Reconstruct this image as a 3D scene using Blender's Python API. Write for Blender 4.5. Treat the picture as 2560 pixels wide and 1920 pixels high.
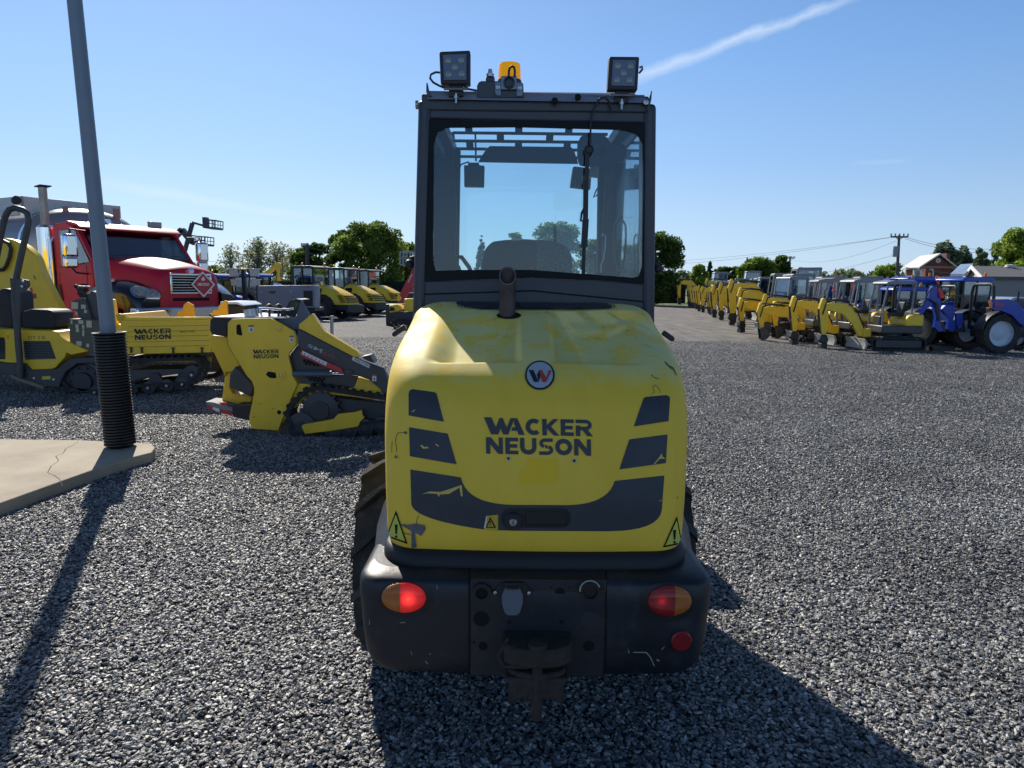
import bpy, bmesh, math, random
import numpy as np
from mathutils import Vector, Matrix, Euler
from mathutils.bvhtree import BVHTree
for o in list(bpy.data.objects): bpy.data.objects.remove(o)
SC = bpy.context.scene
COL = SC.collection
R = math.radians
random.seed(7)
# ------------------------------------------------------------ camera
CAM_H, PITCH, ROLL, FPX = 1.65, 8.14, 0.65, 1761.0
cd = bpy.data.cameras.new("camera"); cam = bpy.data.objects.new("camera", cd); COL.objects.link(cam)
cd.sensor_width = 36; cd.lens = FPX/2560*36; cd.clip_start = 0.05; cd.clip_end = 3000
CM = Matrix.Rotation(R(90-PITCH), 4, 'X') @ Matrix.Rotation(R(ROLL), 4, 'Z')
cam.matrix_world = Matrix.Translation((0, 0, CAM_H)) @ CM
SC.camera = cam
# ------------------------------------------------------------ sky, sun, exposure
SUN_AZ, SUN_EL = 25.2, 37.0         # degrees left of +Y, elevation
sdir = Vector((-math.sin(R(SUN_AZ))*math.cos(R(SUN_EL)), math.cos(R(SUN_AZ))*math.cos(R(SUN_EL)), math.sin(R(SUN_EL))))
W = bpy.data.worlds.new("World"); SC.world = W; W.use_nodes = True
nt = W.node_tree; N = nt.nodes; Lk = nt.links; N.clear()
out = N.new('ShaderNodeOutputWorld'); bg = N.new('ShaderNodeBackground')
sky = N.new('ShaderNodeTexSky'); sky.sky_type = 'NISHITA'; sky.sun_disc = False
sky.sun_elevation = R(SUN_EL); sky.sun_rotation = R(-SUN_AZ); sky.altitude = 50
sky.air_density = 1.0; sky.dust_density = 0.35; sky.ozone_density = 2.2
bg.inputs['Strength'].default_value = 0.1
def pxdir(px, py):
    return (CM @ Vector(((px-1280)/FPX, (960-py)/FPX, -1))).normalized()
def wmath(op, a, b=None, c=None):
    n = N.new('ShaderNodeMath'); n.operation = op
    for i, v in enumerate((a, b, c)):
        if v is None: continue
        if isinstance(v, (int, float)): n.inputs[i].default_value = v
        else: Lk.new(v, n.inputs[i])
    return n.outputs[0]
def wdot(a, vec):
    n = N.new('ShaderNodeVectorMath'); n.operation = 'DOT_PRODUCT'; Lk.new(a, n.inputs[0]); n.inputs[1].default_value = vec
    return n.outputs['Value']
tc = N.new('ShaderNodeTexCoord'); gd = tc.outputs['Generated']
def contrail(p0, p1, w0, w1, amt, nscale):
    a, b = pxdir(*p0), pxdir(*p1); nrm = a.cross(b).normalized()
    t = (b-a); L = t.length; t.normalize()
    along = wmath('DIVIDE', wmath('SUBTRACT', wdot(gd, t), a.dot(t)), L)
    nz = N.new('ShaderNodeTexNoise'); nz.inputs['Scale'].default_value = nscale; nz.inputs['Detail'].default_value = 6
    mp = N.new('ShaderNodeMapping'); mp.vector_type = 'POINT'; Lk.new(gd, mp.inputs[0]); Lk.new(mp.outputs[0], nz.inputs['Vector'])
    off = wmath('MULTIPLY', wmath('SUBTRACT', nz.outputs['Fac'], .5), w0*1.6)
    dist = wmath('ABSOLUTE', wmath('ADD', wdot(gd, nrm), off))
    wid = wmath('ADD', wmath('MULTIPLY', along, w1-w0), w0)
    f = wmath('SUBTRACT', 1.0, wmath('DIVIDE', dist, wid)); f = wmath('MAXIMUM', f, 0.0); f = wmath('SMOOTH_MIN', f, 1.0, .2)
    e = wmath('MULTIPLY', wmath('MINIMUM', wmath('MAXIMUM', wmath('MULTIPLY', along, 5.0), 0.0), 1.0),
              wmath('MINIMUM', wmath('MAXIMUM', wmath('MULTIPLY', wmath('SUBTRACT', 1.0, along), 4.0), 0.0), 1.0))
    f = wmath('MULTIPLY', wmath('MULTIPLY', f, e), wmath('MULTIPLY', wmath('ADD', nz.outputs['Fac'], .35), amt))
    return f
cf = contrail((1500, 228), (2240, -48), .013, .0065, .60, 24)
for args in [((200, 448), (860, 556), .010, .005, .42, 12), ((440, 604), (800, 612), .005, .006, .65, 13), ((560, 596), (780, 606), .006, .004, .5, 15),
             ((2120, 408), (2290, 398), .004, .005, .12, 9)]:
    cf = wmath('ADD', cf, contrail(*args))
cf = wmath('MINIMUM', cf, .9)
# clear-air gradient (bluer and paler toward the horizon than the physical model), brighter round the sun
sz = N.new('ShaderNodeSeparateXYZ'); Lk.new(gd, sz.inputs[0])
rp = N.new('ShaderNodeValToRGB'); Lk.new(wmath('MAXIMUM', sz.outputs['Z'], 0.0), rp.inputs[0]); e = rp.color_ramp.elements
e[0].position = 0; e[0].color = (.56, .73, .90, 1); e[1].position = 1; e[1].color = (.012, .03, .09, 1)
for p_, c_ in ((.06, (.46, .66, .90)), (.16, (.29, .51, .86)), (.28, (.18, .385, .77)), (.40, (.115, .27, .60)), (.62, (.025, .065, .18))):
    x_ = e.new(p_); x_.color = (*c_, 1)
sd = wdot(gd, sdir)
glow = wmath('MULTIPLY', wmath('POWER', wmath('MAXIMUM', sd, 0.0), 5.0), .17)
side = wmath('MULTIPLY', wmath('ADD', wmath('MULTIPLY', wmath('ABSOLUTE', wmath('ADD', sd, .12)), .50), .66), .82)
side = wmath('MULTIPLY', side, wmath('ADD', 1.0, wmath('MULTIPLY', wmath('MAXIMUM', wmath('MULTIPLY', sz.outputs['Y'], -1.0), 0.0), .55)))
sc_ = N.new('ShaderNodeVectorMath'); sc_.operation = 'SCALE'; Lk.new(rp.outputs[0], sc_.inputs[0]); Lk.new(wmath('MULTIPLY', side, 10.0), sc_.inputs['Scale'])
ga = N.new('ShaderNodeVectorMath'); ga.operation = 'SCALE'; ga.inputs[0].default_value = (8, 8.6, 8.8); Lk.new(glow, ga.inputs['Scale'])
gs = N.new('ShaderNodeVectorMath'); gs.operation = 'ADD'; Lk.new(sc_.outputs[0], gs.inputs[0]); Lk.new(ga.outputs[0], gs.inputs[1])
m0 = N.new('ShaderNodeMix'); m0.data_type = 'RGBA'; m0.inputs['Factor'].default_value = .88; Lk.new(sky.outputs[0], m0.inputs[6]); Lk.new(gs.outputs[0], m0.inputs[7])
mx = N.new('ShaderNodeMix'); mx.data_type = 'RGBA'
Lk.new(cf, mx.inputs['Factor']); Lk.new(m0.outputs[2], mx.inputs[6]); mx.inputs[7].default_value = (6.4, 7.4, 8.8, 1)
Lk.new(mx.outputs[2], bg.inputs['Color']); Lk.new(bg.outputs[0], out.inputs['Surface'])
sl = bpy.data.lights.new("sun", 'SUN'); sl.energy = 5.0; sl.angle = R(.53); sl.color = (1.0, .93, .82)
so = bpy.data.objects.new("sun", sl); COL.objects.link(so); so.rotation_euler = sdir.to_track_quat('Z', 'Y').to_euler(); so.location = (0, 0, 30)
SC.view_settings.view_transform = 'Standard'; SC.view_settings.look = 'None'; SC.view_settings.exposure = 0.3; SC.view_settings.gamma = 1
SC.render.engine = 'CYCLES'
SC.cycles.max_bounces = 8; SC.cycles.transparent_max_bounces = 24

# ------------------------------------------------------------ helpers
def P(px, py, Y=None, Z=None):
    d = CM @ Vector(((px-1280)/FPX, (960-py)/FPX, -1))
    t = Y/d.y if Y is not None else (Z-CAM_H)/d.z
    return Vector((0, 0, CAM_H)) + d*t
def crop(x0, y0, w):
    s = w/2212
    return lambda cx, cy: (x0+cx*s, y0+cy*s)
cA=crop(0,450,560); cB=crop(0,780,560); cC=crop(480,540,560); cD=crop(480,740,560); cE=crop(1640,560,460); cF=crop(2000,520,560)
cG=crop(1000,100,680); cH=crop(1000,280,680); cI=crop(900,730,880); cJ=crop(860,1140,480); cL=crop(860,1360,940); cM=crop(1300,1140,500); cN=crop(0,0,2560)

MATS = {}
def mat(name, col, rough=.5, metal=0., var=0., vscale=6., bump=0., bscale=60., spec=.5, dirt=0., dcol=(.12,.10,.08), emit=None, estr=0., coat=0., alpha=None, rvar=0.):
    if name in MATS: return MATS[name]
    m = bpy.data.materials.new(name); m.use_nodes = True; MATS[name] = m
    n = m.node_tree.nodes; l = m.node_tree.links; b = n['Principled BSDF']
    b.inputs['Base Color'].default_value = (*col, 1); b.inputs['Roughness'].default_value = rough; b.inputs['Metallic'].default_value = metal
    b.inputs['Specular IOR Level'].default_value = spec
    if coat: b.inputs['Coat Weight'].default_value = coat; b.inputs['Coat Roughness'].default_value = .08
    tcn = n.new('ShaderNodeTexCoord')
    src = None
    if var or dirt or rvar:
        nz = n.new('ShaderNodeTexNoise'); nz.inputs['Scale'].default_value = vscale; nz.inputs['Detail'].default_value = 6; nz.inputs['Roughness'].default_value = .62
        l.new(tcn.outputs['Object'], nz.inputs['Vector'])
    if var:
        mr = n.new('ShaderNodeMapRange'); mr.inputs[1].default_value = .3; mr.inputs[2].default_value = .7
        mr.inputs[3].default_value = 1-var; mr.inputs[4].default_value = 1+var; l.new(nz.outputs['Fac'], mr.inputs[0])
        vm = n.new('ShaderNodeVectorMath'); vm.operation = 'SCALE'; vm.inputs[0].default_value = col; l.new(mr.outputs[0], vm.inputs['Scale'])
        src = vm.outputs[0]
    if dirt:
        nd = n.new('ShaderNodeTexNoise'); nd.inputs['Scale'].default_value = vscale*2.3; nd.inputs['Detail'].default_value = 9; nd.inputs['Roughness'].default_value = .7
        l.new(tcn.outputs['Object'], nd.inputs['Vector'])
        rr = n.new('ShaderNodeMapRange'); rr.inputs[1].default_value = .52; rr.inputs[2].default_value = .75; rr.inputs[4].default_value = dirt; l.new(nd.outputs['Fac'], rr.inputs[0])
        mx = n.new('ShaderNodeMix'); mx.data_type = 'RGBA'; l.new(rr.outputs[0], mx.inputs['Factor'])
        if src: l.new(src, mx.inputs[6])
        else: mx.inputs[6].default_value = (*col, 1)
        mx.inputs[7].default_value = (*dcol, 1); src = mx.outputs[2]
    if src: l.new(src, b.inputs['Base Color'])
    if rvar:
        r2 = n.new('ShaderNodeMapRange'); r2.inputs[3].default_value = max(0, rough-rvar); r2.inputs[4].default_value = min(1, rough+rvar); l.new(nz.outputs['Fac'], r2.inputs[0]); l.new(r2.outputs[0], b.inputs['Roughness'])
    if bump:
        nb = n.new('ShaderNodeTexNoise'); nb.inputs['Scale'].default_value = bscale; nb.inputs['Detail'].default_value = 5; l.new(tcn.outputs['Object'], nb.inputs['Vector'])
        bp = n.new('ShaderNodeBump'); bp.inputs['Strength'].default_value = bump; bp.inputs['Distance'].default_value = .01; l.new(nb.outputs['Fac'], bp.inputs['Height']); l.new(bp.outputs[0], b.inputs['Normal'])
    if emit: b.inputs['Emission Color'].default_value = (*emit, 1); b.inputs['Emission Strength'].default_value = estr
    return m
def glassmat(name, tint=(.8, .9, .92), refl=.08, dirt=.0, dscale=3.):
    if name in MATS: return MATS[name]
    m = bpy.data.materials.new(name); m.use_nodes = True; MATS[name] = m
    n = m.node_tree.nodes; l = m.node_tree.links; n.clear()
    o = n.new('ShaderNodeOutputMaterial'); tr = n.new('ShaderNodeBsdfTransparent'); tr.inputs[0].default_value = (*tint, 1)
    gl = n.new('ShaderNodeBsdfGlossy'); gl.inputs['Roughness'].default_value = .03; gl.inputs['Color'].default_value = (.9,.95,1,1)
    fr = n.new('ShaderNodeFresnel'); fr.inputs[0].default_value = 1.5
    ml = n.new('ShaderNodeMath'); ml.operation = 'MULTIPLY'; ml.inputs[1].default_value = refl/.04; l.new(fr.outputs[0], ml.inputs[0])
    mn = n.new('ShaderNodeMath'); mn.operation='MINIMUM'; mn.inputs[1].default_value=.9; l.new(ml.outputs[0], mn.inputs[0])
    mx = n.new('ShaderNodeMixShader'); l.new(mn.outputs[0], mx.inputs[0]); l.new(tr.outputs[0], mx.inputs[1]); l.new(gl.outputs[0], mx.inputs[2])
    last = mx.outputs[0]
    if dirt:
        df = n.new('ShaderNodeBsdfTranslucent'); df.inputs[0].default_value = (.5,.55,.56,1)
        d2 = n.new('ShaderNodeBsdfDiffuse'); d2.inputs[0].default_value = (.35,.38,.38,1)
        ad = n.new('ShaderNodeMixShader'); l.new(df.outputs[0], ad.inputs[1]); l.new(d2.outputs[0], ad.inputs[2])
        tcn = n.new('ShaderNodeTexCoord')
        a = n.new('ShaderNodeTexNoise'); a.inputs['Scale'].default_value = dscale; a.inputs['Detail'].default_value = 8; a.inputs['Roughness'].default_value=.7; l.new(tcn.outputs['Object'], a.inputs[0])
        b = n.new('ShaderNodeTexNoise'); b.inputs['Scale'].default_value = 160; b.inputs['Detail'].default_value = 2; l.new(tcn.outputs['Object'], b.inputs[0])
        r1 = n.new('ShaderNodeMapRange'); r1.inputs[1].default_value=.45; r1.inputs[2].default_value=.85; r1.inputs[4].default_value=dirt; l.new(a.outputs[0], r1.inputs[0])
        r2 = n.new('ShaderNodeMapRange'); r2.inputs[1].default_value=.68; r2.inputs[2].default_value=.76; r2.inputs[4].default_value=dirt*1.2; l.new(b.outputs[0], r2.inputs[0])
        s = n.new('ShaderNodeMath'); s.operation='ADD'; l.new(r1.outputs[0], s.inputs[0]); l.new(r2.outputs[0], s.inputs[1])
        s2 = n.new('ShaderNodeMath'); s2.operation='ADD'; s2.inputs[1].default_value=dirt*.12; l.new(s.outputs[0], s2.inputs[0])
        m2 = n.new('ShaderNodeMixShader'); l.new(s2.outputs[0], m2.inputs[0]); l.new(last, m2.inputs[1]); l.new(ad.outputs[0], m2.inputs[2]); last = m2.outputs[0]
    l.new(last, o.inputs['Surface'])
    return m

class MB:
    def __init__(s): s.v=[]; s.f=[]
    def add(s, vs, fs):
        b=len(s.v); s.v += [Vector(v) for v in vs]; s.f += [tuple(i+b for i in f) for f in fs]; return s
    def box(s, c, d, rot=None):
        c=Vector(c); hx,hy,hz=d[0]/2,d[1]/2,d[2]/2
        vs=[Vector((x,y,z)) for x in(-hx,hx) for y in(-hy,hy) for z in(-hz,hz)]
        if rot is not None:
            M=rot if isinstance(rot,Matrix) else Euler(rot).to_matrix(); vs=[M@v for v in vs]
        return s.add([c+v for v in vs],[(0,1,3,2),(4,6,7,5),(0,4,5,1),(2,3,7,6),(0,2,6,4),(1,5,7,3)])
    def bb(s, a, b):
        return s.box([(a[i]+b[i])/2 for i in range(3)],[abs(b[i]-a[i]) for i in range(3)])
    def prism(s, pts, d):          # pts: list of 3D points (planar), d: extrusion vector
        pts=[Vector(p) for p in pts]; d=Vector(d); n=len(pts)
        nm=Vector((0,0,0))
        for i in range(n): nm += pts[i].cross(pts[(i+1)%n])
        if nm.dot(d)>0: pts=pts[::-1]
        return s.add(pts+[p+d for p in pts],[tuple(range(n)),tuple(range(2*n-1,n-1,-1))]+[(i,i+n,(i+1)%n+n,(i+1)%n) for i in range(n)])
    def xz(s, pts, y0, y1):        # local side profile extruded across y
        return s.prism([(p[0],y0,p[1]) for p in pts],(0,y1-y0,0))
    def yz(s, pts, x0, x1): return s.prism([(x0,p[0],p[1]) for p in pts],(x1-x0,0,0))
    def xy(s, pts, z0, z1): return s.prism([(p[0],p[1],z0) for p in pts],(0,0,z1-z0))
    def px(s, pts, Y, dy):         # photo outline given its own depth and thickness
        return s.prism([P(p[0],p[1],Y=Y) for p in pts],(0,dy,0))
    def rev(s, prof, c, ax=(0,0,1), n=24, cap=True):   # prof: (r, h) along axis
        c=Vector(c); M=Vector(ax).normalized().to_track_quat('Z','Y').to_matrix(); vs=[];fs=[]
        for r,h in prof:
            for k in range(n):
                a=2*math.pi*k/n; vs.append(c+M@Vector((r*math.cos(a),r*math.sin(a),h)))
        for i in range(len(prof)-1):
            for k in range(n): fs.append((i*n+k,i*n+(k+1)%n,(i+1)*n+(k+1)%n,(i+1)*n+k))
        if cap: fs.append(tuple(range(n-1,-1,-1))); fs.append(tuple((len(prof)-1)*n+k for k in range(n)))
        return s.add(vs,fs)
    def cyl(s, a, b, r, r2=None, n=16):
        a=Vector(a); b=Vector(b); return s.rev([(r,0),(r if r2 is None else r2,(b-a).length)],a,b-a,n)
    def tube(s, pts, r, n=8):
        pts=[Vector(p) for p in pts]; rs=r if isinstance(r,(list,tuple)) else [r]*len(pts)
        vs=[];fs=[]; up=Vector((0.13,.21,1)).normalized(); prev=None
        for i,p in enumerate(pts):
            t=(pts[min(i+1,len(pts)-1)]-pts[max(i-1,0)]).normalized()
            if prev is None:
                a=t.cross(up); 
                if a.length<.1: a=t.cross(Vector((1,0,0)))
            else: a=prev-t*prev.dot(t)
            a.normalize(); prev=a; b=t.cross(a)
            for k in range(n):
                q=2*math.pi*k/n; vs.append(p+(a*math.cos(q)+b*math.sin(q))*rs[i])
        m=len(pts)
        for i in range(m-1):
            for k in range(n): fs.append((i*n+k,i*n+(k+1)%n,(i+1)*n+(k+1)%n,(i+1)*n+k))
        fs.append(tuple(range(n-1,-1,-1))); fs.append(tuple((m-1)*n+k for k in range(n)))
        return s.add(vs,fs)
    def bar(s, a, b, w, h, up=(0,0,1)):
        a=Vector(a); b=Vector(b); t=(b-a); L=t.length; t.normalize(); x=t.cross(Vector(up)); 
        if x.length<1e-3: x=t.cross(Vector((1,0,0)))
        x.normalize(); z=x.cross(t); M=Matrix((x,t,z)).transposed()
        return s.box((a+b)/2,(w,L,h),M)
    def sph(s, c, r, n=12, sc=(1,1,1)):
        c=Vector(c); vs=[];fs=[];m=n//2
        for i in range(1,m):
            for k in range(n):
                th=math.pi*i/m; q=2*math.pi*k/n
                vs.append(c+Vector((r*sc[0]*math.sin(th)*math.cos(q),r*sc[1]*math.sin(th)*math.sin(q),r*sc[2]*math.cos(th))))
        t=len(vs); vs += [c+Vector((0,0,r*sc[2])),c-Vector((0,0,r*sc[2]))]
        for i in range(m-2):
            for k in range(n): fs.append((i*n+k,(i+1)*n+k,(i+1)*n+(k+1)%n,i*n+(k+1)%n))
        for k in range(n): fs.append((t,k,(k+1)%n)); fs.append((t+1,(m-2)*n+(k+1)%n,(m-2)*n+k))
        return s.add(vs,fs)
    def loft(s, rings, closed=False, caps=False):
        n=len(rings[0]); vs=[v for r in rings for v in r]; fs=[]
        for i in range(len(rings)-1):
            for k in range(n if closed else n-1): fs.append((i*n+k,i*n+(k+1)%n,(i+1)*n+(k+1)%n,(i+1)*n+k))
        if caps: fs.append(tuple(range(n-1,-1,-1))); fs.append(tuple((len(rings)-1)*n+k for k in range(n)))
        return s.add(vs,fs)
    def build(s, name, m, parent=None, world=False, bevel=0, smooth=35, seg=2, recalc=True):
        me=bpy.data.meshes.new(name); vs=s.v
        if parent is not None and world:
            Mi=parent.matrix_basis.inverted(); vs=[Mi@v for v in vs]
        me.from_pydata([tuple(v) for v in vs],[],s.f); me.update()
        if recalc:
            b=bmesh.new(); b.from_mesh(me); bmesh.ops.recalc_face_normals(b,faces=b.faces); b.to_mesh(me); b.free()
        o=bpy.data.objects.new(name,me); COL.objects.link(o)
        if m: me.materials.append(m)
        if smooth:
            me.shade_smooth()
            me.set_sharp_from_angle(angle=R(smooth))
        if bevel:
            bv=o.modifiers.new('bevel','BEVEL'); bv.width=bevel; bv.segments=seg; bv.limit_method='ANGLE'; bv.angle_limit=R(32); bv.use_clamp_overlap=True
        if parent is not None: o.parent=parent
        return o
def tag(o, label=None, cat=None, group=None, kind=None):
    if label: o['label']=label
    if cat: o['category']=cat
    if group: o['group']=group
    if kind: o['kind']=kind
    return o
def thing(name, label, cat, loc=(0,0,0), rz=0, group=None, scale=1):
    o=bpy.data.objects.new(name,None); COL.objects.link(o)
    o.matrix_basis=Matrix.Translation(loc)@Matrix.Rotation(rz,4,'Z')@Matrix.Scale(scale,4)
    o.empty_display_size=.2
    return tag(o,label,cat,group)
def dup(root, loc, rz=None, label=None, scale=None, group=None):
    r=root.copy(); COL.objects.link(r); r.location=loc
    if rz is not None: r.rotation_euler=(0,0,rz)
    if scale: r.scale=(scale,)*3
    if label: r['label']=label
    if group: r['group']=group
    for ch in list(root.children):
        c=ch.copy(); COL.objects.link(c); c.parent=r
        for g in list(ch.children):
            d=g.copy(); COL.objects.link(d); d.parent=c
    return r
def rrect(x0,y0,x1,y1,r,n=6):
    pts=[]
    for cx,cy,a in ((x1-r,y1-r,0),(x0+r,y1-r,90),(x0+r,y0+r,180),(x1-r,y0+r,270)):
        for i in range(n+1): q=R(a+90*i/n); pts.append((cx+r*math.cos(q),cy+r*math.sin(q)))
    return pts
def ell(cx,cy,rx,ry,n=28,a0=0,a1=360):
    full=abs(a1-a0)>=360; m=n if full else n+1
    return [(cx+rx*math.cos(R(a0+(a1-a0)*i/n)),cy+ry*math.sin(R(a0+(a1-a0)*i/n))) for i in range(m)]
def qbez(p0,p1,p2,n=10):
    return [((1-t)**2*p0[0]+2*t*(1-t)*p1[0]+t*t*p2[0],(1-t)**2*p0[1]+2*t*(1-t)*p1[1]+t*t*p2[1]) for t in [i/n for i in range(n+1)]]

# ------------------------------------------------------------ lettering
def strip(cx,cy,rx,ry,th,a0,a1,n=10):
    o=[]
    for i in range(n):
        q0,q1=R(a0+(a1-a0)*i/n),R(a0+(a1-a0)*(i+1)/n); c0,s0,c1,s1=math.cos(q0),math.sin(q0),math.cos(q1),math.sin(q1)
        o.append([(cx+rx*c0,cy+ry*s0),(cx+rx*c1,cy+ry*s1),(cx+(rx-th)*c1,cy+(ry-th)*s1),(cx+(rx-th)*c0,cy+(ry-th)*s0)])
    return o
T=.27
GL={
 'W':([[(0,1.02),(.46,1.02),(.70,.42),(.94,1.0),(1.12,1.0),(1.36,.42),(1.60,1.0),(1.84,1.0),(1.44,0),(1.14,0),(1.0,.36),(.84,0),(.42,0)]],1.52),
 'A':([[(.30,1),(.46,1),(.88,0),(.52,0),(.43,.24),(0.08,.24),(.17,.46),(.34,.46),(.24,.74)]],.92),
 'C':(strip(.5,.5,.5,.5,T,48,312,14),.98),
 'K':([[(0,0),(0,1),(T,1),(T,0)],[(T,.62),(.66,1),(.98,1),(.52,.55),(1.02,0),(.68,0),(T,.42)]],1.08),
 'E':([[(0,0),(0,1),(.78,1),(.78,.78),(T,.78),(T,.61),(.72,.61),(.72,.39),(T,.39),(T,.22),(.78,.22),(.78,0)]],.88),
 'R':([[(0,0),(0,.64),(T,.64),(T,0)],[(0,.78),(0,1),(.6,1),(.6,.78)],[(T,.36),(T,.58),(.6,.58),(.6,.36)],[(.40,.36),(.72,.40),(1.02,0),(.68,0)]]+strip(.6,.68,.36,.32,.22,-90,90,8),1.02),
 'N':([[(0,0),(0,1),(.30,1),(.78,.42),(.78,1),(1.03,1),(1.03,0),(.74,0),(.26,.58),(.26,0)]],1.16),
 'U':([[(0,.45),(0,1),(T,1),(T,.45)],[(1-T,.45),(1-T,1),(1,1),(1,.45)]]+strip(.5,.45,.5,.45,T,180,360,12),1.12),
 'S':([[(.40,1),(.86,1),(.86,.79),(.40,.79)],[(.02,.21),(.5,.21),(.5,0),(.02,0)],[(.34,.60),(.5,.60),(.58,.39),(.42,.39)]]+strip(.40,.695,.36,.305,.21,90,250,8)+strip(.5,.305,.38,.305,.21,-90,70,8),.98),
 'O':(strip(.52,.5,.52,.5,T,0,360,20),1.14)}
def word(txt, gap=.02):
    o=[];x=0
    for ch in txt:
        ps,adv=GL[ch]; o += [[(a+x,b) for a,b in p] for p in ps]; x += adv+gap
    return o,x
def logo_polys(hw=1.0):       # two lines, unit box 0..1 x 0..1, y up
    o=[]
    for t,y0,y1 in (("WACKER",.54,1.0),("NEUSON",0.0,.46)):
        ps,w=word(t)
        x0 = 0 if t[0]=='W' else .015
        o += [[(x0+a/w*(1-x0),y0+b*(y1-y0)) for a,b in p] for p in ps]
    return o
def font_polys(txt, bold=0.0, w=1.0):
    c=bpy.data.curves.new('t','FONT'); c.body=txt; c.offset=bold; c.size=1; c.resolution_u=3
    ob=bpy.data.objects.new('t',c); COL.objects.link(ob); dg=bpy.context.evaluated_depsgraph_get(); dg.update()
    me=ob.evaluated_get(dg).to_mesh(); vs=[(v.co.x,v.co.y) for v in me.vertices]; fs=[[vs[i] for i in p.vertices] for p in me.polygons]
    ob.evaluated_get(dg).to_mesh_clear(); bpy.data.objects.remove(ob); bpy.data.curves.remove(c)
    xs=[v[0] for v in vs]; ys=[v[1] for v in vs]; x0,x1,y0,y1=min(xs),max(xs),min(ys),max(ys)
    return [[((a-x0)/(x1-x0),(b-y0)/(y1-y0)) for a,b in f] for f in fs]
def to_quad(polys, tl, tr, br, bl):   # unit box -> quad corners (any dimension)
    tl,tr,br,bl=[Vector(q) for q in (tl,tr,br,bl)]
    return [[ (bl*(1-a)+br*a)*(1-b)+(tl*(1-a)+tr*a)*b for a,b in p] for p in polys]
def flat_decal(name, polys3, m, parent, world=True):
    mb=MB()
    for p in polys3: mb.add(p,[tuple(range(len(p)))])
    return mb.build(name,m,parent,world=world,smooth=0,recalc=False)
def surf_decal(name, polys_px, bvh, m, parent, off=.0015, maxlen=14, o=Vector((0,0,CAM_H))):
    """graphic cut to shape and laid on the surface of its part"""
    b=bmesh.new()
    for p in polys_px:
        f=b.faces.new([b.verts.new((q[0],q[1],0)) for q in p]); f.normal_update()
    bmesh.ops.triangulate(b,faces=b.faces[:])
    for _ in range(6):
        es=[e for e in b.edges if e.calc_length()>maxlen]
        if not es: break
        bmesh.ops.subdivide_edges(b,edges=es,cuts=1); bmesh.ops.triangulate(b,faces=[f for f in b.faces if len(f.verts)>3])
    bad=[]
    for v in b.verts:
        d=(CM@Vector(((v.co.x-1280)/FPX,(960-v.co.y)/FPX,-1))).normalized()
        h,nm,_,_=bvh.ray_cast(o,d)
        if h is None: bad.append(v); continue
        if nm.dot(d)>0: nm=-nm
        v.co=h+nm*off-d*off*.5
    bmesh.ops.delete(b,geom=bad,context='VERTS')
    me=bpy.data.meshes.new(name); 
    Mi=parent.matrix_basis.inverted() if parent else Matrix()
    b.transform(Mi); b.to_mesh(me); b.free(); me.materials.append(m); me.shade_smooth()
    ob=bpy.data.objects.new(name,me); COL.objects.link(ob); ob.parent=parent
    return ob

# ------------------------------------------------------------ shared materials
M_rub=mat('rubber',(.028,.027,.026),.85,bump=.4,bscale=40,var=.3,vscale=5,dirt=.5,dcol=(.16,.14,.12))
M_blk=mat('black_plastic',(.018,.019,.021),.5,var=.2,bump=.15,bscale=180)
M_dk=mat('dark_grey_paint',(.032,.035,.042),.42,var=.15,dirt=.25,dcol=(.08,.07,.065),rvar=.15)
M_yel=mat('yellow_paint',(.88,.57,.03),.36,var=.07,vscale=2.5,dirt=.12,dcol=(.30,.22,.06),rvar=.1)
M_anth=mat('anthracite_paint',(.05,.052,.056),.42,var=.12,dirt=.2,dcol=(.12,.11,.1))
M_steel=mat('bare_steel',(.45,.45,.46),.35,1.0,var=.2,rvar=.15,vscale=12)
M_chr=mat('chrome',(.75,.76,.78),.12,1.0)
M_red=mat('red_mark',(.55,.03,.02),.45)
M_wht=mat('white_sticker',(.72,.72,.70),.5,var=.06)
M_blue=mat('blue_paint',(.008,.048,.36),.35,coat=.15,var=.08)
M_glass=glassmat('dark_glass',(.60,.68,.72),.08)
M_org=mat('orange_lens',(.85,.22,.01),.3)
M_seat=mat('seat_vinyl',(.02,.02,.022),.6,bump=.3,bscale=50)
M_hole=mat('deep_black',(.004,.004,.004),.9)
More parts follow.
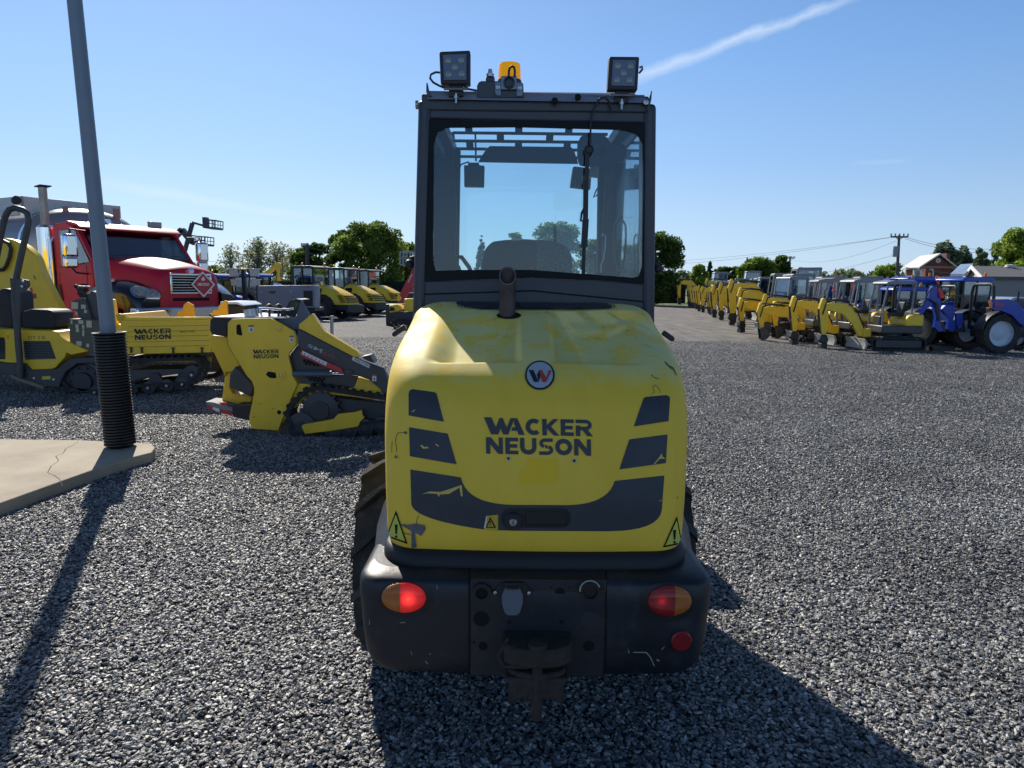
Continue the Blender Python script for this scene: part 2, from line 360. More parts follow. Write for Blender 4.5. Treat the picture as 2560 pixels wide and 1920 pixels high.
# ------------------------------------------------------------ ground
def ground_mat():
    m=bpy.data.materials.new('gravel_yard'); m.use_nodes=True; n=m.node_tree.nodes; l=m.node_tree.links; b=n['Principled BSDF']
    g=n.new('ShaderNodeNewGeometry'); pos=g.outputs['Position']
    def vor(scale,feat='F1'):
        v=n.new('ShaderNodeTexVoronoi'); v.feature=feat; v.inputs['Scale'].default_value=scale; l.new(pos,v.inputs['Vector']); return v
    def noise(scale,det=5):
        v=n.new('ShaderNodeTexNoise'); v.inputs['Scale'].default_value=scale; v.inputs['Detail'].default_value=det; l.new(pos,v.inputs['Vector']); return v
    v1=vor(44); 
    wh=n.new('ShaderNodeSeparateColor'); l.new(v1.outputs['Color'],wh.inputs[0])
    cr=n.new('ShaderNodeValToRGB'); e=cr.color_ramp.elements; e[0].color=(.045,.048,.056,1); e[0].position=0; e[1].color=(.42,.42,.42,1); e[1].position=1
    x=e.new(.45); x.color=(.14,.142,.147,1); x=e.new(.8); x.color=(.25,.25,.25,1)
    l.new(wh.outputs[0],cr.inputs[0])
    dm=n.new('ShaderNodeMapRange'); dm.inputs[1].default_value=.15; dm.inputs[2].default_value=.75; dm.inputs[3].default_value=1; dm.inputs[4].default_value=.22; l.new(v1.outputs['Distance'],dm.inputs[0])
    sc=n.new('ShaderNodeVectorMath'); sc.operation='SCALE'; l.new(cr.outputs[0],sc.inputs[0]); l.new(dm.outputs[0],sc.inputs['Scale'])
    # large patches
    nz=noise(.35,4); mr=n.new('ShaderNodeMapRange'); mr.inputs[1].default_value=.3; mr.inputs[2].default_value=.7; mr.inputs[3].default_value=.70; mr.inputs[4].default_value=1.25; l.new(nz.outputs[0],mr.inputs[0])
    s2=n.new('ShaderNodeVectorMath'); s2.operation='SCALE'; l.new(sc.outputs[0],s2.inputs[0]); l.new(mr.outputs[0],s2.inputs['Scale'])
    nf=noise(9,3); mf=n.new('ShaderNodeMapRange'); mf.inputs[1].default_value=.36; mf.inputs[2].default_value=.64; mf.inputs[3].default_value=.62; mf.inputs[4].default_value=1.30; l.new(nf.outputs[0],mf.inputs[0])
    s3=n.new('ShaderNodeVectorMath'); s3.operation='SCALE'; l.new(s2.outputs[0],s3.inputs[0]); l.new(mf.outputs[0],s3.inputs['Scale']); s2=s3
    # beaten earth lane toward the back (world y > ~21)
    sx=n.new('ShaderNodeSeparateXYZ'); l.new(pos,sx.inputs[0])
    nb=noise(.6,6)
    yy=n.new('ShaderNodeMath'); yy.operation='MULTIPLY_ADD'; yy.inputs[1].default_value=3.2; l.new(nb.outputs[0],yy.inputs[0]); l.new(sx.outputs['Y'],yy.inputs[2])
    ym=n.new('ShaderNodeMapRange'); ym.inputs[1].default_value=22.2; ym.inputs[2].default_value=23.4; l.new(yy.outputs[0],ym.inputs[0])
    xm=n.new('ShaderNodeMapRange'); xm.inputs[1].default_value=2.; xm.inputs[2].default_value=5.; l.new(sx.outputs['X'],xm.inputs[0])
    mm=n.new('ShaderNodeMath'); mm.operation='MULTIPLY'; l.new(ym.outputs[0],mm.inputs[0]); l.new(xm.outputs[0],mm.inputs[1])
    ne=noise(1.3,8); er=n.new('ShaderNodeValToRGB'); e=er.color_ramp.elements; e[0].position=.3; e[0].color=(.085,.078,.072,1); e[1].position=.7; e[1].color=(.20,.185,.165,1)
    mp=n.new('ShaderNodeMapping'); mp.inputs['Scale'].default_value=(1.6,.5,1); l.new(pos,mp.inputs[0]); l.new(mp.outputs[0],ne.inputs['Vector']); l.new(ne.outputs[0],er.inputs[0])
    mx=n.new('ShaderNodeMix'); mx.data_type='RGBA'; l.new(mm.outputs[0],mx.inputs['Factor']); l.new(s2.outputs[0],mx.inputs[6]); l.new(er.outputs[0],mx.inputs[7])
    l.new(mx.outputs[2],b.inputs['Base Color']); b.inputs['Roughness'].default_value=.8
    b.inputs['Specular IOR Level'].default_value=.5
    v2=vor(70); ad=n.new('ShaderNodeMath'); ad.operation='ADD'; l.new(v1.outputs['Distance'],ad.inputs[0]); l.new(v2.outputs['Distance'],ad.inputs[1])
    bp=n.new('ShaderNodeBump'); bp.invert=True; bp.inputs['Strength'].default_value=.9; bp.inputs['Distance'].default_value=.012; l.new(ad.outputs[0],bp.inputs['Height']); l.new(bp.outputs[0],b.inputs['Normal'])
    return m
GM=ground_mat()
mb=MB(); mb.add([(-900,-60,0),(900,-60,0),(900,1500,0),(-900,1500,0)],[(0,1,2,3)])
tag(mb.build('ground',GM,smooth=0,recalc=False),kind='structure')
# grass verge behind the yard
gr=mat('verge_grass',(.10,.17,.02),.9,var=.3,vscale=.8,bump=.8,bscale=6)
mb=MB(); mb.add([(2,60,.02),(30,60,.02),(60,95,.02),(2,95,.02)],[(0,1,2,3)])
tag(mb.build('grass_verge',gr,smooth=0,recalc=False),kind='structure')

def stone_mat():
    m=bpy.data.materials.new('crushed_stone'); m.use_nodes=True; n=m.node_tree.nodes; l=m.node_tree.links; b=n['Principled BSDF']
    oi=n.new('ShaderNodeObjectInfo'); cr=n.new('ShaderNodeValToRGB'); e=cr.color_ramp.elements
    e[0].color=(.052,.052,.053,1); e[1].position=1; e[1].color=(.50,.49,.46,1)
    for p,c in ((.30,(.108,.107,.107)),(.6,(.22,.219,.215)),(.87,(.32,.316,.305)),(.96,(.38,.37,.35))): x=e.new(p); x.color=(*c,1)
    l.new(oi.outputs['Random'],cr.inputs[0])
    g=n.new('ShaderNodeNewGeometry'); nz=n.new('ShaderNodeTexNoise'); nz.inputs['Scale'].default_value=220; nz.inputs['Detail'].default_value=4; l.new(g.outputs['Position'],nz.inputs[0])
    mr=n.new('ShaderNodeMapRange'); mr.inputs[1].default_value=.3; mr.inputs[2].default_value=.7; mr.inputs[3].default_value=.75; mr.inputs[4].default_value=1.25; l.new(nz.outputs[0],mr.inputs[0])
    n2=n.new('ShaderNodeTexNoise'); n2.inputs['Scale'].default_value=.9; n2.inputs['Detail'].default_value=3; l.new(g.outputs['Position'],n2.inputs[0])
    m2=n.new('ShaderNodeMapRange'); m2.inputs[1].default_value=.3; m2.inputs[2].default_value=.7; m2.inputs[3].default_value=.72; m2.inputs[4].default_value=1.30; l.new(n2.outputs[0],m2.inputs[0])
    mu=n.new('ShaderNodeMath'); mu.operation='MULTIPLY'; l.new(mr.outputs[0],mu.inputs[0]); l.new(m2.outputs[0],mu.inputs[1])
    s=n.new('ShaderNodeVectorMath'); s.operation='SCALE'; l.new(cr.outputs[0],s.inputs[0]); l.new(mu.outputs[0],s.inputs['Scale']); l.new(s.outputs[0],b.inputs['Base Color'])
    b.inputs['Roughness'].default_value=.55; b.inputs['Specular IOR Level'].default_value=.85
    return m
def gravel_obj():
    # strips: (y0,y1,density)
    strips=[(.55,3.2,6600),(3.2,5.5,5400),(5.5,8.5,3300),(8.5,12,1900),(12,15,1100),(15,18,600),(18,21,300)]
    vs=[];fs=[];dens=[]
    for y0,y1,d in strips:
        w0=.80*y0+.9; w1=.80*y1+.9; b=len(vs); vs += [(-w0,y0,0),(w0,y0,0),(w1,y1,0),(-w1,y1,0)]; fs.append((b,b+1,b+2,b+3)); dens.append(d)
    me=bpy.data.meshes.new('gravel'); me.from_pydata(vs,[],fs); a=me.attributes.new('dens','FLOAT','FACE'); a.data.foreach_set('value',dens)
    o=bpy.data.objects.new('gravel',me); COL.objects.link(o)
    g=bpy.data.node_groups.new('gravel_scatter','GeometryNodeTree'); g.interface.new_socket('Geometry',in_out='INPUT',socket_type='NodeSocketGeometry'); g.interface.new_socket('Geometry',in_out='OUTPUT',socket_type='NodeSocketGeometry')
    n=g.nodes; l=g.links; gi=n.new('NodeGroupInput'); go=n.new('NodeGroupOutput')
    dp=n.new('GeometryNodeDistributePointsOnFaces'); na=n.new('GeometryNodeInputNamedAttribute'); na.data_type='FLOAT'; na.inputs['Name'].default_value='dens'
    l.new(gi.outputs[0],dp.inputs['Mesh']); l.new(na.outputs['Attribute'],dp.inputs['Density']); dp.inputs['Seed'].default_value=3
    gsl=n.new('GeometryNodeGeometryToInstance')
    sm=stone_mat()
    for k in range(4):
        ic=n.new('GeometryNodeMeshIcoSphere'); ic.inputs['Radius'].default_value=.0086; ic.inputs['Subdivisions'].default_value=1 if k<2 else 2
        sp=n.new('GeometryNodeSetPosition'); nz=n.new('ShaderNodeTexNoise'); nz.inputs['Scale'].default_value=95 if k<2 else 120; nz.inputs['Detail'].default_value=1
        po=n.new('GeometryNodeInputPosition'); va=n.new('ShaderNodeVectorMath'); va.operation='ADD'; va.inputs[1].default_value=(k*3.1,k*1.7,k*.9); l.new(po.outputs[0],va.inputs[0]); l.new(va.outputs[0],nz.inputs['Vector'])
        vs_=n.new('ShaderNodeVectorMath'); vs_.operation='SUBTRACT'; vs_.inputs[1].default_value=(.5,.5,.5); l.new(nz.outputs['Color'],vs_.inputs[0])
        sc=n.new('ShaderNodeVectorMath'); sc.operation='SCALE'; sc.inputs['Scale'].default_value=.022; l.new(vs_.outputs[0],sc.inputs[0])
        l.new(ic.outputs['Mesh'],sp.inputs['Geometry']); l.new(sc.outputs[0],sp.inputs['Offset'])
        stt=n.new('GeometryNodeSetMaterial'); stt.inputs['Material'].default_value=sm; l.new(sp.outputs[0],stt.inputs['Geometry'])
        ss=n.new('GeometryNodeSetShadeSmooth'); ss.inputs['Shade Smooth'].default_value=False; l.new(stt.outputs[0],ss.inputs['Geometry'])
        l.new(ss.outputs[0],gsl.inputs[0])
    ip=n.new('GeometryNodeInstanceOnPoints'); ip.inputs['Pick Instance'].default_value=True
    def rnd(dt,a,b,seed):
        r=n.new('FunctionNodeRandomValue'); r.data_type=dt; r.inputs['Seed'].default_value=seed
        if dt=='FLOAT_VECTOR': r.inputs[0].default_value=a; r.inputs[1].default_value=b; return r.outputs[0]
        if dt=='INT': r.inputs[4].default_value=a; r.inputs[5].default_value=b; return r.outputs[2]
        r.inputs[2].default_value=a; r.inputs[3].default_value=b; return r.outputs[1]
    off=n.new('GeometryNodeSetPosition'); l.new(dp.outputs['Points'],off.inputs['Geometry']); l.new(rnd('FLOAT_VECTOR',(0,0,.000),(0,0,.011),9),off.inputs['Offset'])
    l.new(off.outputs[0],ip.inputs['Points']); l.new(gsl.outputs[0],ip.inputs['Instance']); l.new(rnd('INT',0,3,4),ip.inputs['Instance Index'])
    l.new(rnd('FLOAT_VECTOR',(-.45,-.45,0),(.45,.45,6.28),5),ip.inputs['Rotation']); 
    rs=n.new('ShaderNodeVectorMath'); rs.operation='SCALE'; l.new(rnd('FLOAT_VECTOR',(.8,.5,.38),(1.5,1.0,.75),6),rs.inputs[0]); l.new(rnd('FLOAT',.6,1.35,8),rs.inputs['Scale']); l.new(rs.outputs[0],ip.inputs['Scale'])
    l.new(ip.outputs[0],go.inputs[0])
    md=o.modifiers.new('scatter','NODES'); md.node_group=g
    me.materials.append(sm)
    tag(o,'loose grey crushed stone covering the yard in the foreground','gravel',kind='stuff')
gravel_obj()

# ------------------------------------------------------------ concrete slab
Mc=mat('concrete',(.37,.315,.235),.85,var=.22,vscale=1.6,bump=.35,bscale=90,dirt=.3,dcol=(.28,.25,.21))
top=.10
pts=[P(-420,1090,Z=top),P(0,1097,Z=top),P(200,1100,Z=top),P(378,1108,Z=top),P(388,1118,Z=top),P(378,1131,Z=top),P(330,1143,Z=top),P(238,1172,Z=top),P(120,1214,Z=top),P(0,1257,Z=top),P(-380,1395,Z=top)]
mb=MB(); mb.prism([(p.x,p.y,top) for p in pts],(0,0,-.16)); sb=mb.build('concrete_slab',Mc,bevel=.012,smooth=0); tag(sb,kind='structure')
# crack in the slab: a thin sunken dark line
cr=[cB(770,1285),cB(650,1350),cB(620,1400),cB(550,1420),cB(580,1470),cB(505,1520),cB(470,1585),cB(530,1610),cB(590,1650),cN(135,1050)]
mb=MB(); q=[P(a,b,Z=top+.001) for a,b in cr]
for i in range(len(q)-1):
    a,b=q[i],q[i+1]; d=(b-a).normalized(); s=Vector((-d.y,d.x,0))*(.004 if i%2 else .0025); mb.add([a-s,b-s*.7,b+s*.7,a+s],[(0,1,2,3)])
c=mb.build('slab_crack',mat('crack_dark',(.09,.08,.07),1),smooth=0,recalc=False); c.parent=sb

# ------------------------------------------------------------ lamp pole with corrugated sleeve
base=P(261*1.1573,972*1.1573,Z=top); PY=base.y+.13
b0=P(261*1.1573,968*1.1573,Y=PY); t0=P(236*1.1573,718*1.1573,Y=PY); p_top=P(161*1.1573,0,Y=PY); p_bot=P(234*1.1573,716*1.1573,Y=PY)
pole=thing('steel_pole','tall leaning galvanised steel pole standing in a black ribbed sleeve on the slab','pole',(b0.x,b0.y,top))
ax=(p_top-p_bot).normalized(); foot=p_bot-ax*((p_bot.z-top)/ax.z)
mb=MB(); mb.cyl(foot,foot+ax*8.5,.066,.052,n=28); mb.rev([(.056,0),(.05,.02),(.0,.03)],foot+ax*8.5,ax,28); mb.build('pole_tube',mat('galvanised',(.20,.235,.275),.5,.35,var=.12,vscale=3,rvar=.12),pole,world=True)
sa=(t0-Vector((b0.x,b0.y,top))).normalized(); Ls=(t0-Vector((b0.x,b0.y,top))).length
prof=[(.10,0)]; nr=38
for i in range(nr):
    h=.02+(Ls-.04)*i/nr; st=(Ls-.04)/nr
    prof += [(.116,h),(.134,h+st*.22),(.136,h+st*.5),(.134,h+st*.72),(.116,h+st*.95)]
prof += [(.128,Ls-.02),(.142,Ls-.012),(.142,Ls),(.118,Ls),(.112,Ls-.04),(.105,Ls-.3)]
mb=MB(); mb.rev(prof,(b0.x,b0.y,top+.001),sa,40); mb.build('corrugated_sleeve',mat('black_hdpe',(.008,.008,.009),.42,bump=.05,dirt=.15,dcol=(.05,.045,.04)),pole,world=True,smooth=50)
# ------------------------------------------------------------ wheel loader seen from behind
XC=.083
loader=thing('wheel_loader','faded yellow wheel loader in the foreground seen from behind, dark cab, lit tail lamps','wheel loader',(XC,2.9,0))
def interp(st, n):
    """smooth interpolation of station tuples"""
    st=np.array(st,float); m=len(st); d=np.r_[0,np.cumsum(np.linalg.norm(np.diff(st[:,:3],axis=0),axis=1)+1e-4)]; t=np.linspace(0,d[-1],n)
    outp=np.zeros((n,st.shape[1]))
    for k in range(st.shape[1]):
        y=st[:,k]; dy=np.gradient(y,d)
        for i,tt in enumerate(t):
            j=min(max(np.searchsorted(d,tt)-1,0),m-2); h=d[j+1]-d[j]; u=(tt-d[j])/h
            outp[i,k]=(2*u**3-3*u**2+1)*y[j]+(u**3-2*u**2+u)*h*dy[j]+(-2*u**3+3*u**2)*y[j+1]+(u**3-u**2)*h*dy[j+1]
    return outp
def uring(z,yr,w,r,yf,crown=.02,nb=60,nc=12,ns=10):
    pts=[]
    for i in range(ns): pts.append((-w,yf+(yr+r-yf)*i/ns))
    for i in range(nc+1):
        q=R(180+90*i/nc); pts.append((-w+r+r*math.cos(q),yr+r+r*math.sin(q)))
    for i in range(1,nb): pts.append((-w+r+(2*w-2*r)*i/nb,yr))
    for i in range(nc+1):
        q=R(270+90*i/nc); pts.append((w-r+r*math.cos(q),yr+r+r*math.sin(q)))
    for i in range(1,ns+1): pts.append((w,yr+r+(yf-yr-r)*i/ns))
    o=[]
    for x,y in pts: 
        f=max(0,1-(y-yr)/(yf-yr+1e-6)); o.append(Vector((XC+x,y-crown*(1-(x/w)**2)*f,z)))
    return o
def ss(a,b,x): 
    t=min(1,max(0,(x-a)/(b-a))) if a!=b else 0; return t*t*(3-2*t)
YF=3.06
HST=[(.775,2.225,.493,.10,YF),(.80,2.215,.499,.11,YF),(.90,2.205,.503,.11,YF),(1.05,2.215,.507,.11,YF),(1.18,2.24,.511,.11,YF),(1.27,2.275,.512,.12,YF),(1.335,2.325,.511,.13,YF),(1.385,2.40,.507,.14,YF),(1.425,2.50,.503,.16,YF),(1.46,2.61,.498,.18,YF),(1.495,2.72,.492,.17,YF),(1.528,2.82,.482,.12,YF),(1.550,2.90,.455,.06,YF),(1.562,2.95,.425,.03,YF),(1.568,2.985,.385,.008,YF)]
S=interp(HST,190)
rings=[uring(*[float(q) for q in row],crown=.022,nb=130,nc=22,ns=24) for row in S]
for row,rg in zip(S,rings):
    z,yr=row[0],row[1]
    for k,v in enumerate(rg):
        x=abs(v.x-XC)
        if z<1.30: continue
        a=ss(.050,.072,x)*(1-ss(.28,.385,x))           # across
        bb_=ss(2.375,2.412,v.y)*(1-ss(2.42,2.93,v.y))
        v.z-=.042*a*bb_; v.y+=.012*a*bb_
mb=MB(); mb.loft(rings); 
top=rings[-1]; mb.add(top,[tuple(range(len(top)))])
def hood_mat():
    m=bpy.data.materials.new('faded_yellow_hood'); m.use_nodes=True; n=m.node_tree.nodes; l=m.node_tree.links; b=n['Principled BSDF']
    tcn=n.new('ShaderNodeTexCoord'); ob=tcn.outputs['Object']
    def noise(sc,det=6,ro=.6,vec=None):
        v=n.new('ShaderNodeTexNoise'); v.inputs['Scale'].default_value=sc; v.inputs['Detail'].default_value=det; v.inputs['Roughness'].default_value=ro; l.new(vec or ob,v.inputs[0]); return v.outputs[0]
    def mr(x,a,b_,c=0,d=1):
        r=n.new('ShaderNodeMapRange'); r.inputs[1].default_value=a; r.inputs[2].default_value=b_; r.inputs[3].default_value=c; r.inputs[4].default_value=d; l.new(x,r.inputs[0]); return r.outputs[0]
    def mth(op,a,b_):
        q=n.new('ShaderNodeMath'); q.operation=op
        for i,v in enumerate((a,b_)):
            if isinstance(v,(int,float)): q.inputs[i].default_value=v
            else: l.new(v,q.inputs[i])
        return q.outputs[0]
    def mix(f,a,b_):
        q=n.new('ShaderNodeMix'); q.data_type='RGBA'; l.new(f,q.inputs['Factor'])
        for i,v in ((6,a),(7,b_)):
            if isinstance(v,tuple): q.inputs[i].default_value=(*v,1)
            else: l.new(v,q.inputs[i])
        return q.outputs[2]
    sx=n.new('ShaderNodeSeparateXYZ'); l.new(ob,sx.inputs[0]); z=sx.outputs['Z']
    base=mix(mr(noise(3.0,5),.3,.7),(.92,.585,.045),(.96,.64,.075))
    mp=n.new('ShaderNodeMapping'); mp.inputs['Scale'].default_value=(14,2,2.2); l.new(ob,mp.inputs[0])
    streak=mr(noise(1.0,5,.6,mp.outputs[0]),.45,.75,0,.35)
    base=mix(streak,base,(.78,.52,.04))
    # chalky faded clear coat on the upward facing part
    fz=mth('ADD',z,mth('MULTIPLY',noise(5,7,.7),.10)); chalk=mr(fz,1.36,1.44)
    patch=mr(noise(9,8,.72),.50,.56,1,.25); chalk2=mth('MULTIPLY',chalk,patch)
    col=mix(mth('MULTIPLY',chalk2,.85),base,(.76,.69,.27))
    # flaked areas: stronger yellow showing
    fl=mth('MULTIPLY',mr(noise(11,9,.75),.60,.62),mr(z,1.40,1.47)); col=mix(mth('MULTIPLY',fl,.8),col,(.70,.43,.02))
    # small scuffs
    sc=mr(noise(42,6,.8),.70,.74,0,.6); col=mix(sc,col,(.33,.25,.08))
    l.new(col,b.inputs['Base Color']); l.new(mr(noise(7,6),.3,.7,.50,.66),b.inputs['Roughness']); b.inputs['Specular IOR Level'].default_value=.3
    bp=n.new('ShaderNodeBump'); bp.inputs['Strength'].default_value=.06; bp.inputs['Distance'].default_value=.01; l.new(noise(25,4),bp.inputs['Height']); l.new(bp.outputs[0],b.inputs['Normal'])
    return m
M_hood=hood_mat()
hood=mb.build('hood',M_hood,loader,world=True,smooth=50)
bm_=bmesh.new(); bm_.from_mesh(hood.data); bm_.transform(loader.matrix_basis); bmesh.ops.recalc_face_normals(bm_,faces=bm_.faces); BV=BVHTree.FromBMesh(bm_)
M_dec=mat('dark_decal',(.040,.043,.052),.55,var=.15,vscale=9,dirt=.2,dcol=(.09,.09,.09))
def hd(name,polys,m,off=.0012,parent=hood,ml=14):
    ob=surf_decal(name,polys,BV,m,loader,off,ml)
    if parent is hood: ob.parent=hood
    return ob
def hds(name,groups,m,off=.0012,ml=14):
    for g in groups: hd(name,g if isinstance(g[0],list) else [g],m,off,ml=ml)
# side stripes and lower band
cI_=lambda pts:[cI(*p) for p in pts]
bands=[cI_([(306,640),(312,620),(330,611),(470,630),(482,640),(528,816),(306,776)]),
       cI_([(309,850),(552,890),(608,1083),(314,1032)]),
       cI_([(1782,668),(1795,660),(1925,648),(1946,660),(1947,680),(1938,812),(1720,845)]),
       cI_([(1692,926),(1932,895),(1922,1075),(1629,1115)])]
inner=[(635,1165)]+qbez((635,1165),(665,1330),(960,1337),10)[1:]+[(1300,1339)]+qbez((1300,1339),(1560,1335),(1600,1187),10)[1:]+[(1912,1153)]
outer=[(1896,1370)]+qbez((1896,1370),(1880,1500),(1560,1503),8)[1:]+[(1000,1500),(800,1495)]+qbez((800,1495),(330,1430),(323,1330),10)[1:]+[(317,1115)]
bands.append(cI_(inner+outer))
hd('stripe_decal',bands,M_dec)
lp=to_quad(logo_polys(),(*cI(778,789),0),(*cI(1464,804),0),(*cI(1468,1030),0),(*cI(783,1016),0))
hd('lettering',[[(v.x,v.y) for v in p] for p in lp],mat('lettering_grey',(.045,.048,.058),.55),.0016)
# round emblem
ec=cI(1130,526)
hd('emblem',[ell(ec[0],ec[1],37,36.5,40)],mat('emblem_ring',(.02,.022,.028),.4),.0030,ml=9)
hd('emblem_disc',[ell(ec[0],ec[1],32.5,32,40)],mat('emblem_disc',(.42,.45,.50),.35),.0040,ml=9)
hd('emblem_mark',[cI_([(1060,497),(1090,497),(1122,570),(1093,571)]),cI_([(1112,527),(1124,499),(1148,497),(1142,512),(1122,570)])],mat('emblem_black',(.02,.02,.024),.4),.0050,ml=9)
hd('emblem_accent',[cI_([(1124,499),(1140,497),(1152,515),(1172,545),(1164,571),(1146,571)]),cI_([(1172,545),(1184,499),(1203,499),(1170,571),(1160,571)])],mat('emblem_red',(.50,.06,.035),.4),.0052,ml=9)
# warning triangles
M_wy=mat('warning_yellow',(.62,.66,.10),.4)
def tri_in(pts,k=.82):
    cx=sum(p[0] for p in pts)/len(pts); cy=sum(p[1] for p in pts)/len(pts); return [(cx+(p[0]-cx)*k,cy+(p[1]-cy)*k) for p in pts]
for t in ([(228,1373),(168,1535),(300,1582)],[(1990,1408),(2022,1580),(1903,1604)]):
    hd('warning_sign',[cI_(t)],M_hole,.002,ml=8)
    hd('warning_sign_face',[cI_(tri_in(t,.80))],M_wy,.0028,ml=8)
    cx=sum(p[0] for p in t)/3; cy=sum(p[1] for p in t)/3
    hd('exclamation_mark',[cI_([(cx-9,cy-38),(cx+9,cy-38),(cx+5,cy+22),(cx-5,cy+22)]),cI_(ell(cx,cy+38,8,8,10))],M_hole,.0036,ml=8)
hd('small_warning_label',[cI_([(793,1405),(868,1398),(868,1499),(780,1492)])],mat('label_orange',(.62,.40,.03),.5),.0024,ml=8)
hd('label_edge',[cI_([(793,1408),(800,1408),(790,1480),(778,1484)])],M_wht,.003,ml=8)
tt=[(818,1412),(790,1480),(856,1480)]
hd('label_triangle',[cI_([tt[0],tt[1],(800,1475),(818,1427)]),cI_([(818,1427),(818,1412),tt[2],(844,1475)]),cI_([(800,1475),(790,1480),(856,1480),(844,1475)]),cI_([(814,1437),(822,1437),(820,1460),(816,1460)]),cI_([(815,1464),(821,1464),(821,1470),(815,1470)])],M_hole,.0032,ml=8)
# scratches and scars
M_scr=mat('scratch_yellow',(.68,.50,.10),.5); M_gsc=mat('scar_grey',(.13,.13,.135),.8,var=.3,vscale=40); M_ln=mat('scuff_line',(.07,.055,.03),.8)
hds('scratch',[cI_([(392,1268),(440,1252),(505,1256),(556,1240),(640,1212),(646,1285),(634,1280),(626,1228),(560,1268),(500,1272),(498,1288),(484,1268),(430,1264)]),
   cI_([(378,965),(392,960),(402,974),(430,972),(430,982),(396,984)]),cI_([(475,952),(498,966),(492,972),(473,958)]),
   cI_([(1845,1080),(1878,1040),(1896,1012),(1900,1034),(1922,1050),(1896,1046),(1880,1050),(1852,1082)]),cI_([(324,752),(346,738),(348,744),(330,756)]),
   cI_([(1878,1312),(1892,1303),(1894,1306),(1882,1316)])],M_scr,.0018,ml=8)
hds('paint_scar',[cI_([(250,1455),(300,1462),(352,1455),(385,1460),(408,1465),(412,1490),(385,1532),(350,1510),(346,1520),(358,1600),(326,1605),(325,1500),(280,1474)]),
   cI_([(288,874),(300,884),(290,896),(274,884)]),cI_([(228,1022),(244,1042),(218,1044)])],M_gsc,.0034,ml=8)
def line(pts,w=2.2):
    o=[]
    for (a,b),(c,d) in zip(pts[:-1],pts[1:]):
        L=math.hypot(c-a,d-b); nx,ny=-(d-b)/L*w,(c-a)/L*w; o.append(cI_([(a-nx,b-ny),(c-nx*.7,d-ny*.7),(c+nx*.7,d+ny*.7),(a+nx,b+ny)]))
    return o
scg=[line([(285,884),(240,884),(226,920),(226,960),(234,980),(228,1004)],1.8),line([(1915,440),(1940,466),(1965,478),(1988,526)],3) ,line([(1925,455),(1935,462),(1960,488)],2.5) ,line([(1830,522),(1850,540),(1882,548)],2) ,line([(1830,645),(1850,630),(1838,600),(1856,584),(1880,612),(1888,635)],1.6) ,line([(204,940),(200,1010)],1.5) ,line([(240,1500),(262,1512),(322,1524)],2.2) ,line([(355,1455),(360,1420),(374,1400)],2) ,line([(205,1440),(230,1455),(255,1460)],3) ,line([(1990,1284),(1995,1300)],2)]
hds('scuff',scg,M_ln,.0020,ml=8)
# two mounting holes and an old sticker patch
for hx,hy in ((933,1046),(1346,1060)):
    hd('hole_rim',[cI_(ell(hx,hy,19,17,16))],mat('worn_yellow',(.66,.55,.22),.6),.0012,ml=9); hd('mounting_hole',[cI_(ell(hx,hy,9,8.5,12))],M_hole,.0018,ml=9)
hd('sticker_ghost',[cI_([(1060,1042),(1075,1050),(1240,1048),(1246,1130),(1230,1205),(1010,1210),(996,1190),(1000,1120),(1040,1100)])],mat('clean_yellow',(.94,.59,.03),.55,spec=.2),.0008)
# latch recess with lock
hp=cI(1107,1418); c=P(hp[0],hp[1],Y=2.2); h,nm,_,_=BV.ray_cast(Vector((0,0,CAM_H)),(c-Vector((0,0,CAM_H))).normalized())
hd('latch_recess',[cI_(rrect(889,1358,1325,1480,56,8))],mat('latch_black',(.012,.012,.013),.45),.0020)
lk=cI(963,1438)
def onhood(px,py,off=0):
    d=(CM@Vector(((px-1280)/FPX,(960-py)/FPX,-1))).normalized(); h,nm,_,_=BV.ray_cast(Vector((0,0,CAM_H)),d); 
    if nm.dot(d)>0: nm=-nm
    return h+nm*off,nm
p,nn=onhood(*lk); mb=MB(); mb.rev([(.030,.0),(.030,.008),(.026,.012),(.014,.012)],p,nn,24); lt=mb.build('latch_boss',M_blk,loader,world=True)
mb=MB(); mb.rev([(.0125,.011),(.0125,.0145),(.011,.016)],p,nn,20); mb.build('lock_cylinder',M_steel,loader,world=True)
mb=MB(); mb.box(p+nn*.0165,(.003,.002,.013)); mb.build('key_slot',M_hole,loader,world=True)
# latch handle bar
pa,na=onhood(*cI(1040,1420)); pb,_=onhood(*cI(1300,1422)); mb=MB(); mb.bar(pa+na*.001,pb+na*.001,.010,.046); mb.build('latch_handle',mat('latch_black2',(.011,.011,.012),.45),loader,world=True,bevel=.004,seg=3)
# hood top air grille
gp=[cN(985,657),cN(990,652),cN(1060,650.5),cN(1200,652),cN(1312,657),cN(1322,663),cN(1318,668),cN(1240,670.5),cN(1040,669.5),cN(1005,665)]
hd('air_grille',[gp],mat('grille_black',(.012,.012,.013),.5),.004,ml=4)
gl=[]
for i in range(60):
    x=1140+i*6.6; 
    if 1262<x<1298: continue
    gl.append([(x,758.5),(x+2.6,758.5),(x+9.5,772.5),(x+6.9,772.5)])
hd('grille_bars',gl[:19],mat('grille_bar',(.09,.095,.10),.4),.0062,ml=5)
hd('grille_bars',gl[19:],mat('grille_bar',(.09,.095,.10),.4),.0062,ml=5)
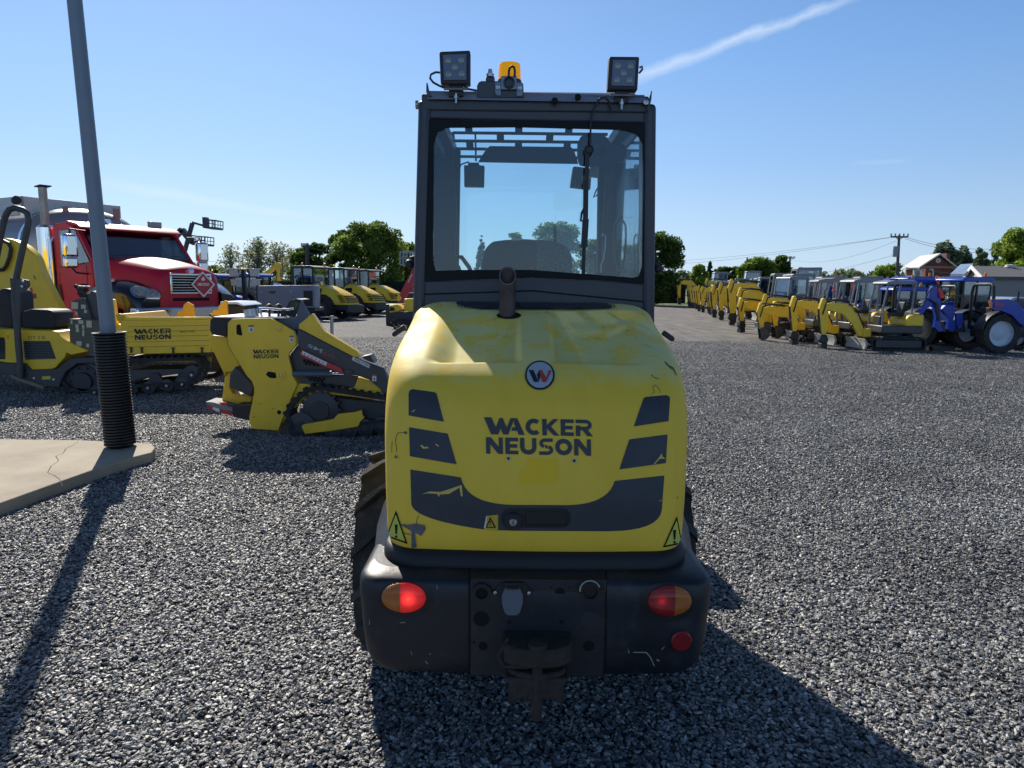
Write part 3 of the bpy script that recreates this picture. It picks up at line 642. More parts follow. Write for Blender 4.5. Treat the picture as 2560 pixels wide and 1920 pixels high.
# exhaust
pe,ne=onhood(1268,790,0); 
hd('exhaust_hole',[ell(1272,789,31,9,20)],M_hole,.0015,ml=10)
r=.0325; ex=pe.x; ey=pe.y+.02; zt=P(1268,690,Y=ey).z
mb=MB(); n=28; ringo=[];
bot=[Vector((ex+r*math.cos(2*math.pi*k/n),ey+r*math.sin(2*math.pi*k/n),pe.z-.05)) for k in range(n)]
mid=[Vector((v.x,v.y,zt-.16)) for v in bot]
tp=[Vector((v.x,v.y,zt+(v.y-ey)*1.05)) for v in bot]
ti=[Vector((ex+(v.x-ex)*.9,ey+(v.y-ey)*.9,v.z)) for v in tp]; bi=[Vector((v.x,v.y,zt-.16)) for v in ti]
mb.loft([bot,mid,tp,ti,bi],closed=True,caps=True)
mb.build('exhaust_pipe',mat('exhaust_brown',(.075,.058,.05),.55,.5,var=.35,vscale=14,dirt=.5,dcol=(.14,.09,.06)),loader,world=True,smooth=40)
mb=MB(); mb.tube([Vector((ex+(v.x-ex)*.97,ey+(v.y-ey)*.97,v.z+.001)) for v in tp]+[Vector((ex+(tp[0].x-ex)*.97,tp[0].y,tp[0].z+.001))],.0028,6); mb.build('exhaust_rim',mat('rim_rust',(.20,.16,.13),.5,.4),loader,world=True)
# rubber stops at the hood sides
for (a,b_) in ((cN(852,722),cN(876,705)),(cN(1452,732),cN(1432,718))):
    Y=2.78; q=P(*a,Y=Y); w=P(*b_,Y=Y); mb=MB(); mb.bar(w,q,.030,.020); mb.sph(q,.010); mb.build('hood_catch',M_blk,loader,world=True,bevel=.004)
# black seal band under the hood
SB=interp([(.700,2.235,.485,.12,YF),(.715,2.195,.508,.13,YF),(.74,2.185,.514,.13,YF),(.762,2.192,.512,.12,YF),(.780,2.205,.504,.11,YF),(.786,2.24,.488,.11,YF)],14)
mb=MB(); mb.loft([uring(*[float(q) for q in row],crown=.02) for row in SB]); mb.build('hood_seal',mat('seal_rubber',(.012,.012,.013),.6),loader,world=True,smooth=50)
# bumper and chassis
BST=[(.392,2.16,.495,.07,2.75),(.40,2.14,.525,.08,2.75),(.43,2.124,.550,.09,2.75),(.50,2.115,.560,.08,2.75),(.60,2.112,.566,.075,2.75),(.695,2.113,.569,.07,2.75),(.712,2.118,.567,.07,2.75),(.728,2.145,.552,.075,2.75),(.736,2.18,.535,.08,2.75)]
rg=[uring(*[float(q) for q in row],crown=.015,nb=40) for row in interp(BST,40)]
mb=MB(); mb.loft(rg); mb.add(rg[0],[tuple(range(len(rg[0])))]); mb.add(rg[-1],[tuple(range(len(rg[-1])))])
M_bump=mat('bumper_paint',(.013,.0145,.020),.48,var=.3,vscale=4,dirt=.45,dcol=(.085,.075,.064),rvar=.18,bump=.12,bscale=30)
bump=mb.build('rear_counterweight',M_bump,loader,world=True,smooth=50)
bm2=bmesh.new(); bm2.from_mesh(bump.data); bm2.transform(loader.matrix_basis); bmesh.ops.recalc_face_normals(bm2,faces=bm2.faces); BB=BVHTree.FromBMesh(bm2)
def bd(name,polys,m,off=.0015,ml=16): 
    ob=surf_decal(name,polys,BB,m,loader,off,ml); return ob
def onb(px,py):
    d=(CM@Vector(((px-1280)/FPX,(960-py)/FPX,-1))).normalized(); h,nm,_,_=BB.ray_cast(Vector((0,0,CAM_H)),d)
    if nm.dot(d)>0: nm=-nm
    return h,nm
# wide fenders sloping up beside the hood
for s in (-1,1):
    mb=MB()
    x0=.470; 
    sec=lambda y,zt,xo,zo:[Vector((XC+s*x0,y,zt)),Vector((XC+s*(x0+.028),y,zt-.004)),Vector((XC+s*xo,y,zo)),Vector((XC+s*(xo+.004),y,zo-.05)),Vector((XC+s*(xo-.03),y,zo-.10)),Vector((XC+s*x0,y,zo-.12))]
    mb.loft([sec(2.30,.715,.535,.665),sec(2.36,.78,.560,.70),sec(2.50,.90,.575,.76),sec(2.64,.955,.575,.80),sec(2.80,.96,.57,.80)],closed=True,caps=True)
    mb.build('rear_fender',mat('fender_grey',(.06,.067,.08),.35,rvar=.2,vscale=9,dirt=.25,dcol=(.14,.13,.12)),loader,world=True,bevel=.006)
# centre plate between two seams
for x in (1014,1309):
    bd('seam',[[cN(x-2.2,1222),cN(x+2.2,1222),cN(x+1.5,1447),cN(x-2.5,1447)]],M_hole,.0012)
M_plt=mat('drawbar_plate',(.020,.020,.023),.5,var=.3,vscale=7,dirt=.55,dcol=(.07,.05,.038),bump=.15)
mb=MB(); a=onb(*cN(1020,1226))[0]; b_=onb(*cN(1303,1445))[0]; mb.bb((a.x,2.098,.405),(b_.x,2.14,a.z-.004)); mb.build('drawbar_plate',M_plt,loader,world=True,bevel=.004)
PYf=2.098
def pdisc(name,cx,cy,r,m,y=PYf,d=.002,r2=None,n=24):
    q=P(*cL(cx,cy),Y=y); mb=MB()
    mb.rev([(r,0),(r,d)] if r2 is None else [(r2,0),(r,0),(r,d),(r2,d)],q,(0,-1,0),n,cap=r2 is None)
    if r2 is not None: 
        k=3*n; mb.f += [(k+i,k+(i+1)%n,(i+1)%n,i) for i in range(n)]
    return mb.build(name,m,loader,world=True)
for cx,cy,r in ((808,440,.0255),(1445,445,.0275),(1271,285,.0155),(972,458,.008),(1280,458,.008),(818,600,.014),(1440,600,.018),(1218,254,.003),(1326,254,.003),(1270,343,.003),(765,577,.004)):
    pdisc('plate_hole',cx,cy,r,M_hole if r!=.0275 else mat('plug_grey',(.022,.024,.03),.5),d=.0015)
M_grm=mat('grommet',(.016,.015,.014),.6); 
pdisc('grommet',811,282,.031,M_grm,d=.012,r2=.019); pdisc('grommet_bore',811,282,.019,M_hole,d=.004)
pdisc('socket_ring',1447,272,.031,M_grm,d=.016,r2=.022); pdisc('socket_bore',1447,275,.022,mat('socket_brown',(.02,.013,.01),.7),d=.006)
q=P(*cL(1447,272),Y=PYf-.017); mb=MB(); mb.tube([q+Vector((.031*math.cos(R(t)),0,.031*math.sin(R(t)))) for t in range(20,190,12)],.0028); mb.build('zip_tie',mat('tie_pale',(.30,.33,.25),.5),loader,world=True)
# trailer socket with flap
q=P(*cL(991,285),Y=PYf); mb=MB(); mb.prism([q+Vector((x,0,z)) for x,z in ((-.064,.004),(-.058,-.008),(-.03,-.02),(.03,-.02),(.060,-.008),(.066,.004),(.034,.036),(-.03,.036))],(0,-.006,0)); sk=mb.build('trailer_socket',M_grm,loader,world=True,bevel=.002)
mb=MB(); f0=q+Vector((0,-.014,.0)); mb.prism([f0+Vector((x,y_,z)) for x,y_,z in [(-.022,0,.022),(-.034,0,-.004),(-.033,-.004,-.03),(-.024,-.008,-.058),(-.014,-.009,-.066),(.014,-.009,-.066),(.024,-.008,-.058),(.033,-.004,-.03),(.034,0,-.004),(.022,0,.022)]],(0,.007,0)); mb.build('socket_flap',mat('flap_grey',(.11,.125,.15),.5,var=.1),loader,world=True,bevel=.002)
mb=MB(); mb.bar(q+Vector((-.028,-.012,.032)),q+Vector((.028,-.012,.032)),.012,.012); mb.bar(q+Vector((-.02,-.02,.024)),q+Vector((.02,-.02,.024)),.010,.008); mb.build('socket_hinge',M_grm,loader,world=True,bevel=.002)
for dx in (-.054,.052):
    mb=MB(); mb.rev([(.006,0),(.006,.005),(.003,.006)],q+Vector((dx,-.006,.002)),(0,-1,0),10); mb.build('socket_screw',M_steel,loader,world=True)
# pintle hitch
M_hit=mat('rusty_hitch',(.035,.026,.02),.75,var=.4,vscale=18,bump=.5,bscale=60,dirt=.5,dcol=(.07,.045,.028))
q=P(*cN(1160,1385),Y=2.06)
mb=MB(); hx=q.x
mb.xy([(hx-.105,2.10),(hx-.108,2.04)]+[(hx+.108*math.cos(R(a)),2.03+.055*math.sin(R(a))) for a in range(190,351,16)]+[(hx+.108,2.04),(hx+.105,2.10)],.500,.560)
mb.xy([(hx-.085,2.10),(hx-.09,2.03)]+[(hx+.09*math.cos(R(a)),2.03+.045*math.sin(R(a))) for a in range(190,351,16)]+[(hx+.09,2.03),(hx+.085,2.10)],.458,.478)
mb.bb((hx-.07,2.06,.40),(hx+.07,2.10,.55)); mb.xz([(hx-.10,.462),(hx-.078,.43),(hx-.09,.385),(hx-.07,.376),(hx-.045,.395),(hx,.383),(hx+.045,.398),(hx+.07,.376),(hx+.088,.39),(hx+.078,.43),(hx+.10,.462)],1.99,2.075)
ht=mb.build('hitch',M_hit,loader,world=True,bevel=.008)
mb=MB(); mb.cyl((hx,2.0,.325),(hx,2.0,.56),.0165); mb.rev([(.0165,0),(.030,.004),(.030,.02),(.0,.026)],(hx,2.0,.555),(0,0,1),18); mb.build('hitch_pin',M_hit,loader,world=True)
mb=MB(); mb.tube([(hx-.09,2.03,.57),(hx-.12,2.02,.52),(hx-.10,2.01,.49),(hx-.03,1.99,.50)],.006); mb.build('pin_chain',M_hit,loader,world=True)
# tail lamps: amber and red ellipses in a recess
def led(cx,cy,rx,ry,flip,glowing):
    bd('lamp_recess',[ell(*cL(cx+flip*14,cy+10),(rx+27)*.425,(ry+19)*.425,30)],mat('recess_black',(.010,.010,.011),.5),.001)
    h,nm=onb(*cL(cx,cy)); sx=cL(cx+rx,cy)[0]; t=(h.y)/ (CM@Vector((0,0,-1))).y
    k=(h.y/.985)/FPX*.425
    A,B=rx*k,ry*k; hs=[]
    # dome: two halves split at split
    sp=0
    lamp=None
    for part,lo,hi in (('l',-1,(-.12 if flip>0 else .20)),('r',(-.12 if flip>0 else .20),1)):
        mb=MB(); nu,nv=16,14; rings=[]
        for i in range(nu+1):
            u=lo+(hi-lo)*i/nu; wv=math.sqrt(max(0,1-u*u)); row=[]
            for j in range(nv+1):
                v=-1+2*j/nv; d=max(0,1-u*u-(v*wv)**2)**.5
                row.append(h+Vector((u*A,-.004-.022*d,v*wv*B))-nm*0)
            rings.append(row)
        mb.loft(rings)
        isred=(part=='r')==(flip>0)
        m=(M_lamp_on if glowing else M_lamp_dim) if isred else M_amber
        o=mb.build('tail_lamp' if isred else 'turn_signal',m,loader,world=True,smooth=60)
    # bulb hot spot behind the lens
    return h,A,B
def lensmat(name,col,e,es,hot=None,hr=.02):
    m=bpy.data.materials.new(name); m.use_nodes=True; n=m.node_tree.nodes; l=m.node_tree.links; b=n['Principled BSDF']
    b.inputs['Base Color'].default_value=(*col,1); b.inputs['Roughness'].default_value=.22; b.inputs['Coat Weight'].default_value=.5
    tcn=n.new('ShaderNodeTexCoord'); mp=n.new('ShaderNodeMapping'); l.new(tcn.outputs['Object'],mp.inputs[0])
    w=n.new('ShaderNodeTexWave'); w.wave_type='BANDS'; w.bands_direction='Z'; w.inputs['Scale'].default_value=90; l.new(mp.outputs[0],w.inputs[0])
    bp=n.new('ShaderNodeBump'); bp.inputs['Strength'].default_value=.35; bp.inputs['Distance'].default_value=.004; l.new(w.outputs[1],bp.inputs['Height']); l.new(bp.outputs[0],b.inputs['Normal'])
    if es:
        b.inputs['Emission Color'].default_value=(*e,1)
        if hot:
            vd=n.new('ShaderNodeVectorMath'); vd.operation='DISTANCE'; l.new(tcn.outputs['Object'],vd.inputs[0]); vd.inputs[1].default_value=hot
            mr=n.new('ShaderNodeMapRange'); mr.inputs[1].default_value=0; mr.inputs[2].default_value=hr; mr.inputs[3].default_value=1; mr.inputs[4].default_value=0; l.new(vd.outputs['Value'],mr.inputs[0])
            pw=n.new('ShaderNodeMath'); pw.operation='POWER'; pw.inputs[1].default_value=7; l.new(mr.outputs[0],pw.inputs[0])
            ad=n.new('ShaderNodeMath'); ad.operation='MULTIPLY_ADD'; ad.inputs[1].default_value=es*14; ad.inputs[2].default_value=es; l.new(pw.outputs[0],ad.inputs[0]); l.new(ad.outputs[0],b.inputs['Emission Strength'])
        else: b.inputs['Emission Strength'].default_value=es
    return m
M_amber=lensmat('amber_lens',(.50,.13,.008),None,0)
def hotpt(cx,cy): h,_=onb(*cL(cx,cy)); return tuple(loader.matrix_basis.inverted()@(h+Vector((0,-.024,0))))
M_lamp_on=lensmat('red_lens_lit',(.5,.01,.01),(1,.03,.02),.20,hotpt(385,305),.085)
M_lamp_dim=lensmat('red_lens_dim',(.11,.004,.006),(1,.03,.02),.022,hotpt(1862,318),.07)
led(352,312,137,98,1,True); led(1913,332,137,98,-1,False)
h,nm=onb(*cL(1983,566)); bd('reflector_recess',[ell(*cL(1975,580),31,28,24)],MATS['recess_black'],.001)
mb=MB(); mb.rev([(.034,.0),(.034,.006),(.030,.009),(.0,.010)],h,nm,24); mb.build('reflector',mat('reflector_red',(.26,.015,.018),.25),loader,world=True)
for p in ([(325,463),(340,458),(362,458),(362,462),(338,464)],[(1700,633),(1780,633),(1803,660),(1828,716),(1822,716),(1798,664),(1776,640),(1700,638)],[(1668,612),(1680,640),(1672,640)],[(392,620),(402,650),(396,650)],[(1838,674),(1856,682),(1850,690),(1838,682)],[(500,646),(512,640),(510,650)],[(150,430),(156,470),(150,478)],[(1866,618),(1884,600),(1886,603),(1870,622)],[(545,232),(552,262),(546,262)],[(478,684),(496,700),(494,706),(478,690)]): bd('bumper_scratch',[[cL(a,b) for a,b in p]],mat('scratch_pale',(.30,.29,.24),.7),.0016)
# under frame, axle
mb=MB(); mb.bb((XC-.28,2.4,.40),(XC+.28,4.6,.80)); mb.bb((XC-.42,2.96,.36),(XC+.42,3.12,.52)); mb.build('chassis',M_dk,loader,world=True,bevel=.01)
# wheels
def tyre(mb,c,Rr,Wd,ax='x',nl=20,lug=.035,deg=38,side=1):
    c=Vector(c); A={'x':Vector((1,0,0)),'y':Vector((0,1,0))}[ax]
    h=Wd/2; pr=[(Rr*.62,-h*.75),(Rr*.66,-h*.92),(Rr*.80,-h),(Rr*.92,-h*.97),(Rr-lug,-h*.80),(Rr-lug+.006,-h*.3),(Rr-lug+.008,0),(Rr-lug+.006,h*.3),(Rr-lug,h*.80),(Rr*.92,h*.97),(Rr*.80,h),(Rr*.66,h*.92),(Rr*.62,h*.75)]
    mb.rev(pr,c,A,44,cap=False)
    B=Vector((0,1,0)) if ax=='x' else Vector((1,0,0)); U=Vector((0,0,1))
    for s in (-1,1):
        for k in range(nl):
            a0=2*math.pi*(k+(.5 if s>0 else 0))/nl
            ri=Rr-lug-.012; segs=[]
            for j,(t,w) in enumerate(((0.03,.40),(.5,.46),(1.0,.58))):
                a=a0+ t*R(deg)*.62*Wd/Rr*1.1; xa=s*h*(t*1.0) 
                da=w*math.pi/nl*.95
                ro=Rr if t<.9 else Rr*.965
                row=[]
                for (aa,rr) in ((a-da/2,ri),(a-da/2*.8,ro),(a+da/2*.8,ro),(a+da/2,ri)):
                    row.append(c+A*xa+(B*math.cos(aa)+U*math.sin(aa))*rr)
                segs.append(row)
            # side drop of the lug
            a=a0+R(deg)*.62*Wd/Rr*1.16; row=[]; da=.5*math.pi/nl
            for (aa,rr) in ((a-da/2,Rr*.80),(a-da/2,Rr*.90),(a+da/2,Rr*.90),(a+da/2,Rr*.80)):
                row.append(c+A*(s*h*1.02)+(B*math.cos(aa)+U*math.sin(aa))*rr)
            segs.append(row)
            mb.loft(segs,closed=True,caps=True)
    return mb
M_tyr=mat('dusty_tyre',(.060,.059,.057),.9,bump=.4,bscale=60,var=.4,vscale=5,dirt=.9,dcol=(.14,.136,.128),spec=.2)
for s,yy in ((-1,3.06),(1,3.06),(-1,4.62),(1,4.62)):
    wx=XC-.56 if s<0 else XC+.51
    w=MB(); tyre(w,(wx,yy,.45),.452,.30,'x',15,.045); wo=w.build('wheel',M_tyr,loader,world=True,smooth=28)
    r_=MB(); r_.rev([(.285,-.11),(.285,.11),(.24,.09),(.20,.03),(.08,.03),(.07,.06),(0,.06)],(wx,yy,.45),(s,0,0),28,cap=False); ro=r_.build('rim',mat('rim_grey',(.40,.40,.40),.5),None); ro.parent=wo; ro.data.transform(loader.matrix_basis.inverted())
# front frame, loader arm and bucket ahead of the cab
mb=MB(); mb.bb((XC-.20,4.3,.45),(XC+.20,5.3,.95)); mb.bar((XC,5.0,.95),(XC,6.0,.35),.22,.22); mb.build('loader_arm',M_yel,loader,world=True,bevel=.02)
mb=MB(); mb.yz([(6.0,.06),(6.55,.04),(6.55,.07),(6.1,.12),(5.95,.35),(6.1,.62),(6.05,.64),(5.9,.36)],XC-.70,XC+.70); mb.build('bucket',M_dk,loader,world=True,bevel=.01)

# ---------------- cab
M_cab=mat('cab_grey',(.045,.050,.062),.42,var=.12,vscale=5,dirt=.15,dcol=(.08,.075,.07),rvar=.1)
M_cabi=mat('cab_inner',(.022,.024,.028),.7,var=.15)
YR=3.07; YFc=4.12; fy=.0
zb=P(1280,735,Y=YR).z
def cx(px,Y): return P(px,700,Y=Y).x
L0,R0=XC-.482,XC+.482
zt=P(1340,252,Y=YR).z; 
# rear frame: outline minus window
o1=[cN(893,690),cN(897,560),cN(903,300),cN(905,240),cN(912,222),cN(925,214),cN(1396,222),cN(1408,232),cN(1415,260),cN(1417,320),cN(1414,560),cN(1408,690)]
i1=[cN(918,606),cN(921,400),cN(921,262),cN(924,256),cN(1396,266),cN(1400,272),cN(1399,420),cN(1394,612),cN(1300,604),cN(1150,598)]
def ringplate(outer,inner,Y,dy,m,name,parent=loader,bevel=.0):
    """flat plate with an opening, meshed as bridged loops"""
    b=bmesh.new(); 
    vo=[b.verts.new(P(p[0],p[1],Y=Y)) for p in outer]; vi=[b.verts.new(P(p[0],p[1],Y=Y)) for p in inner]
    eo=[b.edges.new((vo[i],vo[(i+1)%len(vo)])) for i in range(len(vo))]; ei=[b.edges.new((vi[i],vi[(i+1)%len(vi)])) for i in range(len(vi))]
    bmesh.ops.triangle_fill(b,edges=eo+ei,use_beauty=True,use_dissolve=False)
    r=bmesh.ops.extrude_face_region(b,geom=b.faces[:]); bmesh.ops.translate(b,vec=(0,dy,0),verts=[v for v in r['geom'] if isinstance(v,bmesh.types.BMVert)])
    bmesh.ops.recalc_face_normals(b,faces=b.faces); b.transform(parent.matrix_basis.inverted())
    me=bpy.data.meshes.new(name); b.to_mesh(me); b.free(); me.materials.append(m); o=bpy.data.objects.new(name,me); COL.objects.link(o); o.parent=parent
    if bevel: bv=o.modifiers.new('bevel','BEVEL'); bv.width=bevel; bv.segments=2; bv.limit_method='ANGLE'; bv.angle_limit=R(40)
    return o
ringplate(o1,i1,YR,.07,M_cab,'cab_rear_frame',bevel=.008)
gi=[cN(940,585),cN(935,560),cN(937,310),cN(945,285),cN(962,276),cN(1120,275),cN(1352,281),cN(1376,290),cN(1389,312),cN(1391,380),cN(1387,575),cN(1380,597),cN(1368,600),cN(1270,592),cN(1150,583),cN(1000,583)]
ringplate([cN(916,608),cN(919,258),cN(1401,266),cN(1396,614),cN(1300,606),cN(1150,600)],gi,YR-.006,.004,mat('ceramic_border',(.006,.006,.008),.5,spec=.2),'window_border')
G_cab=glassmat('cab_glass',(.80,.89,.92),.035,.035,2.2)
mb=MB(); mb.px([cN(920,606),cN(923,262),cN(1398,270),cN(1394,610)],YR+.001,.004); mb.build('rear_window',G_cab,loader,world=True,smooth=0)
# lower rear panel down behind the hood
mb=MB(); mb.px([cN(893,690),cN(897,610),cN(1412,616),cN(1408,690)],YR+.002,.05); a=P(*cN(893,688),Y=YR+.05); mb.bb((L0,YR+.03,.62),(R0,YR+.09,a.z)); mb.build('cab_rear_panel',M_cab,loader,world=True,bevel=.006)
mb=MB(); mb.bar(P(*cN(905,636),Y=YR-.003),P(*cN(1150,628),Y=YR-.003),.004,.006); mb.bar(P(*cN(1150,628),Y=YR-.003),P(*cN(1395,652),Y=YR-.003),.004,.006); mb.build('panel_seam',M_hole,loader,world=True)
# corner posts (rounded) running down beside the hood
for s,pa,pb in ((-1,cN(907,222),cN(893,740)),(1,cN(1413,230),cN(1409,740))):
    a=P(*pa,Y=YR+.05); b_=P(*pb,Y=YR+.05); mb=MB(); a.x-=s*.028; b_.x-=s*.028; mb.bar(b_,a,.056,.12,up=(0,1,0)); mb.build('rear_post',M_cab,loader,world=True,bevel=.02,seg=3)
# roof with light top cap
mb=MB(); zr=P(1340,245,Y=YR).z
mb.xy([(L0+.01,YR+.0),(L0+.03,YR-.02),(R0-.03,YR-.02),(R0-.01,YR),(R0-.03,YFc+.10),(R0-.10,YFc+.16),(L0+.10,YFc+.16),(L0+.03,YFc+.10)],zr-.03,zr+.012)
rf=mb.build('roof',M_cab,loader,world=True,bevel=.008)
# roof has the front glazing with guard bars: cut by building ring of beams instead of a slab
bpy.data.objects.remove(rf)
mb=MB(); mb.bb((L0+.01,YR-.01,zr-.055),(R0-.01,YR+.10,zr+.010)); mb.bb((L0+.01,YR+.10,zr-.05),(L0+.07,YFc+.02,zr+.010)); mb.bb((R0-.07,YR+.10,zr-.05),(R0-.01,YFc+.02,zr+.010))
mb.yz([(YR+.10,zr-.01),(YR+.25,zr+.055),(3.92,zr+.085),(3.92,zr+.11),(YR+.22,zr+.08),(YR+.08,zr+.012)],L0+.03,R0-.03); mb.build('roof',M_cab,loader,world=True,bevel=.006)
mb=MB(); a=P(*cN(923,214),Y=YR-.03); b_=P(*cN(1396,222),Y=YR-.03); a1=P(*cN(924,196),Y=YR+.0); b1=P(*cN(1392,205),Y=YR+.0)
mb.loft([[a,b_],[a1,b1],[a1+Vector((.01,.10,.012)),b1+Vector((-.01,.10,.012))],[Vector((L0+.05,3.85,zr+.125)),Vector((R0-.05,3.85,zr+.125))]]); mb.build('roof_cap',mat('roof_light_grey',(.23,.26,.31),.4,0,var=.1,vscale=3),loader,world=True,bevel=0,smooth=50)
M_grd=mat('guard_grey',(.035,.038,.042),.5)
mb=MB(); ga,gb=Vector((0,3.93,zr+.075)),Vector((0,YFc+.02,zr-.055))
for i in range(5):
    c=ga.lerp(gb,i/4); mb.bar((L0+.06,c.y,c.z),(R0-.06,c.y,c.z),.015,.012,up=(0,.6,.8))
for i in range(4):
    c0=ga.lerp(gb,i/4); c1_=ga.lerp(gb,(i+1)/4)
    for k in range(4):
        x=L0+.12+.27*k+(-.07 if i%2 else .03); mb.bar((x,c0.y,c0.z),(x,c1_.y,c1_.z),.040,.012)
mb.build('roof_guard',M_grd,loader,world=True,bevel=.003)
# front wall: posts and windscreen frame
xl=P(*cN(982,400),Y=YFc).x; xr=P(*cN(1300,400),Y=YFc).x; zf0=P(*cN(1100,620),Y=YFc).z; zf1=P(*cN(1100,330),Y=YFc).z
mb=MB()
mb.bar((L0+.035,YFc,.75),(L0+.06,YFc-.02,zr-.02),.07,.07,up=(0,1,0)); mb.bar((R0-.035,YFc,.75),(R0-.06,YFc-.02,zr-.02),.07,.07,up=(0,1,0)); mb.build('front_post',M_cabi,loader,world=True,bevel=.01)
# left side door panel: dark band seen through the rear glass
mb=MB(); mb.px([cN(938,300),cN(975,300),cN(984,420),cN(986,470),cN(980,620),cN(930,620)],3.95,.05); mb.build('door_frame',M_cabi,loader,world=True,bevel=.01)
mb=MB(); mb.px([cN(1298,352),cN(1306,352),cN(1296,600),cN(1290,600)],4.08,.03); mb.build('window_seal',M_cabi,loader,world=True)
mb=MB(); mb.px([cN(1312,350),cN(1350,350),cN(1334,420),cN(1330,620),cN(1300,620),cN(1304,470)],3.98,.05); mb.build('side_frame',M_cabi,loader,world=True,bevel=.01)
mb=MB(); mb.px([cN(1360,330),cN(1384,330),cN(1384,620),cN(1362,620)],3.55,.04); mb.build('side_frame',M_cabi,loader,world=True,bevel=.01)
# front lower wall, dash
mb=MB(); mb.bb((L0+.05,YFc-.05,.7),(R0-.05,YFc,P(*cN(1100,640),Y=YFc).z)); mb.bb((L0+.0,YR+.1,.60),(R0,YFc,.80)); mb.build('cab_floor',M_cabi,loader,world=True)
for s in (-1,1):
    x=L0+.012 if s<0 else R0-.012
    mb=MB(); mb.bb((x-.006,YR+.09,1.22),(x+.006,YFc,zr-.06)); mb.build('side_window',glassmat('side_glass',(.78,.89,.91),.04),loader,world=True,smooth=0)
    mb=MB(); mb.bb((x-.012,YR+.09,.75),(x+.012,YFc,1.22)); mb.build('side_panel',M_cab,loader,world=True); mb=MB(); mb.bb((x-.014,YR+.09,zr-.10),(x+.014,YFc,zr-.05)); mb.build('side_rail',M_cab,loader,world=True)
mb=MB(); mb.px([cN(968,620),cN(968,300),cN(1340,305),cN(1340,625)],YFc-.0,.004); mb.build('windscreen',glassmat('front_glass',(.90,.96,.97),.04),loader,world=True,smooth=0)
# curved door handle shapes (thin chrome loop) on right
q=lambda x,y,Y=3.7:P(*cH(x,y),Y=Y)
mb=MB(); mb.tube([q(1640,1010),q(1650,990),q(1665,1000),q(1672,1030),q(1668,1100),q(1655,1200),q(1636,1240),q(1634,1310)],.004); mb.build('grab_rail',M_steel,loader,world=True)
mb=MB(); mb.tube([q(1840,845),q(1780,870),q(1748,920),q(1738,1000),q(1740,1200),q(1760,1280),q(1800,1295),q(1835,1290)],.006); mb.build('door_rail',mat('rail_grey',(.06,.065,.07),.5),loader,world=True)
# sun visor, two front work lamps seen through the glass
mb=MB(); mb.px([cH(635,405),cH(700,300),cH(730,275),cH(1390,283),cH(1415,305),cH(1450,420),cH(1000,412)],4.0,.02); mb.build('sun_visor',M_cabi,loader,world=True,bevel=.004)
for pts,st in (([(520,432),(550,432),(556,410),(640,410),(645,432),(686,436),(682,606),(522,604)],[(612,160),(618,400)]),([(1408,440),(1460,445),(1560,460),(1550,628),(1384,608)],None)):
    mb=MB(); mb.px([cH(*p) for p in pts],4.24,.06); 
    if st: mb.tube([P(*cH(*p),Y=4.2) for p in st],.006)
    mb.build('front_work_lamp',M_blk,loader,world=True,bevel=.006)
mb=MB(); mb.tube([P(*cH(*p),Y=4.2) for p in ((560,405),(500,425),(450,500),(470,560),(478,690),(462,700),(440,650))],.0045); mb.build('lamp_cable',M_hole,loader,world=True); mb=MB(); mb.tube([P(*cH(*p),Y=4.2) for p in ((1610,500),(1640,560),(1590,650),(1575,695),(1600,680),(1660,570))],.0045); mb.build('lamp_cable',M_hole,loader,world=True)
# seat with backrest seen through the lower glass
SY=3.38
sb_=[cH(660,1300),cH(662,1230),cH(680,1140),cH(705,1080),cH(760,1050),cH(850,1038),cH(1000,1030),cH(1120,1036),cH(1240,1050),cH(1330,1075),cH(1380,1110),cH(1400,1170),cH(1412,1300)]
mb=MB(); mb.px(sb_,SY,.10); 
seat=mb.build('seat_backrest',mat('seat_fabric',(.035,.035,.037),.9,var=.35,vscale=60,bump=.3,bscale=90),loader,world=True,bevel=.03,seg=4)
mb=MB(); mb.px([cH(1110,1310),cH(1116,1046),cH(1240,1056),cH(1330,1082),cH(1376,1130),cH(1395,1310)],SY-.014,.02); mb.build('seat_fabric_panel',mat('seat_speckle',(.10,.10,.10),.95,var=.6,vscale=90),seat,world=False); 
pn=seat.children[0]; pn.data.transform(loader.matrix_basis.inverted())
mb=MB(); mb.bb((XC-.24,3.46,.95),(XC+.24,3.90,1.08)); mb.build('seat_cushion',M_seat,loader,world=True,bevel=.03)
mb=MB(); mb.tube([P(*cH(440,1180),Y=3.95),P(*cH(500,1180),Y=3.95),P(*cH(560,1260),Y=3.95),P(*cH(590,1330),Y=3.95)],.012); mb.tube([P(*cH(430,1200),Y=3.95),P(*cH(480,1260),Y=3.95),P(*cH(500,1330),Y=3.95)],.008); mb.build('control_lever',M_blk,loader,world=True)
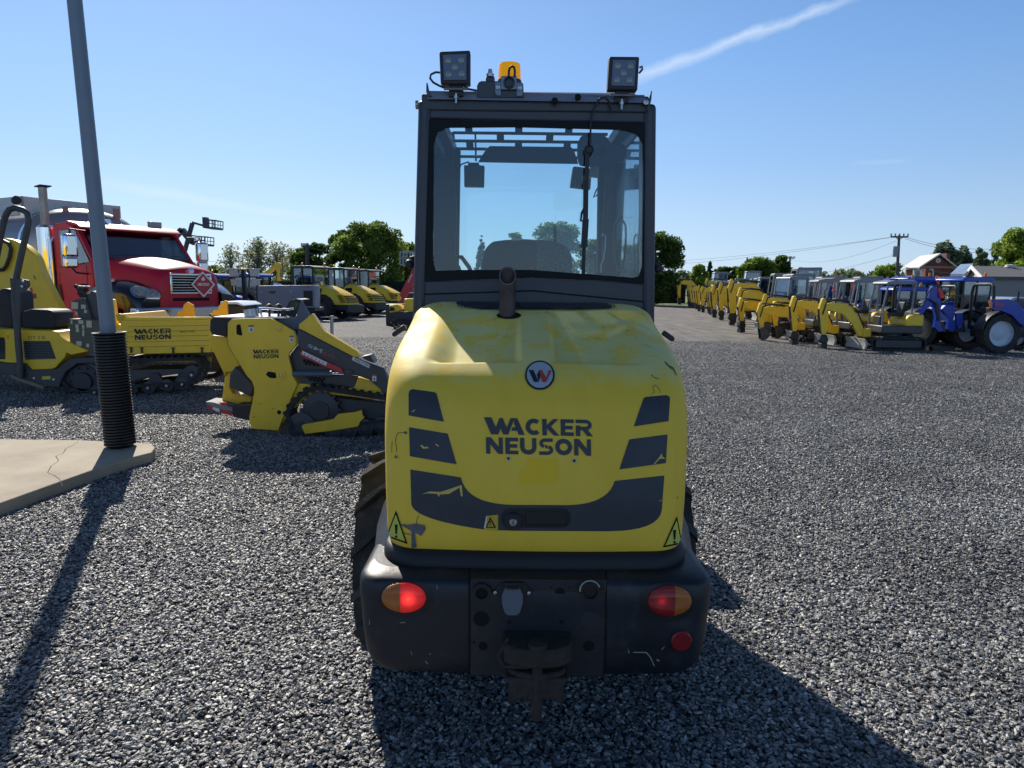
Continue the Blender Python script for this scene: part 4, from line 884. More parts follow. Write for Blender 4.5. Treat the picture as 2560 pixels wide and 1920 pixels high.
# wiper motor housing, wiper
mot=[cH(1450,360),cH(1452,240),cH(1470,195),cH(1520,175),cH(1640,175),cH(1690,205),cH(1710,245),cH(1740,262),cH(1800,255),cH(1835,265),cH(1842,360),cH(1820,390),cH(1740,400),cH(1640,425),cH(1560,430),cH(1470,420)]
mb=MB(); mb.px(mot,YR+.09,.07); mo=mb.build('wiper_motor_cover',M_cabi,loader,world=True,bevel=.012)
mb=MB(); mb.rev([(.022,0),(.022,.012),(.012,.012),(.010,.004)],P(*cH(1643,320),Y=YR+.088),(0,-1,0),20); mb.build('motor_knob',M_hole,loader,world=True)
mb=MB(); Yw=YR-.035; mb.bar(P(*cH(1524,330),Y=Yw),P(*cH(1515,640),Y=Yw),.016,.010,up=(0,1,0)); mb.bar(P(*cH(1512,560),Y=Yw-.004),P(*cH(1508,880),Y=Yw),.021,.012,up=(0,1,0)); mb.bar(P(*cH(1510,870),Y=Yw-.006),P(*cH(1497,1100),Y=Yw-.006),.026,.014,up=(0,1,0)); mb.bar(P(*cH(1496,1090),Y=Yw),P(*cH(1490,1320),Y=Yw),.015,.012,up=(0,1,0)); mb.tube([P(*cH(1505,770),Y=Yw),P(*cH(1478,820),Y=Yw),P(*cH(1470,885),Y=Yw),P(*cH(1500,888),Y=Yw)],.005)
mb.build('wiper',M_blk,loader,world=True,bevel=.002)
mb=MB(); mb.rev([(.02,0),(.02,.03),(.012,.04)],P(*cH(1530,320),Y=YR-.004),(0,-1,0),16); mb.build('wiper_pivot',M_blk,loader,world=True)
# label seen inside
mb=MB(); mb.px([cH(1545,420),cH(1622,425),cH(1614,538),cH(1545,530)],3.9,.004); mb.build('inner_label',mat('paper_cream',(.42,.42,.30),.8,var=.1),loader,world=True)
# window hinges and side knobs
for a,b_ in ((cN(886,566),cN(908,560)),(cN(1420,576),cN(1398,570))):
    q1=P(*a,Y=YR+.10); q2=P(*b_,Y=YR+.11); mb=MB(); mb.bar(q2,q1,.03,.045); mb.rev([(.020,0),(.020,.035),(.015,.038)],q1+Vector((0,0,-.012)),(0,-1,.1),16); mb.build('window_latch',M_blk,loader,world=True,bevel=.006)
# ---- roof equipment: work lamps
def worklamp(cs,cx_,base_y,tilt,name='work_lamp'):
    """cs: four photo corners of the housing"""
    Y=YR-.05; pp=[P(*c,Y=Y) for c in cs]; mb=MB(); mb.prism(pp,(0,.05,0)); lo=mb.build(name,M_blk,loader,world=True,bevel=.006,seg=3)
    c=sum(pp,Vector())/4
    ins=[c+(p-c)*.76+Vector((0,-.0025,0)) for p in pp]; lens=MB(); lens.prism(ins,(0,-.002,0)); le=lens.build('lamp_lens',mat('lamp_lens_blue',(.075,.095,.15),.15,coat=.6),None); le.data.transform(loader.matrix_basis.inverted()); le.parent=lo
    u=(pp[1]-pp[0]); v=(pp[0]-pp[3])
    for a,b in ((-.21,.21),(.21,.21),(0,0),(-.21,-.21),(.21,-.21)):
        q=c+u*a+v*b; m2=MB(); m2.rev([(.0135,.0045),(.0125,.007),(.006,.0085),(0,.009)],q,(0,-1,0),16); d=m2.build('led_lens',mat('led_lens_pale',(.24,.27,.24),.25,coat=.5),None); d.data.transform(loader.matrix_basis.inverted()); d.parent=lo
    fin=MB()
    for k in range(6):
        t=(k+.5)/6; q=pp[0]*(1-t)+pp[1]*t; q2=pp[3]*(1-t)+pp[2]*t; fin.bar(q*.93+q2*.07+Vector((0,.062,0)),q2*.93+q*.07+Vector((0,.062,0)),.004,.024,up=(0,1,0))
    f=fin.build('cooling_fins',M_blk,None); f.data.transform(loader.matrix_basis.inverted()); f.parent=lo
    return c
c1=worklamp([cG(318,92),cG(570,82),cG(570,358),cG(330,360)],0,0,0)
c2=worklamp([cG(1703,132),cG(1948,134),cG(1932,410),cG(1687,404)],0,0,0)
for pts in ([(398,352),(512,352),(514,455),(396,460)],[(1750,405),(1862,408),(1856,510),(1744,508)]):
    mb=MB(); mb.px([cG(*p) for p in pts],YR-.035,.03); mb.build('lamp_bracket',M_blk,loader,world=True,bevel=.003)
for bx,by in ((456,470),(1803,520)):
    p=P(*cG(bx,by),Y=YR-.045); mb=MB(); mb.cyl(p+Vector((0,0,-.022)),p+Vector((0,0,.018)),.005,n=8); mb.cyl(p+Vector((0,0,-.004)),p+Vector((0,0,.008)),.010,n=6); mb.cyl(p+Vector((-.05,0,.035)),p+Vector((.05,0,.035)),.006,n=8); mb.build('lamp_bolt',M_steel,loader,world=True)
mb=MB(); mb.tube([P(*cG(*p),Y=YR-.04) for p in ((325,265),(290,262),(252,280),(244,310),(270,345),(320,372),(385,398))],.0045); mb.build('lamp_cable',M_blk,loader,world=True); mb=MB(); mb.tube([P(*cG(*p),Y=YR-.03) for p in ((515,370),(560,400),(625,412))],.0045); mb.build('lamp_cable',M_blk,loader,world=True); mb=MB(); mb.tube([P(*cG(*p),Y=YR-.03) for p in ((1945,270),(1970,240),(1968,215),(1948,225))],.0045)
mb.build('lamp_cable',M_blk,loader,world=True); mb=MB(); mb.tube([P(*cG(*p),Y=YR-.03) for p in ((1720,590),(1700,500),(1670,465),(1625,475),(1590,530),(1560,610),(1550,700),(1548,850),(1530,960))],.0042); mb.build('lamp_cable',M_blk,loader,world=True)
# beacon
bc=P(*cG(890,340),Y=YR+.07); rb=(P(*cG(988,300),Y=YR+.07)-P(*cG(798,300),Y=YR+.07)).length/2; hb=(P(*cG(890,200),Y=YR+.07)-P(*cG(890,340),Y=YR+.07)).length
pr=[(rb*1.0,0)]
for i in range(12):
    z=hb*i/12; pr += [(rb*(1-.06*i/12),z),(rb*(.965-.06*i/12),z+hb/24)]
pr += [(rb*.90,hb),(rb*.75,hb*1.04),(0,hb*1.05)]
am=mat('amber_beacon',(.95,.42,.01),.2,coat=.4,emit=(1,.42,.0),estr=.28)
mb=MB(); mb.rev(pr,bc,(0,0,1),32); bo=mb.build('beacon',am,loader,world=True,smooth=25)
mb=MB(); mb.rev([(rb*1.02,-.02),(rb*1.02,.004)],bc,(0,0,1),32); mb.rev([(rb*.6,0),(rb*.6,-.10)],bc,(0,0,1),20); mb.build('beacon_base',M_blk,loader,world=True)
mb=MB(); mb.px([cG(626,470),cG(626,370),cG(640,340),cG(660,332),cG(980,335),cG(1003,355),cG(1008,470)],YR-.025,.008); mb.px([cG(697,335),cG(697,300),cG(770,300),cG(770,335)],YR-.025,.03); mb.build('beacon_bracket',M_cab,loader,world=True,bevel=.003)
M_gal=mat('zinc_plate',(.16,.19,.23),.35,.6,var=.1,vscale=20)
mb=MB(); mb.px([cG(772,345),cG(820,340),cG(822,452),cG(790,452),cG(772,430)],YR-.032,.004); mb.px([cG(948,345),cG(1000,350),cG(1000,440),cG(985,458),cG(948,455)],YR-.032,.004); mb.px([cG(822,292),cG(948,292),cG(952,402),cG(820,402)],YR-.040,.004); mb.build('socket_plate',M_gal,loader,world=True,bevel=.001)
p=P(*cG(888,348),Y=YR-.041); mb=MB(); mb.rev([(.024,0),(.024,.004),(.016,.007),(.014,.002)],p,(0,-1,0),20); mb.build('beacon_socket',mat('socket_dark',(.05,.055,.06),.4,.6),loader,world=True)
for bx,by in ((797,385),(974,390)):
    p=P(*cG(bx,by),Y=YR-.033); mb=MB(); mb.rev([(.010,0),(.010,.006),(.005,.007),(.005,.014),(0,.015)],p,(0,-1,0),6); mb.build('bracket_bolt',M_steel,loader,world=True)
mb=MB(); mb.tube([P(*cG(*p),Y=YR-.045) for p in ((884,295),(886,250),(896,222),(912,214),(928,222),(934,250),(932,295))],.005); mb.build('beacon_cable',M_blk,loader,world=True)
p=P(*cG(733,290),Y=YR-.02); mb=MB(); mb.rev([(.016,0),(.016,.012),(.010,.014),(.008,.03),(0,.032)],p+Vector((0,0,-.005)),(0,0,1),12); mb.build('aerial_mount',M_steel,loader,world=True)
# brackets at roof ends and side bolt
for pts in ([(214,345),(224,348),(238,420),(262,460),(226,462),(212,420)],[(2044,405),(2050,412),(2046,480),(2020,590),(2010,560),(2020,500)]):
    mb=MB(); mb.px([cG(*p) for p in pts],YR-.03,.012); mb.build('roof_bracket',M_cab,loader,world=True,bevel=.002)
a=P(*cG(140,527),Y=YR+.02); mb=MB(); mb.cyl(P(*cG(235,527),Y=YR+.02),a,.008); mb.cyl(a+Vector((.004,0,0)),a-Vector((.006,0,0)),.018); mb.build('side_bolt',M_steel,loader,world=True)
a=P(*cG(1998,510),Y=YR-.03); mb=MB(); mb.rev([(.011,0),(.011,.01),(0,.012)],a,(0,-1,0),8); mb.build('roof_bolt',M_steel,loader,world=True)
for s in ((1445,470),(1258,500)):
    p=P(*cG(*s),Y=YR-.03); mb=MB(); mb.rev([(.013,0),(.013,.01),(0,.014)],p,(0,-1,.3),12); mb.build('roof_plug',M_hole,loader,world=True)
# ------------------------------------------------------------ compact track loader left of the wheel loader
def track_ring(mb, loop, w, axis_y0, th, pitch=.09, lug=.022):
    """rubber belt around a closed loop of (x,z) points; w = width along y"""
    L=[Vector((p[0],p[1])) for p in loop]; n=len(L)
    A=sum(L[i].x*L[(i+1)%n].y-L[(i+1)%n].x*L[i].y for i in range(n))
    if A<0: L=L[::-1]
    seg=[(L[(i+1)%n]-L[i]).length for i in range(n)]; tot=sum(seg); m=int(tot/pitch)*2; pts=[]
    for k in range(m):
        d=tot*k/m; i=0
        while d>seg[i]: d-=seg[i]; i+=1
        pts.append(L[i]+(L[(i+1)%n]-L[i])*(d/seg[i]))
    vs=[];N_=[]
    for k in range(m):
        t=(pts[(k+1)%m]-pts[k-1]).normalized(); nn=Vector((t.y,-t.x)); N_.append(nn)
    for k in range(m):
        p,nn=pts[k],N_[k]; q=p-nn*th
        vs += [(p.x,axis_y0,p.y),(p.x,axis_y0+w,p.y),(q.x,axis_y0+w,q.y),(q.x,axis_y0,q.y)]
    fs=[]
    for k in range(m):
        a=k*4; b=((k+1)%m)*4
        for j in range(4): fs.append((a+j,a+(j+1)%4,b+(j+1)%4,b+j))
    mb.add(vs,fs)
    for k in range(0,m,2):
        p,nn=pts[k],N_[k]; t=Vector((-nn.y,nn.x)); a=p-t*pitch*.25; b=p+t*pitch*.25
        c=[a,b,b+nn*lug-t*.008,a+nn*lug+t*.008]
        mb.prism([(q.x,axis_y0+.004,q.y) for q in c],(0,w-.008,0))
def pxz(pts,Y): return [(P(p[0],p[1],Y=Y).x,P(p[0],p[1],Y=Y).z) for p in pts]
def W_(pts,f): return [f(*p) for p in pts]
YS=7.38
g0=P(*cD(1300,1380),Z=0)
sm=thing('compact_track_loader','small yellow stand-on track loader with SM60 on its dark lift arm','track loader',(g0.x,YS+.4,0))
def pp(name,pts,f,Y,dy,m,parent,bevel=.006,**k):
    mb=MB(); mb.px(W_(pts,f),Y,dy); return mb.build(name,m,parent,world=True,bevel=bevel,**k)
pp('side_plate',[(352,265),(390,228),(545,222),(775,222),(850,255),(1005,345),(1035,430),(1033,480),(955,570),(955,610),(1000,800),(1040,870),(880,1250),(850,1330),(590,1310),(565,1240),(565,1190),(612,960),(612,900),(590,840),(540,790),(360,490),(350,400)],cD,YS,.04,M_yel,sm)
pp('far_side_plate',[(352,265),(390,228),(775,222),(1005,345),(1035,430),(955,570),(1000,800),(1040,870),(880,1250),(612,1200),(612,900),(540,790),(360,490)],cD,YS+.85,.04,M_yel,sm)
pp('rear_panel',[(168,400),(200,385),(345,405),(352,480),(540,790),(430,760),(430,740),(330,752),(325,800),(300,740),(215,560),(165,460)],cD,YS+.36,.30,M_yel,sm,bevel=.01)
pp('rear_leg',[(325,770),(380,745),(372,900),(400,960),(590,1000),(580,1080),(430,1088),(292,1042)],cD,YS+.40,.25,M_yel,sm,bevel=.01)
pp('rear_cap',[(172,340),(175,240),(205,208),(540,208),(400,232),(352,270),(345,405),(200,385)],cD,YS+.12,.62,M_blk,sm,bevel=.02)
pp('deck_top',[(205,205),(870,208),(900,222),(540,222),(205,214)],cD,YS+.05,.75,mat('deck_pale',(.50,.50,.50),.35,.4),sm,bevel=.002)
pp('hydraulic_block',[(368,770),(430,690),(590,850),(610,900),(590,1000),(365,905)],cD,YS+.10,.5,M_anth,sm,bevel=.02)
def pa(cx,cy,f,Y): return P(*f(cx,cy),Y=Y)
a=pa(595,225,cD,YS+.25); b_=pa(570,95,cD,YS+.25); mb=MB(); mb.cyl(a,b_,.075,n=24); mb.build('exhaust_stack',M_steel,sm,world=True)
mb=MB(); mb.cyl(b_+Vector((.005,0,-.035)),b_,.082,n=24); mb.build('stack_cap',M_blk,sm,world=True)
pp('console',[(830,236),(925,222),(1022,215),(1050,140),(1078,42),(1165,185),(1060,290),(1050,330),(990,330),(868,262)],cD,YS+.10,.03,mat('console_blue_grey',(.075,.10,.14),.45,var=.08),sm)
pp('console_inner',[(915,215),(920,130),(958,52),(1030,30),(1072,34),(1045,140),(1015,212)],cD,YS+.42,.03,M_blk,sm)
pp('console_rim',[(955,50),(1030,27),(1076,36),(1076,44),(1030,37),(962,56)],cD,YS+.12,.32,M_anth,sm,bevel=.002)
mb=MB(); mb.tube([pa(x,y,cD,YS+.2) for x,y in ((690,200),(675,150),(665,122),(740,122),(880,135),(960,132),(1000,124))],.013); mb.build('hand_rail',M_chr,sm,world=True)
for x in (765,855):
    q=pa(x,125,cD,YS+.3); r_=pa(x,205,cD,YS+.3); mb=MB(); mb.cyl(r_,q,.014); mb.rev([(.012,0),(.035,.01),(.038,.05),(.02,.07),(0,.075)],q+Vector((0,0,-.02)),(0,0,1),16); mb.build('control_lever',M_blk,sm,world=True)
mb=MB(); mb.cyl(pa(903,210,cD,YS+.3),pa(903,118,cD,YS+.3),.03); mb.build('control_post',M_blk,sm,world=True)
pp('arm_cover',[(1056,280),(1150,205),(1185,175),(1290,330),(1320,358),(1630,545),(1662,602),(1590,604),(1100,372),(1055,322)],cD,YS-.02,.10,M_yel,sm)
pp('lift_arm',[(1040,335),(1062,325),(1590,600),(1890,712),(1955,880),(1955,960),(1880,970),(1865,925),(1760,835),(1640,788),(1500,768),(1090,545),(1042,480)],cD,YS-.04,.09,M_anth,sm,bevel=.012)
pp('lift_arm',[(1062,325),(1590,600),(1890,712),(1955,880),(1955,960),(1880,970),(1640,788),(1500,768),(1090,545)],cD,YS+.82,.09,M_anth,sm,bevel=.012)
pp('lift_link',[(1058,575),(1085,533),(1335,648),(1470,705),(1506,778),(1440,755),(1240,672),(1075,592)],cD,YS-.075,.03,mat('link_red',(.50,.04,.035),.4,var=.08),sm)
pp('link_label',[(1092,541),(1335,656),(1322,688),(1084,572)],cD,YS-.079,.003,M_wht,sm,bevel=0)
for i in range(6):
    x=1105+i*36; y=566+i*17; pp('label_mark',[(x,y),(x+14,y+7),(x+18,y+2),(x+12,y+16),(x+1,y+10)],cD,YS-.0805,.001,mat('label_ink',(.25,.06,.06),.6),sm,bevel=0)
pp('lower_body',[(955,600),(1040,487),(1500,770),(1640,790),(1600,905),(1530,917),(1040,862),(1000,800)],cD,YS+.08,.7,M_anth,sm)
for (cx_,cy_,n_) in ((1110,640,9),(1150,800,9)):
    for i in range(n_):
        q=pa(cx_+(i%5)*38+(i//5)*18,cy_+(i//5)*26+(i%5)*5,cD,YS+.078); mb=MB(); mb.rev([(.016,0),(.016,.002)],q,(0,-1,0),10); mb.build('vent_hole',M_hole,sm,world=True)
mb=MB(); mb.cyl(pa(1000,768,cD,YS+.02),pa(1380,768,cD,YS+.02),.033); mb.build('lift_cylinder',mat('cylinder_blue_grey',(.08,.11,.15),.4),sm,world=True)
mb=MB(); mb.cyl(pa(1380,768,cD,YS+.02),pa(1500,775,cD,YS+.02),.018); mb.build('cylinder_rod',M_chr,sm,world=True)
pp('track_frame_cover',[(1040,862),(1280,880),(1530,917),(1600,905),(1640,800),(1760,835),(1865,925),(1905,990),(1870,1032),(1560,992),(1250,962),(1150,990),(1000,1110),(900,1250),(880,1250)],cD,YS+.04,.14,M_yel,sm)
tl=pxz(W_([(935,1290),(925,1230),(960,1160),(1030,1080),(1110,1010),(1190,970),(1300,972),(1500,1005),(1900,1065),(2150,1110),(2240,1180),(2240,1270),(2170,1325),(1900,1330),(1500,1385),(1200,1430),(1080,1440),(990,1380)],cD),YS-.02)
zmin=min(p[1] for p in tl); tl=[(x,z-zmin+.035) for x,z in tl]
mb=MB(); track_ring(mb,tl,.28,YS-.04,.045,.085,.022); mb.build('rubber_track',M_rub,sm,world=True,smooth=25)
mb=MB(); track_ring(mb,tl,.28,YS+.70,.045,.085,.022); mb.build('rubber_track',M_rub,sm,world=True,smooth=25)
pp('track_guard',[(1082,1282),(1110,1268),(1395,1217),(1440,1165),(1590,1150),(1672,1128),(1680,1180),(1700,1205),(1660,1240),(1640,1290),(1400,1330),(1112,1365),(1085,1300)],cD,YS-.06,.05,M_yel,sm)
q=pa(1275,1120,cD,YS+.02); mb=MB(); mb.rev([(.19,0),(.19,.03),(.10,.05),(.10,.07),(0,.07)],q,(0,-1,0),24)
for k in range(16):
    a=2*math.pi*k/16; mb.box(q+Vector((.20*math.cos(a),-.015,.20*math.sin(a))),(.04,.03,.03),Matrix.Rotation(-a,3,'Y'))
mb.build('drive_sprocket',M_dk,sm,world=True)
for x,y,r_ in ((1090,1280,.15),(2150,1230,.17),(1400,1330,.09),(1560,1310,.09),(1720,1290,.09),(1880,1270,.09)):
    q=pa(x,y,cD,YS+.02); mb=MB(); mb.rev([(r_,0),(r_,.05),(r_*.4,.06),(r_*.4,.07),(0,.07)],q,(0,-1,0),20); mb.build('track_roller',M_dk,sm,world=True)
pp('undercarriage',[(1050,1150),(1250,985),(1900,1055),(2120,1110),(2180,1250),(1600,1330),(1180,1350)],cD,YS+.06,.6,M_dk,sm)
pp('platform',[(395,1088),(590,1085),(575,1235),(400,1192)],cD,YS+.12,.5,M_blk,sm)
pp('platform_step',[(130,1045),(200,1050),(400,1098),(400,1150),(270,1112),(160,1082)],cD,YS+.20,.28,mat('step_grip',(.25,.25,.25),.7,bump=.5,bscale=120),sm)
for i,(x0,x1) in enumerate(((155,205),(205,270),(270,395))):
    y=lambda x:1082+(x-160)*.29
    pp('hazard_tape',[(x0,y(x0)),(x1,y(x1)),(x1,y(x1)+38),(x0,y(x0)+24)],cD,YS+.195,.004,M_red if i!=1 else M_wht,sm,bevel=0)
pp('marker_lamp',[(255,1052),(330,1050),(358,1062),(350,1082),(300,1080)],cD,YS+.19,.03,mat('marker_red',(.7,.06,.04),.3),sm)
for x,y,r_ in ((863,325,.034),(888,783,.045)):
    q=pa(x,y,cD,YS); mb=MB(); mb.rev([(r_,0),(r_,.012),(r_*.6,.014),(r_*.55,.006),(r_*.35,.006),(r_*.3,.02),(0,.021)],q,(0,-1,0),24); mb.build('pivot_boss',M_yel,sm,world=True)
    mb=MB(); mb.rev([(r_*.3,.0),(r_*.3,.024),(0,.025)],q,(0,-1,0),12); mb.build('pivot_pin',M_steel,sm,world=True)
pp('access_hole',[(728,775),(752,745),(822,756),(834,800),(822,814),(765,808)],cD,YS-.002,.002,M_hole,sm,bevel=0)
pp('slot_opening',[(437,300),(450,280),(478,282),(497,380),(485,392),(440,378)],cD,YS-.002,.002,M_hole,sm,bevel=0)
for x,y,r_ in ((860,1148,.022),(672,1062,.006),(801,1112,.006),(613,1195,.006)):
    mb=MB(); mb.rev([(r_,0),(r_,.002)],pa(x,y,cD,YS),(0,-1,0),14); mb.build('bolt_hole',M_hole,sm,world=True)
def warnlab(x0,y0,x1,y1,f,Y,parent):
    pp('warning_label',[(x0,y0),(x1,y0),(x1,y1),(x0,y1)],f,Y,.002,M_wht,parent,bevel=0)
    pp('label_header',[(x0,y0),(x1,y0),(x1,y0+(y1-y0)*.28),(x0,y0+(y1-y0)*.28)],f,Y-.0015,.0012,mat('label_red_orange',(.50,.10,.02),.5),parent,bevel=0)
    w=x1-x0;h=y1-y0; pp('label_symbol',[(x0+w*.25,y0+h*.85),(x0+w*.45,y0+h*.45),(x0+w*.65,y0+h*.5),(x0+w*.75,y0+h*.85)],f,Y-.0015,.0012,mat('label_ink_blue',(.05,.08,.2),.5),parent,bevel=0)
warnlab(558,288,610,352,cD,YS-.003,sm); warnlab(962,392,1005,452,cD,YS-.003,sm); warnlab(1780,775,1820,840,cD,YS-.043,sm)
def pxtext(name,polys,quad,f,Y,m,parent):
    q=[P(*f(*p),Y=Y) for p in quad]; return flat_decal(name,to_quad(polys,*q),m,parent)
M_ink=mat('lettering_black',(.012,.012,.015),.5)
pxtext('lettering',logo_polys(),[(598,530),(858,528),(860,612),(606,620)],cD,YS-.002,M_ink,sm)
pxtext('model_lettering',font_polys('SM',.012),[(1152,472),(1290,528),(1276,565),(1140,500)],cD,YS-.042,mat('letter_pale',(.42,.42,.44),.5),sm)
pxtext('model_number',font_polys('60',.012),[(1290,540),(1412,588),(1400,622),(1278,572)],cD,YS-.042,mat('letter_red',(.36,.05,.06),.5),sm)
pp('dealer_label',[(1590,598),(1757,678),(1748,712),(1580,632)],cD,YS-.043,.002,M_wht,sm,bevel=0)
pxtext('dealer_lettering',font_polys('RENE LYONS',.01),[(1606,615),(1748,682),(1744,700),(1601,633)],cD,YS-.045,M_ink,sm)
q=pa(1550,768,cD,YS-.05); mb=MB(); mb.rev([(.045,0),(.045,.02),(.02,.022),(.02,.03),(0,.03)],q,(0,-1,0),20); mb.build('arm_pin',M_anth,sm,world=True)
pp('coupler',[(1668,600),(1760,580),(1800,660),(1740,650)],cD,YS+.25,.2,M_anth,sm)
pp('front_hook',[(1850,1030),(1880,960),(1905,980),(1940,1010),(1900,1040)],cD,YS+.02,.5,M_steel,sm)

# ------------------------------------------------------------ tracked dumper
YD=10.0
g0=P(*cB(1200,830),Z=0)
dt=thing('tracked_dumper','yellow tracked dumper with dropside tray and roll bar, DT15 on its side, behind the pole','dumper',(g0.x,YD+.5,0))
pp('engine_cover',[(-260,150),(0,170),(140,172),(230,180),(500,185),(562,195),(602,250),(725,322),(850,378),(850,395),(700,425),(655,400),(640,445),(545,552),(500,565),(290,572),(240,505),(150,515),(0,490),(-260,450)],cB,YD,.95,M_yel,dt,bevel=.03,seg=3)
pp('side_grille',[(228,285),(488,285),(552,462),(250,472)],cB,YD-.004,.004,mat('vent_grey',(.05,.052,.056),.5),dt,bevel=0)
for i in range(6):
    y=305+i*26; pp('grille_slat',[(232,y),(495+i*8,y),(497+i*8,y+8),(234,y+8)],cB,YD-.010,.006,M_blk,dt,bevel=0)
pp('front_grille',[(-200,252),(40,252),(50,300),(50,468),(-200,455)],cB,YD-.004,.004,M_blk,dt,bevel=0)
for i in range(8):
    y=270+i*24; pp('grille_slat',[(-198,y),(45,y),(45,y+9),(-198,y+9)],cB,YD-.010,.006,MATS['vent_grey'],dt,bevel=0)
pp('side_marker',[(68,228),(84,230),(84,265),(70,262)],cB,YD-.004,.003,M_org,dt,bevel=0)
pxtext('model_lettering',font_polys('DT',.0),[(280,237),(355,236),(355,270),(280,272)],cB,YD-.003,mat('letter_brown',(.20,.11,.03),.5),dt)
pxtext('model_number',font_polys('15',.01),[(380,236),(445,235),(445,267),(380,269)],cB,YD-.003,mat('letter_red2',(.40,.07,.03),.5),dt)
pp('chassis_guard',[(-260,450),(0,500),(240,508),(300,577),(560,562),(680,468),(800,447),(1000,452),(1000,505),(760,512),(650,590),(600,690),(585,748),(440,742),(90,628),(-260,560)],cB,YD-.05,.12,M_anth,dt,bevel=.012)
pp('dozer_step',[(80,628),(110,622),(430,735),(425,765),(200,690)],cB,YD-.10,.5,mat('dusty_step',(.20,.17,.12),.8,var=.2),dt)
pp('yellow_label',[(415,636),(498,632),(498,664),(415,668)],cB,YD-.053,.002,mat('label_yellow',(.62,.52,.05),.5),dt,bevel=0)
for (x,y) in ((532,668),(338,655)):
    mb=MB(); mb.rev([(.018,0),(.018,.01),(0,.012)],pa(x,y,cB,YD-.05),(0,-1,0),12); mb.build('bolt',M_steel,dt,world=True)
# roll bar
for yo in (-.10,.75):
    pts=[(205,1950),(190,1700),(165,1400),(140,1150),(155,1000),(205,760),(262,520),(285,400),(270,330),(225,295),(150,275),(95,290),(60,340),(40,400),(0,580),(-40,800),(-80,1200),(-80,1700)]
    mb=MB(); q=[P(*cA(*p),Y=YD+yo) for p in pts]; mb.tube(q,.042,10); mb.build('roll_bar',M_anth,dt,world=True,smooth=40)
pp('roll_bar_bracket',[(95,965),(200,975),(280,990),(290,1040),(250,1095),(200,1120),(190,1700),(150,1700),(110,1150)],cA,YD-.13,.03,M_anth,dt)
for (x,y) in ((232,1000),(222,1052)):
    mb=MB(); mb.rev([(.02,0),(.02,.015),(0,.018)],pa(x,y,cA,YD-.13),(0,-1,0),12); mb.build('bolt',M_steel,dt,world=True)
mb=MB(); q=P(*cA(150,240),Y=YD+.1); mb.cyl(q,q+Vector((0,0,.06)),.02); c_=P(*cA(158,200),Y=YD+.1); mb.rev([(.03,-.05),(.055,-.03),(.06,.03),(.055,.035),(0,.035)],c_,(.8,-.5,.1),18); mb.build('work_lamp',M_blk,dt,world=True)
pp('seat_cushion',[(210,1300),(300,1275),(480,1282),(525,1320),(520,1365),(545,1400),(540,1470),(220,1475)],cA,YD+.25,.5,M_seat,dt,bevel=.04,seg=3)
pp('seat_backrest',[(-40,1100),(20,1065),(80,1075),(110,1130),(120,1290),(150,1470),(-60,1475)],cA,YD+.25,.5,M_seat,dt,bevel=.04,seg=3)
pp('console_top',[(700,1200),(755,1178),(840,1165),(905,1385),(780,1365),(720,1210)],cA,YD+.1,.5,M_anth,dt)
pp('console_shield',[(900,1090),(940,1110),(975,1230),(1010,1390),(905,1385),(850,1180)],cA,YD+.15,.45,M_anth,dt)
pp('console_box',[(682,1372),(860,1372),(1010,1390),(1020,1780),(1000,1790),(690,1640)],cA,YD+.05,.6,mat('olive_grey',(.09,.085,.065),.5,var=.1),dt)
for x0,y0,x1,y1 in ((705,1205,770,1272),(800,1230,845,1270),(830,1280,858,1312),(745,1300,765,1335),(697,1385,715,1420),(773,1382,822,1420),(853,1388,905,1455),(745,1425,775,1462),(750,1465,780,1500),(810,1430,832,1470),(812,1480,832,1540),(752,1590,806,1635),(852,1615,880,1650)):
    pp('instruction_label',[(x0,y0),(x1,y0+3),(x1,y1+3),(x0,y1)],cA,YD+.043 if y0>1370 else YD+.093,.004,mat('label_cream',(.55,.50,.33),.6),dt,bevel=0)
mb=MB(); mb.tube([P(*cA(*p),Y=YD+.2) for p in ((770,1050),(890,1055),(930,1100),(960,1180))],.012); mb.build('grab_rail',M_steel,dt,world=True)
for (x,y) in ((750,1050),(795,1075)):
    mb=MB(); q=P(*cA(x,y),Y=YD+.25); mb.cyl(q,P(*cA(x+45,y+110),Y=YD+.25),.012); mb.sph(q,.03); mb.build('control_lever',M_blk,dt,world=True)
mb=MB()
for i in range(6): 
    q=P(*cA(770+i*22,1130+i*8),Y=YD+.2); mb.tube([q,q+Vector((.02,0,.05)),q+Vector((.06,0,-.04))],.012,6)
mb.build('control_hoses',M_blk,dt,world=True)
# tray
YT=YD-.12
pp('tray_side',[(1245,1388),(2085,1375),(2085,1702),(1240,1722)],cA,YT,.03,M_yel,dt)
for i in range(5):
    y=1440+i*50; pp('side_rib',[(1250,y+8),(2065,y-8),(2065,y-4),(1250,y+12)],cA,YT-.004,.004,mat('rib_shadow',(.30,.20,.02),.6),dt,bevel=0)
pp('tray_side',[(1245,1388),(2085,1375),(2085,1800),(1240,1800)],cA,YT+1.15,.03,M_yel,dt)
pp('tray_top_rail',[(1200,1388),(1265,1355),(2085,1352),(2085,1376),(1245,1390)],cA,YT-.012,.04,M_yel,dt)
pp('tray_head_board',[(1190,1320),(1225,1322),(1270,1388),(1250,1726),(1185,1722)],cA,YT-.005,1.2,M_yel,dt)
pp('tray_post',[(1095,1175),(1118,1182),(1150,1420),(1190,1430),(1190,1722),(1110,1700)],cA,YT+.05,.08,M_yel,dt)
pp('tray_lock',[(1140,1330),(1175,1318),(1215,1335),(1200,1385),(1155,1390)],cA,YT-.03,.06,mat('lock_orange',(.70,.42,.01),.4),dt)
pp('tray_hook',[(1740,1357),(1755,1300),(1800,1292),(1812,1230),(1850,1205),(1905,1235),(1925,1357)],cA,YT+1.1,.05,mat('lock_orange',(.7,.42,.01)),dt)
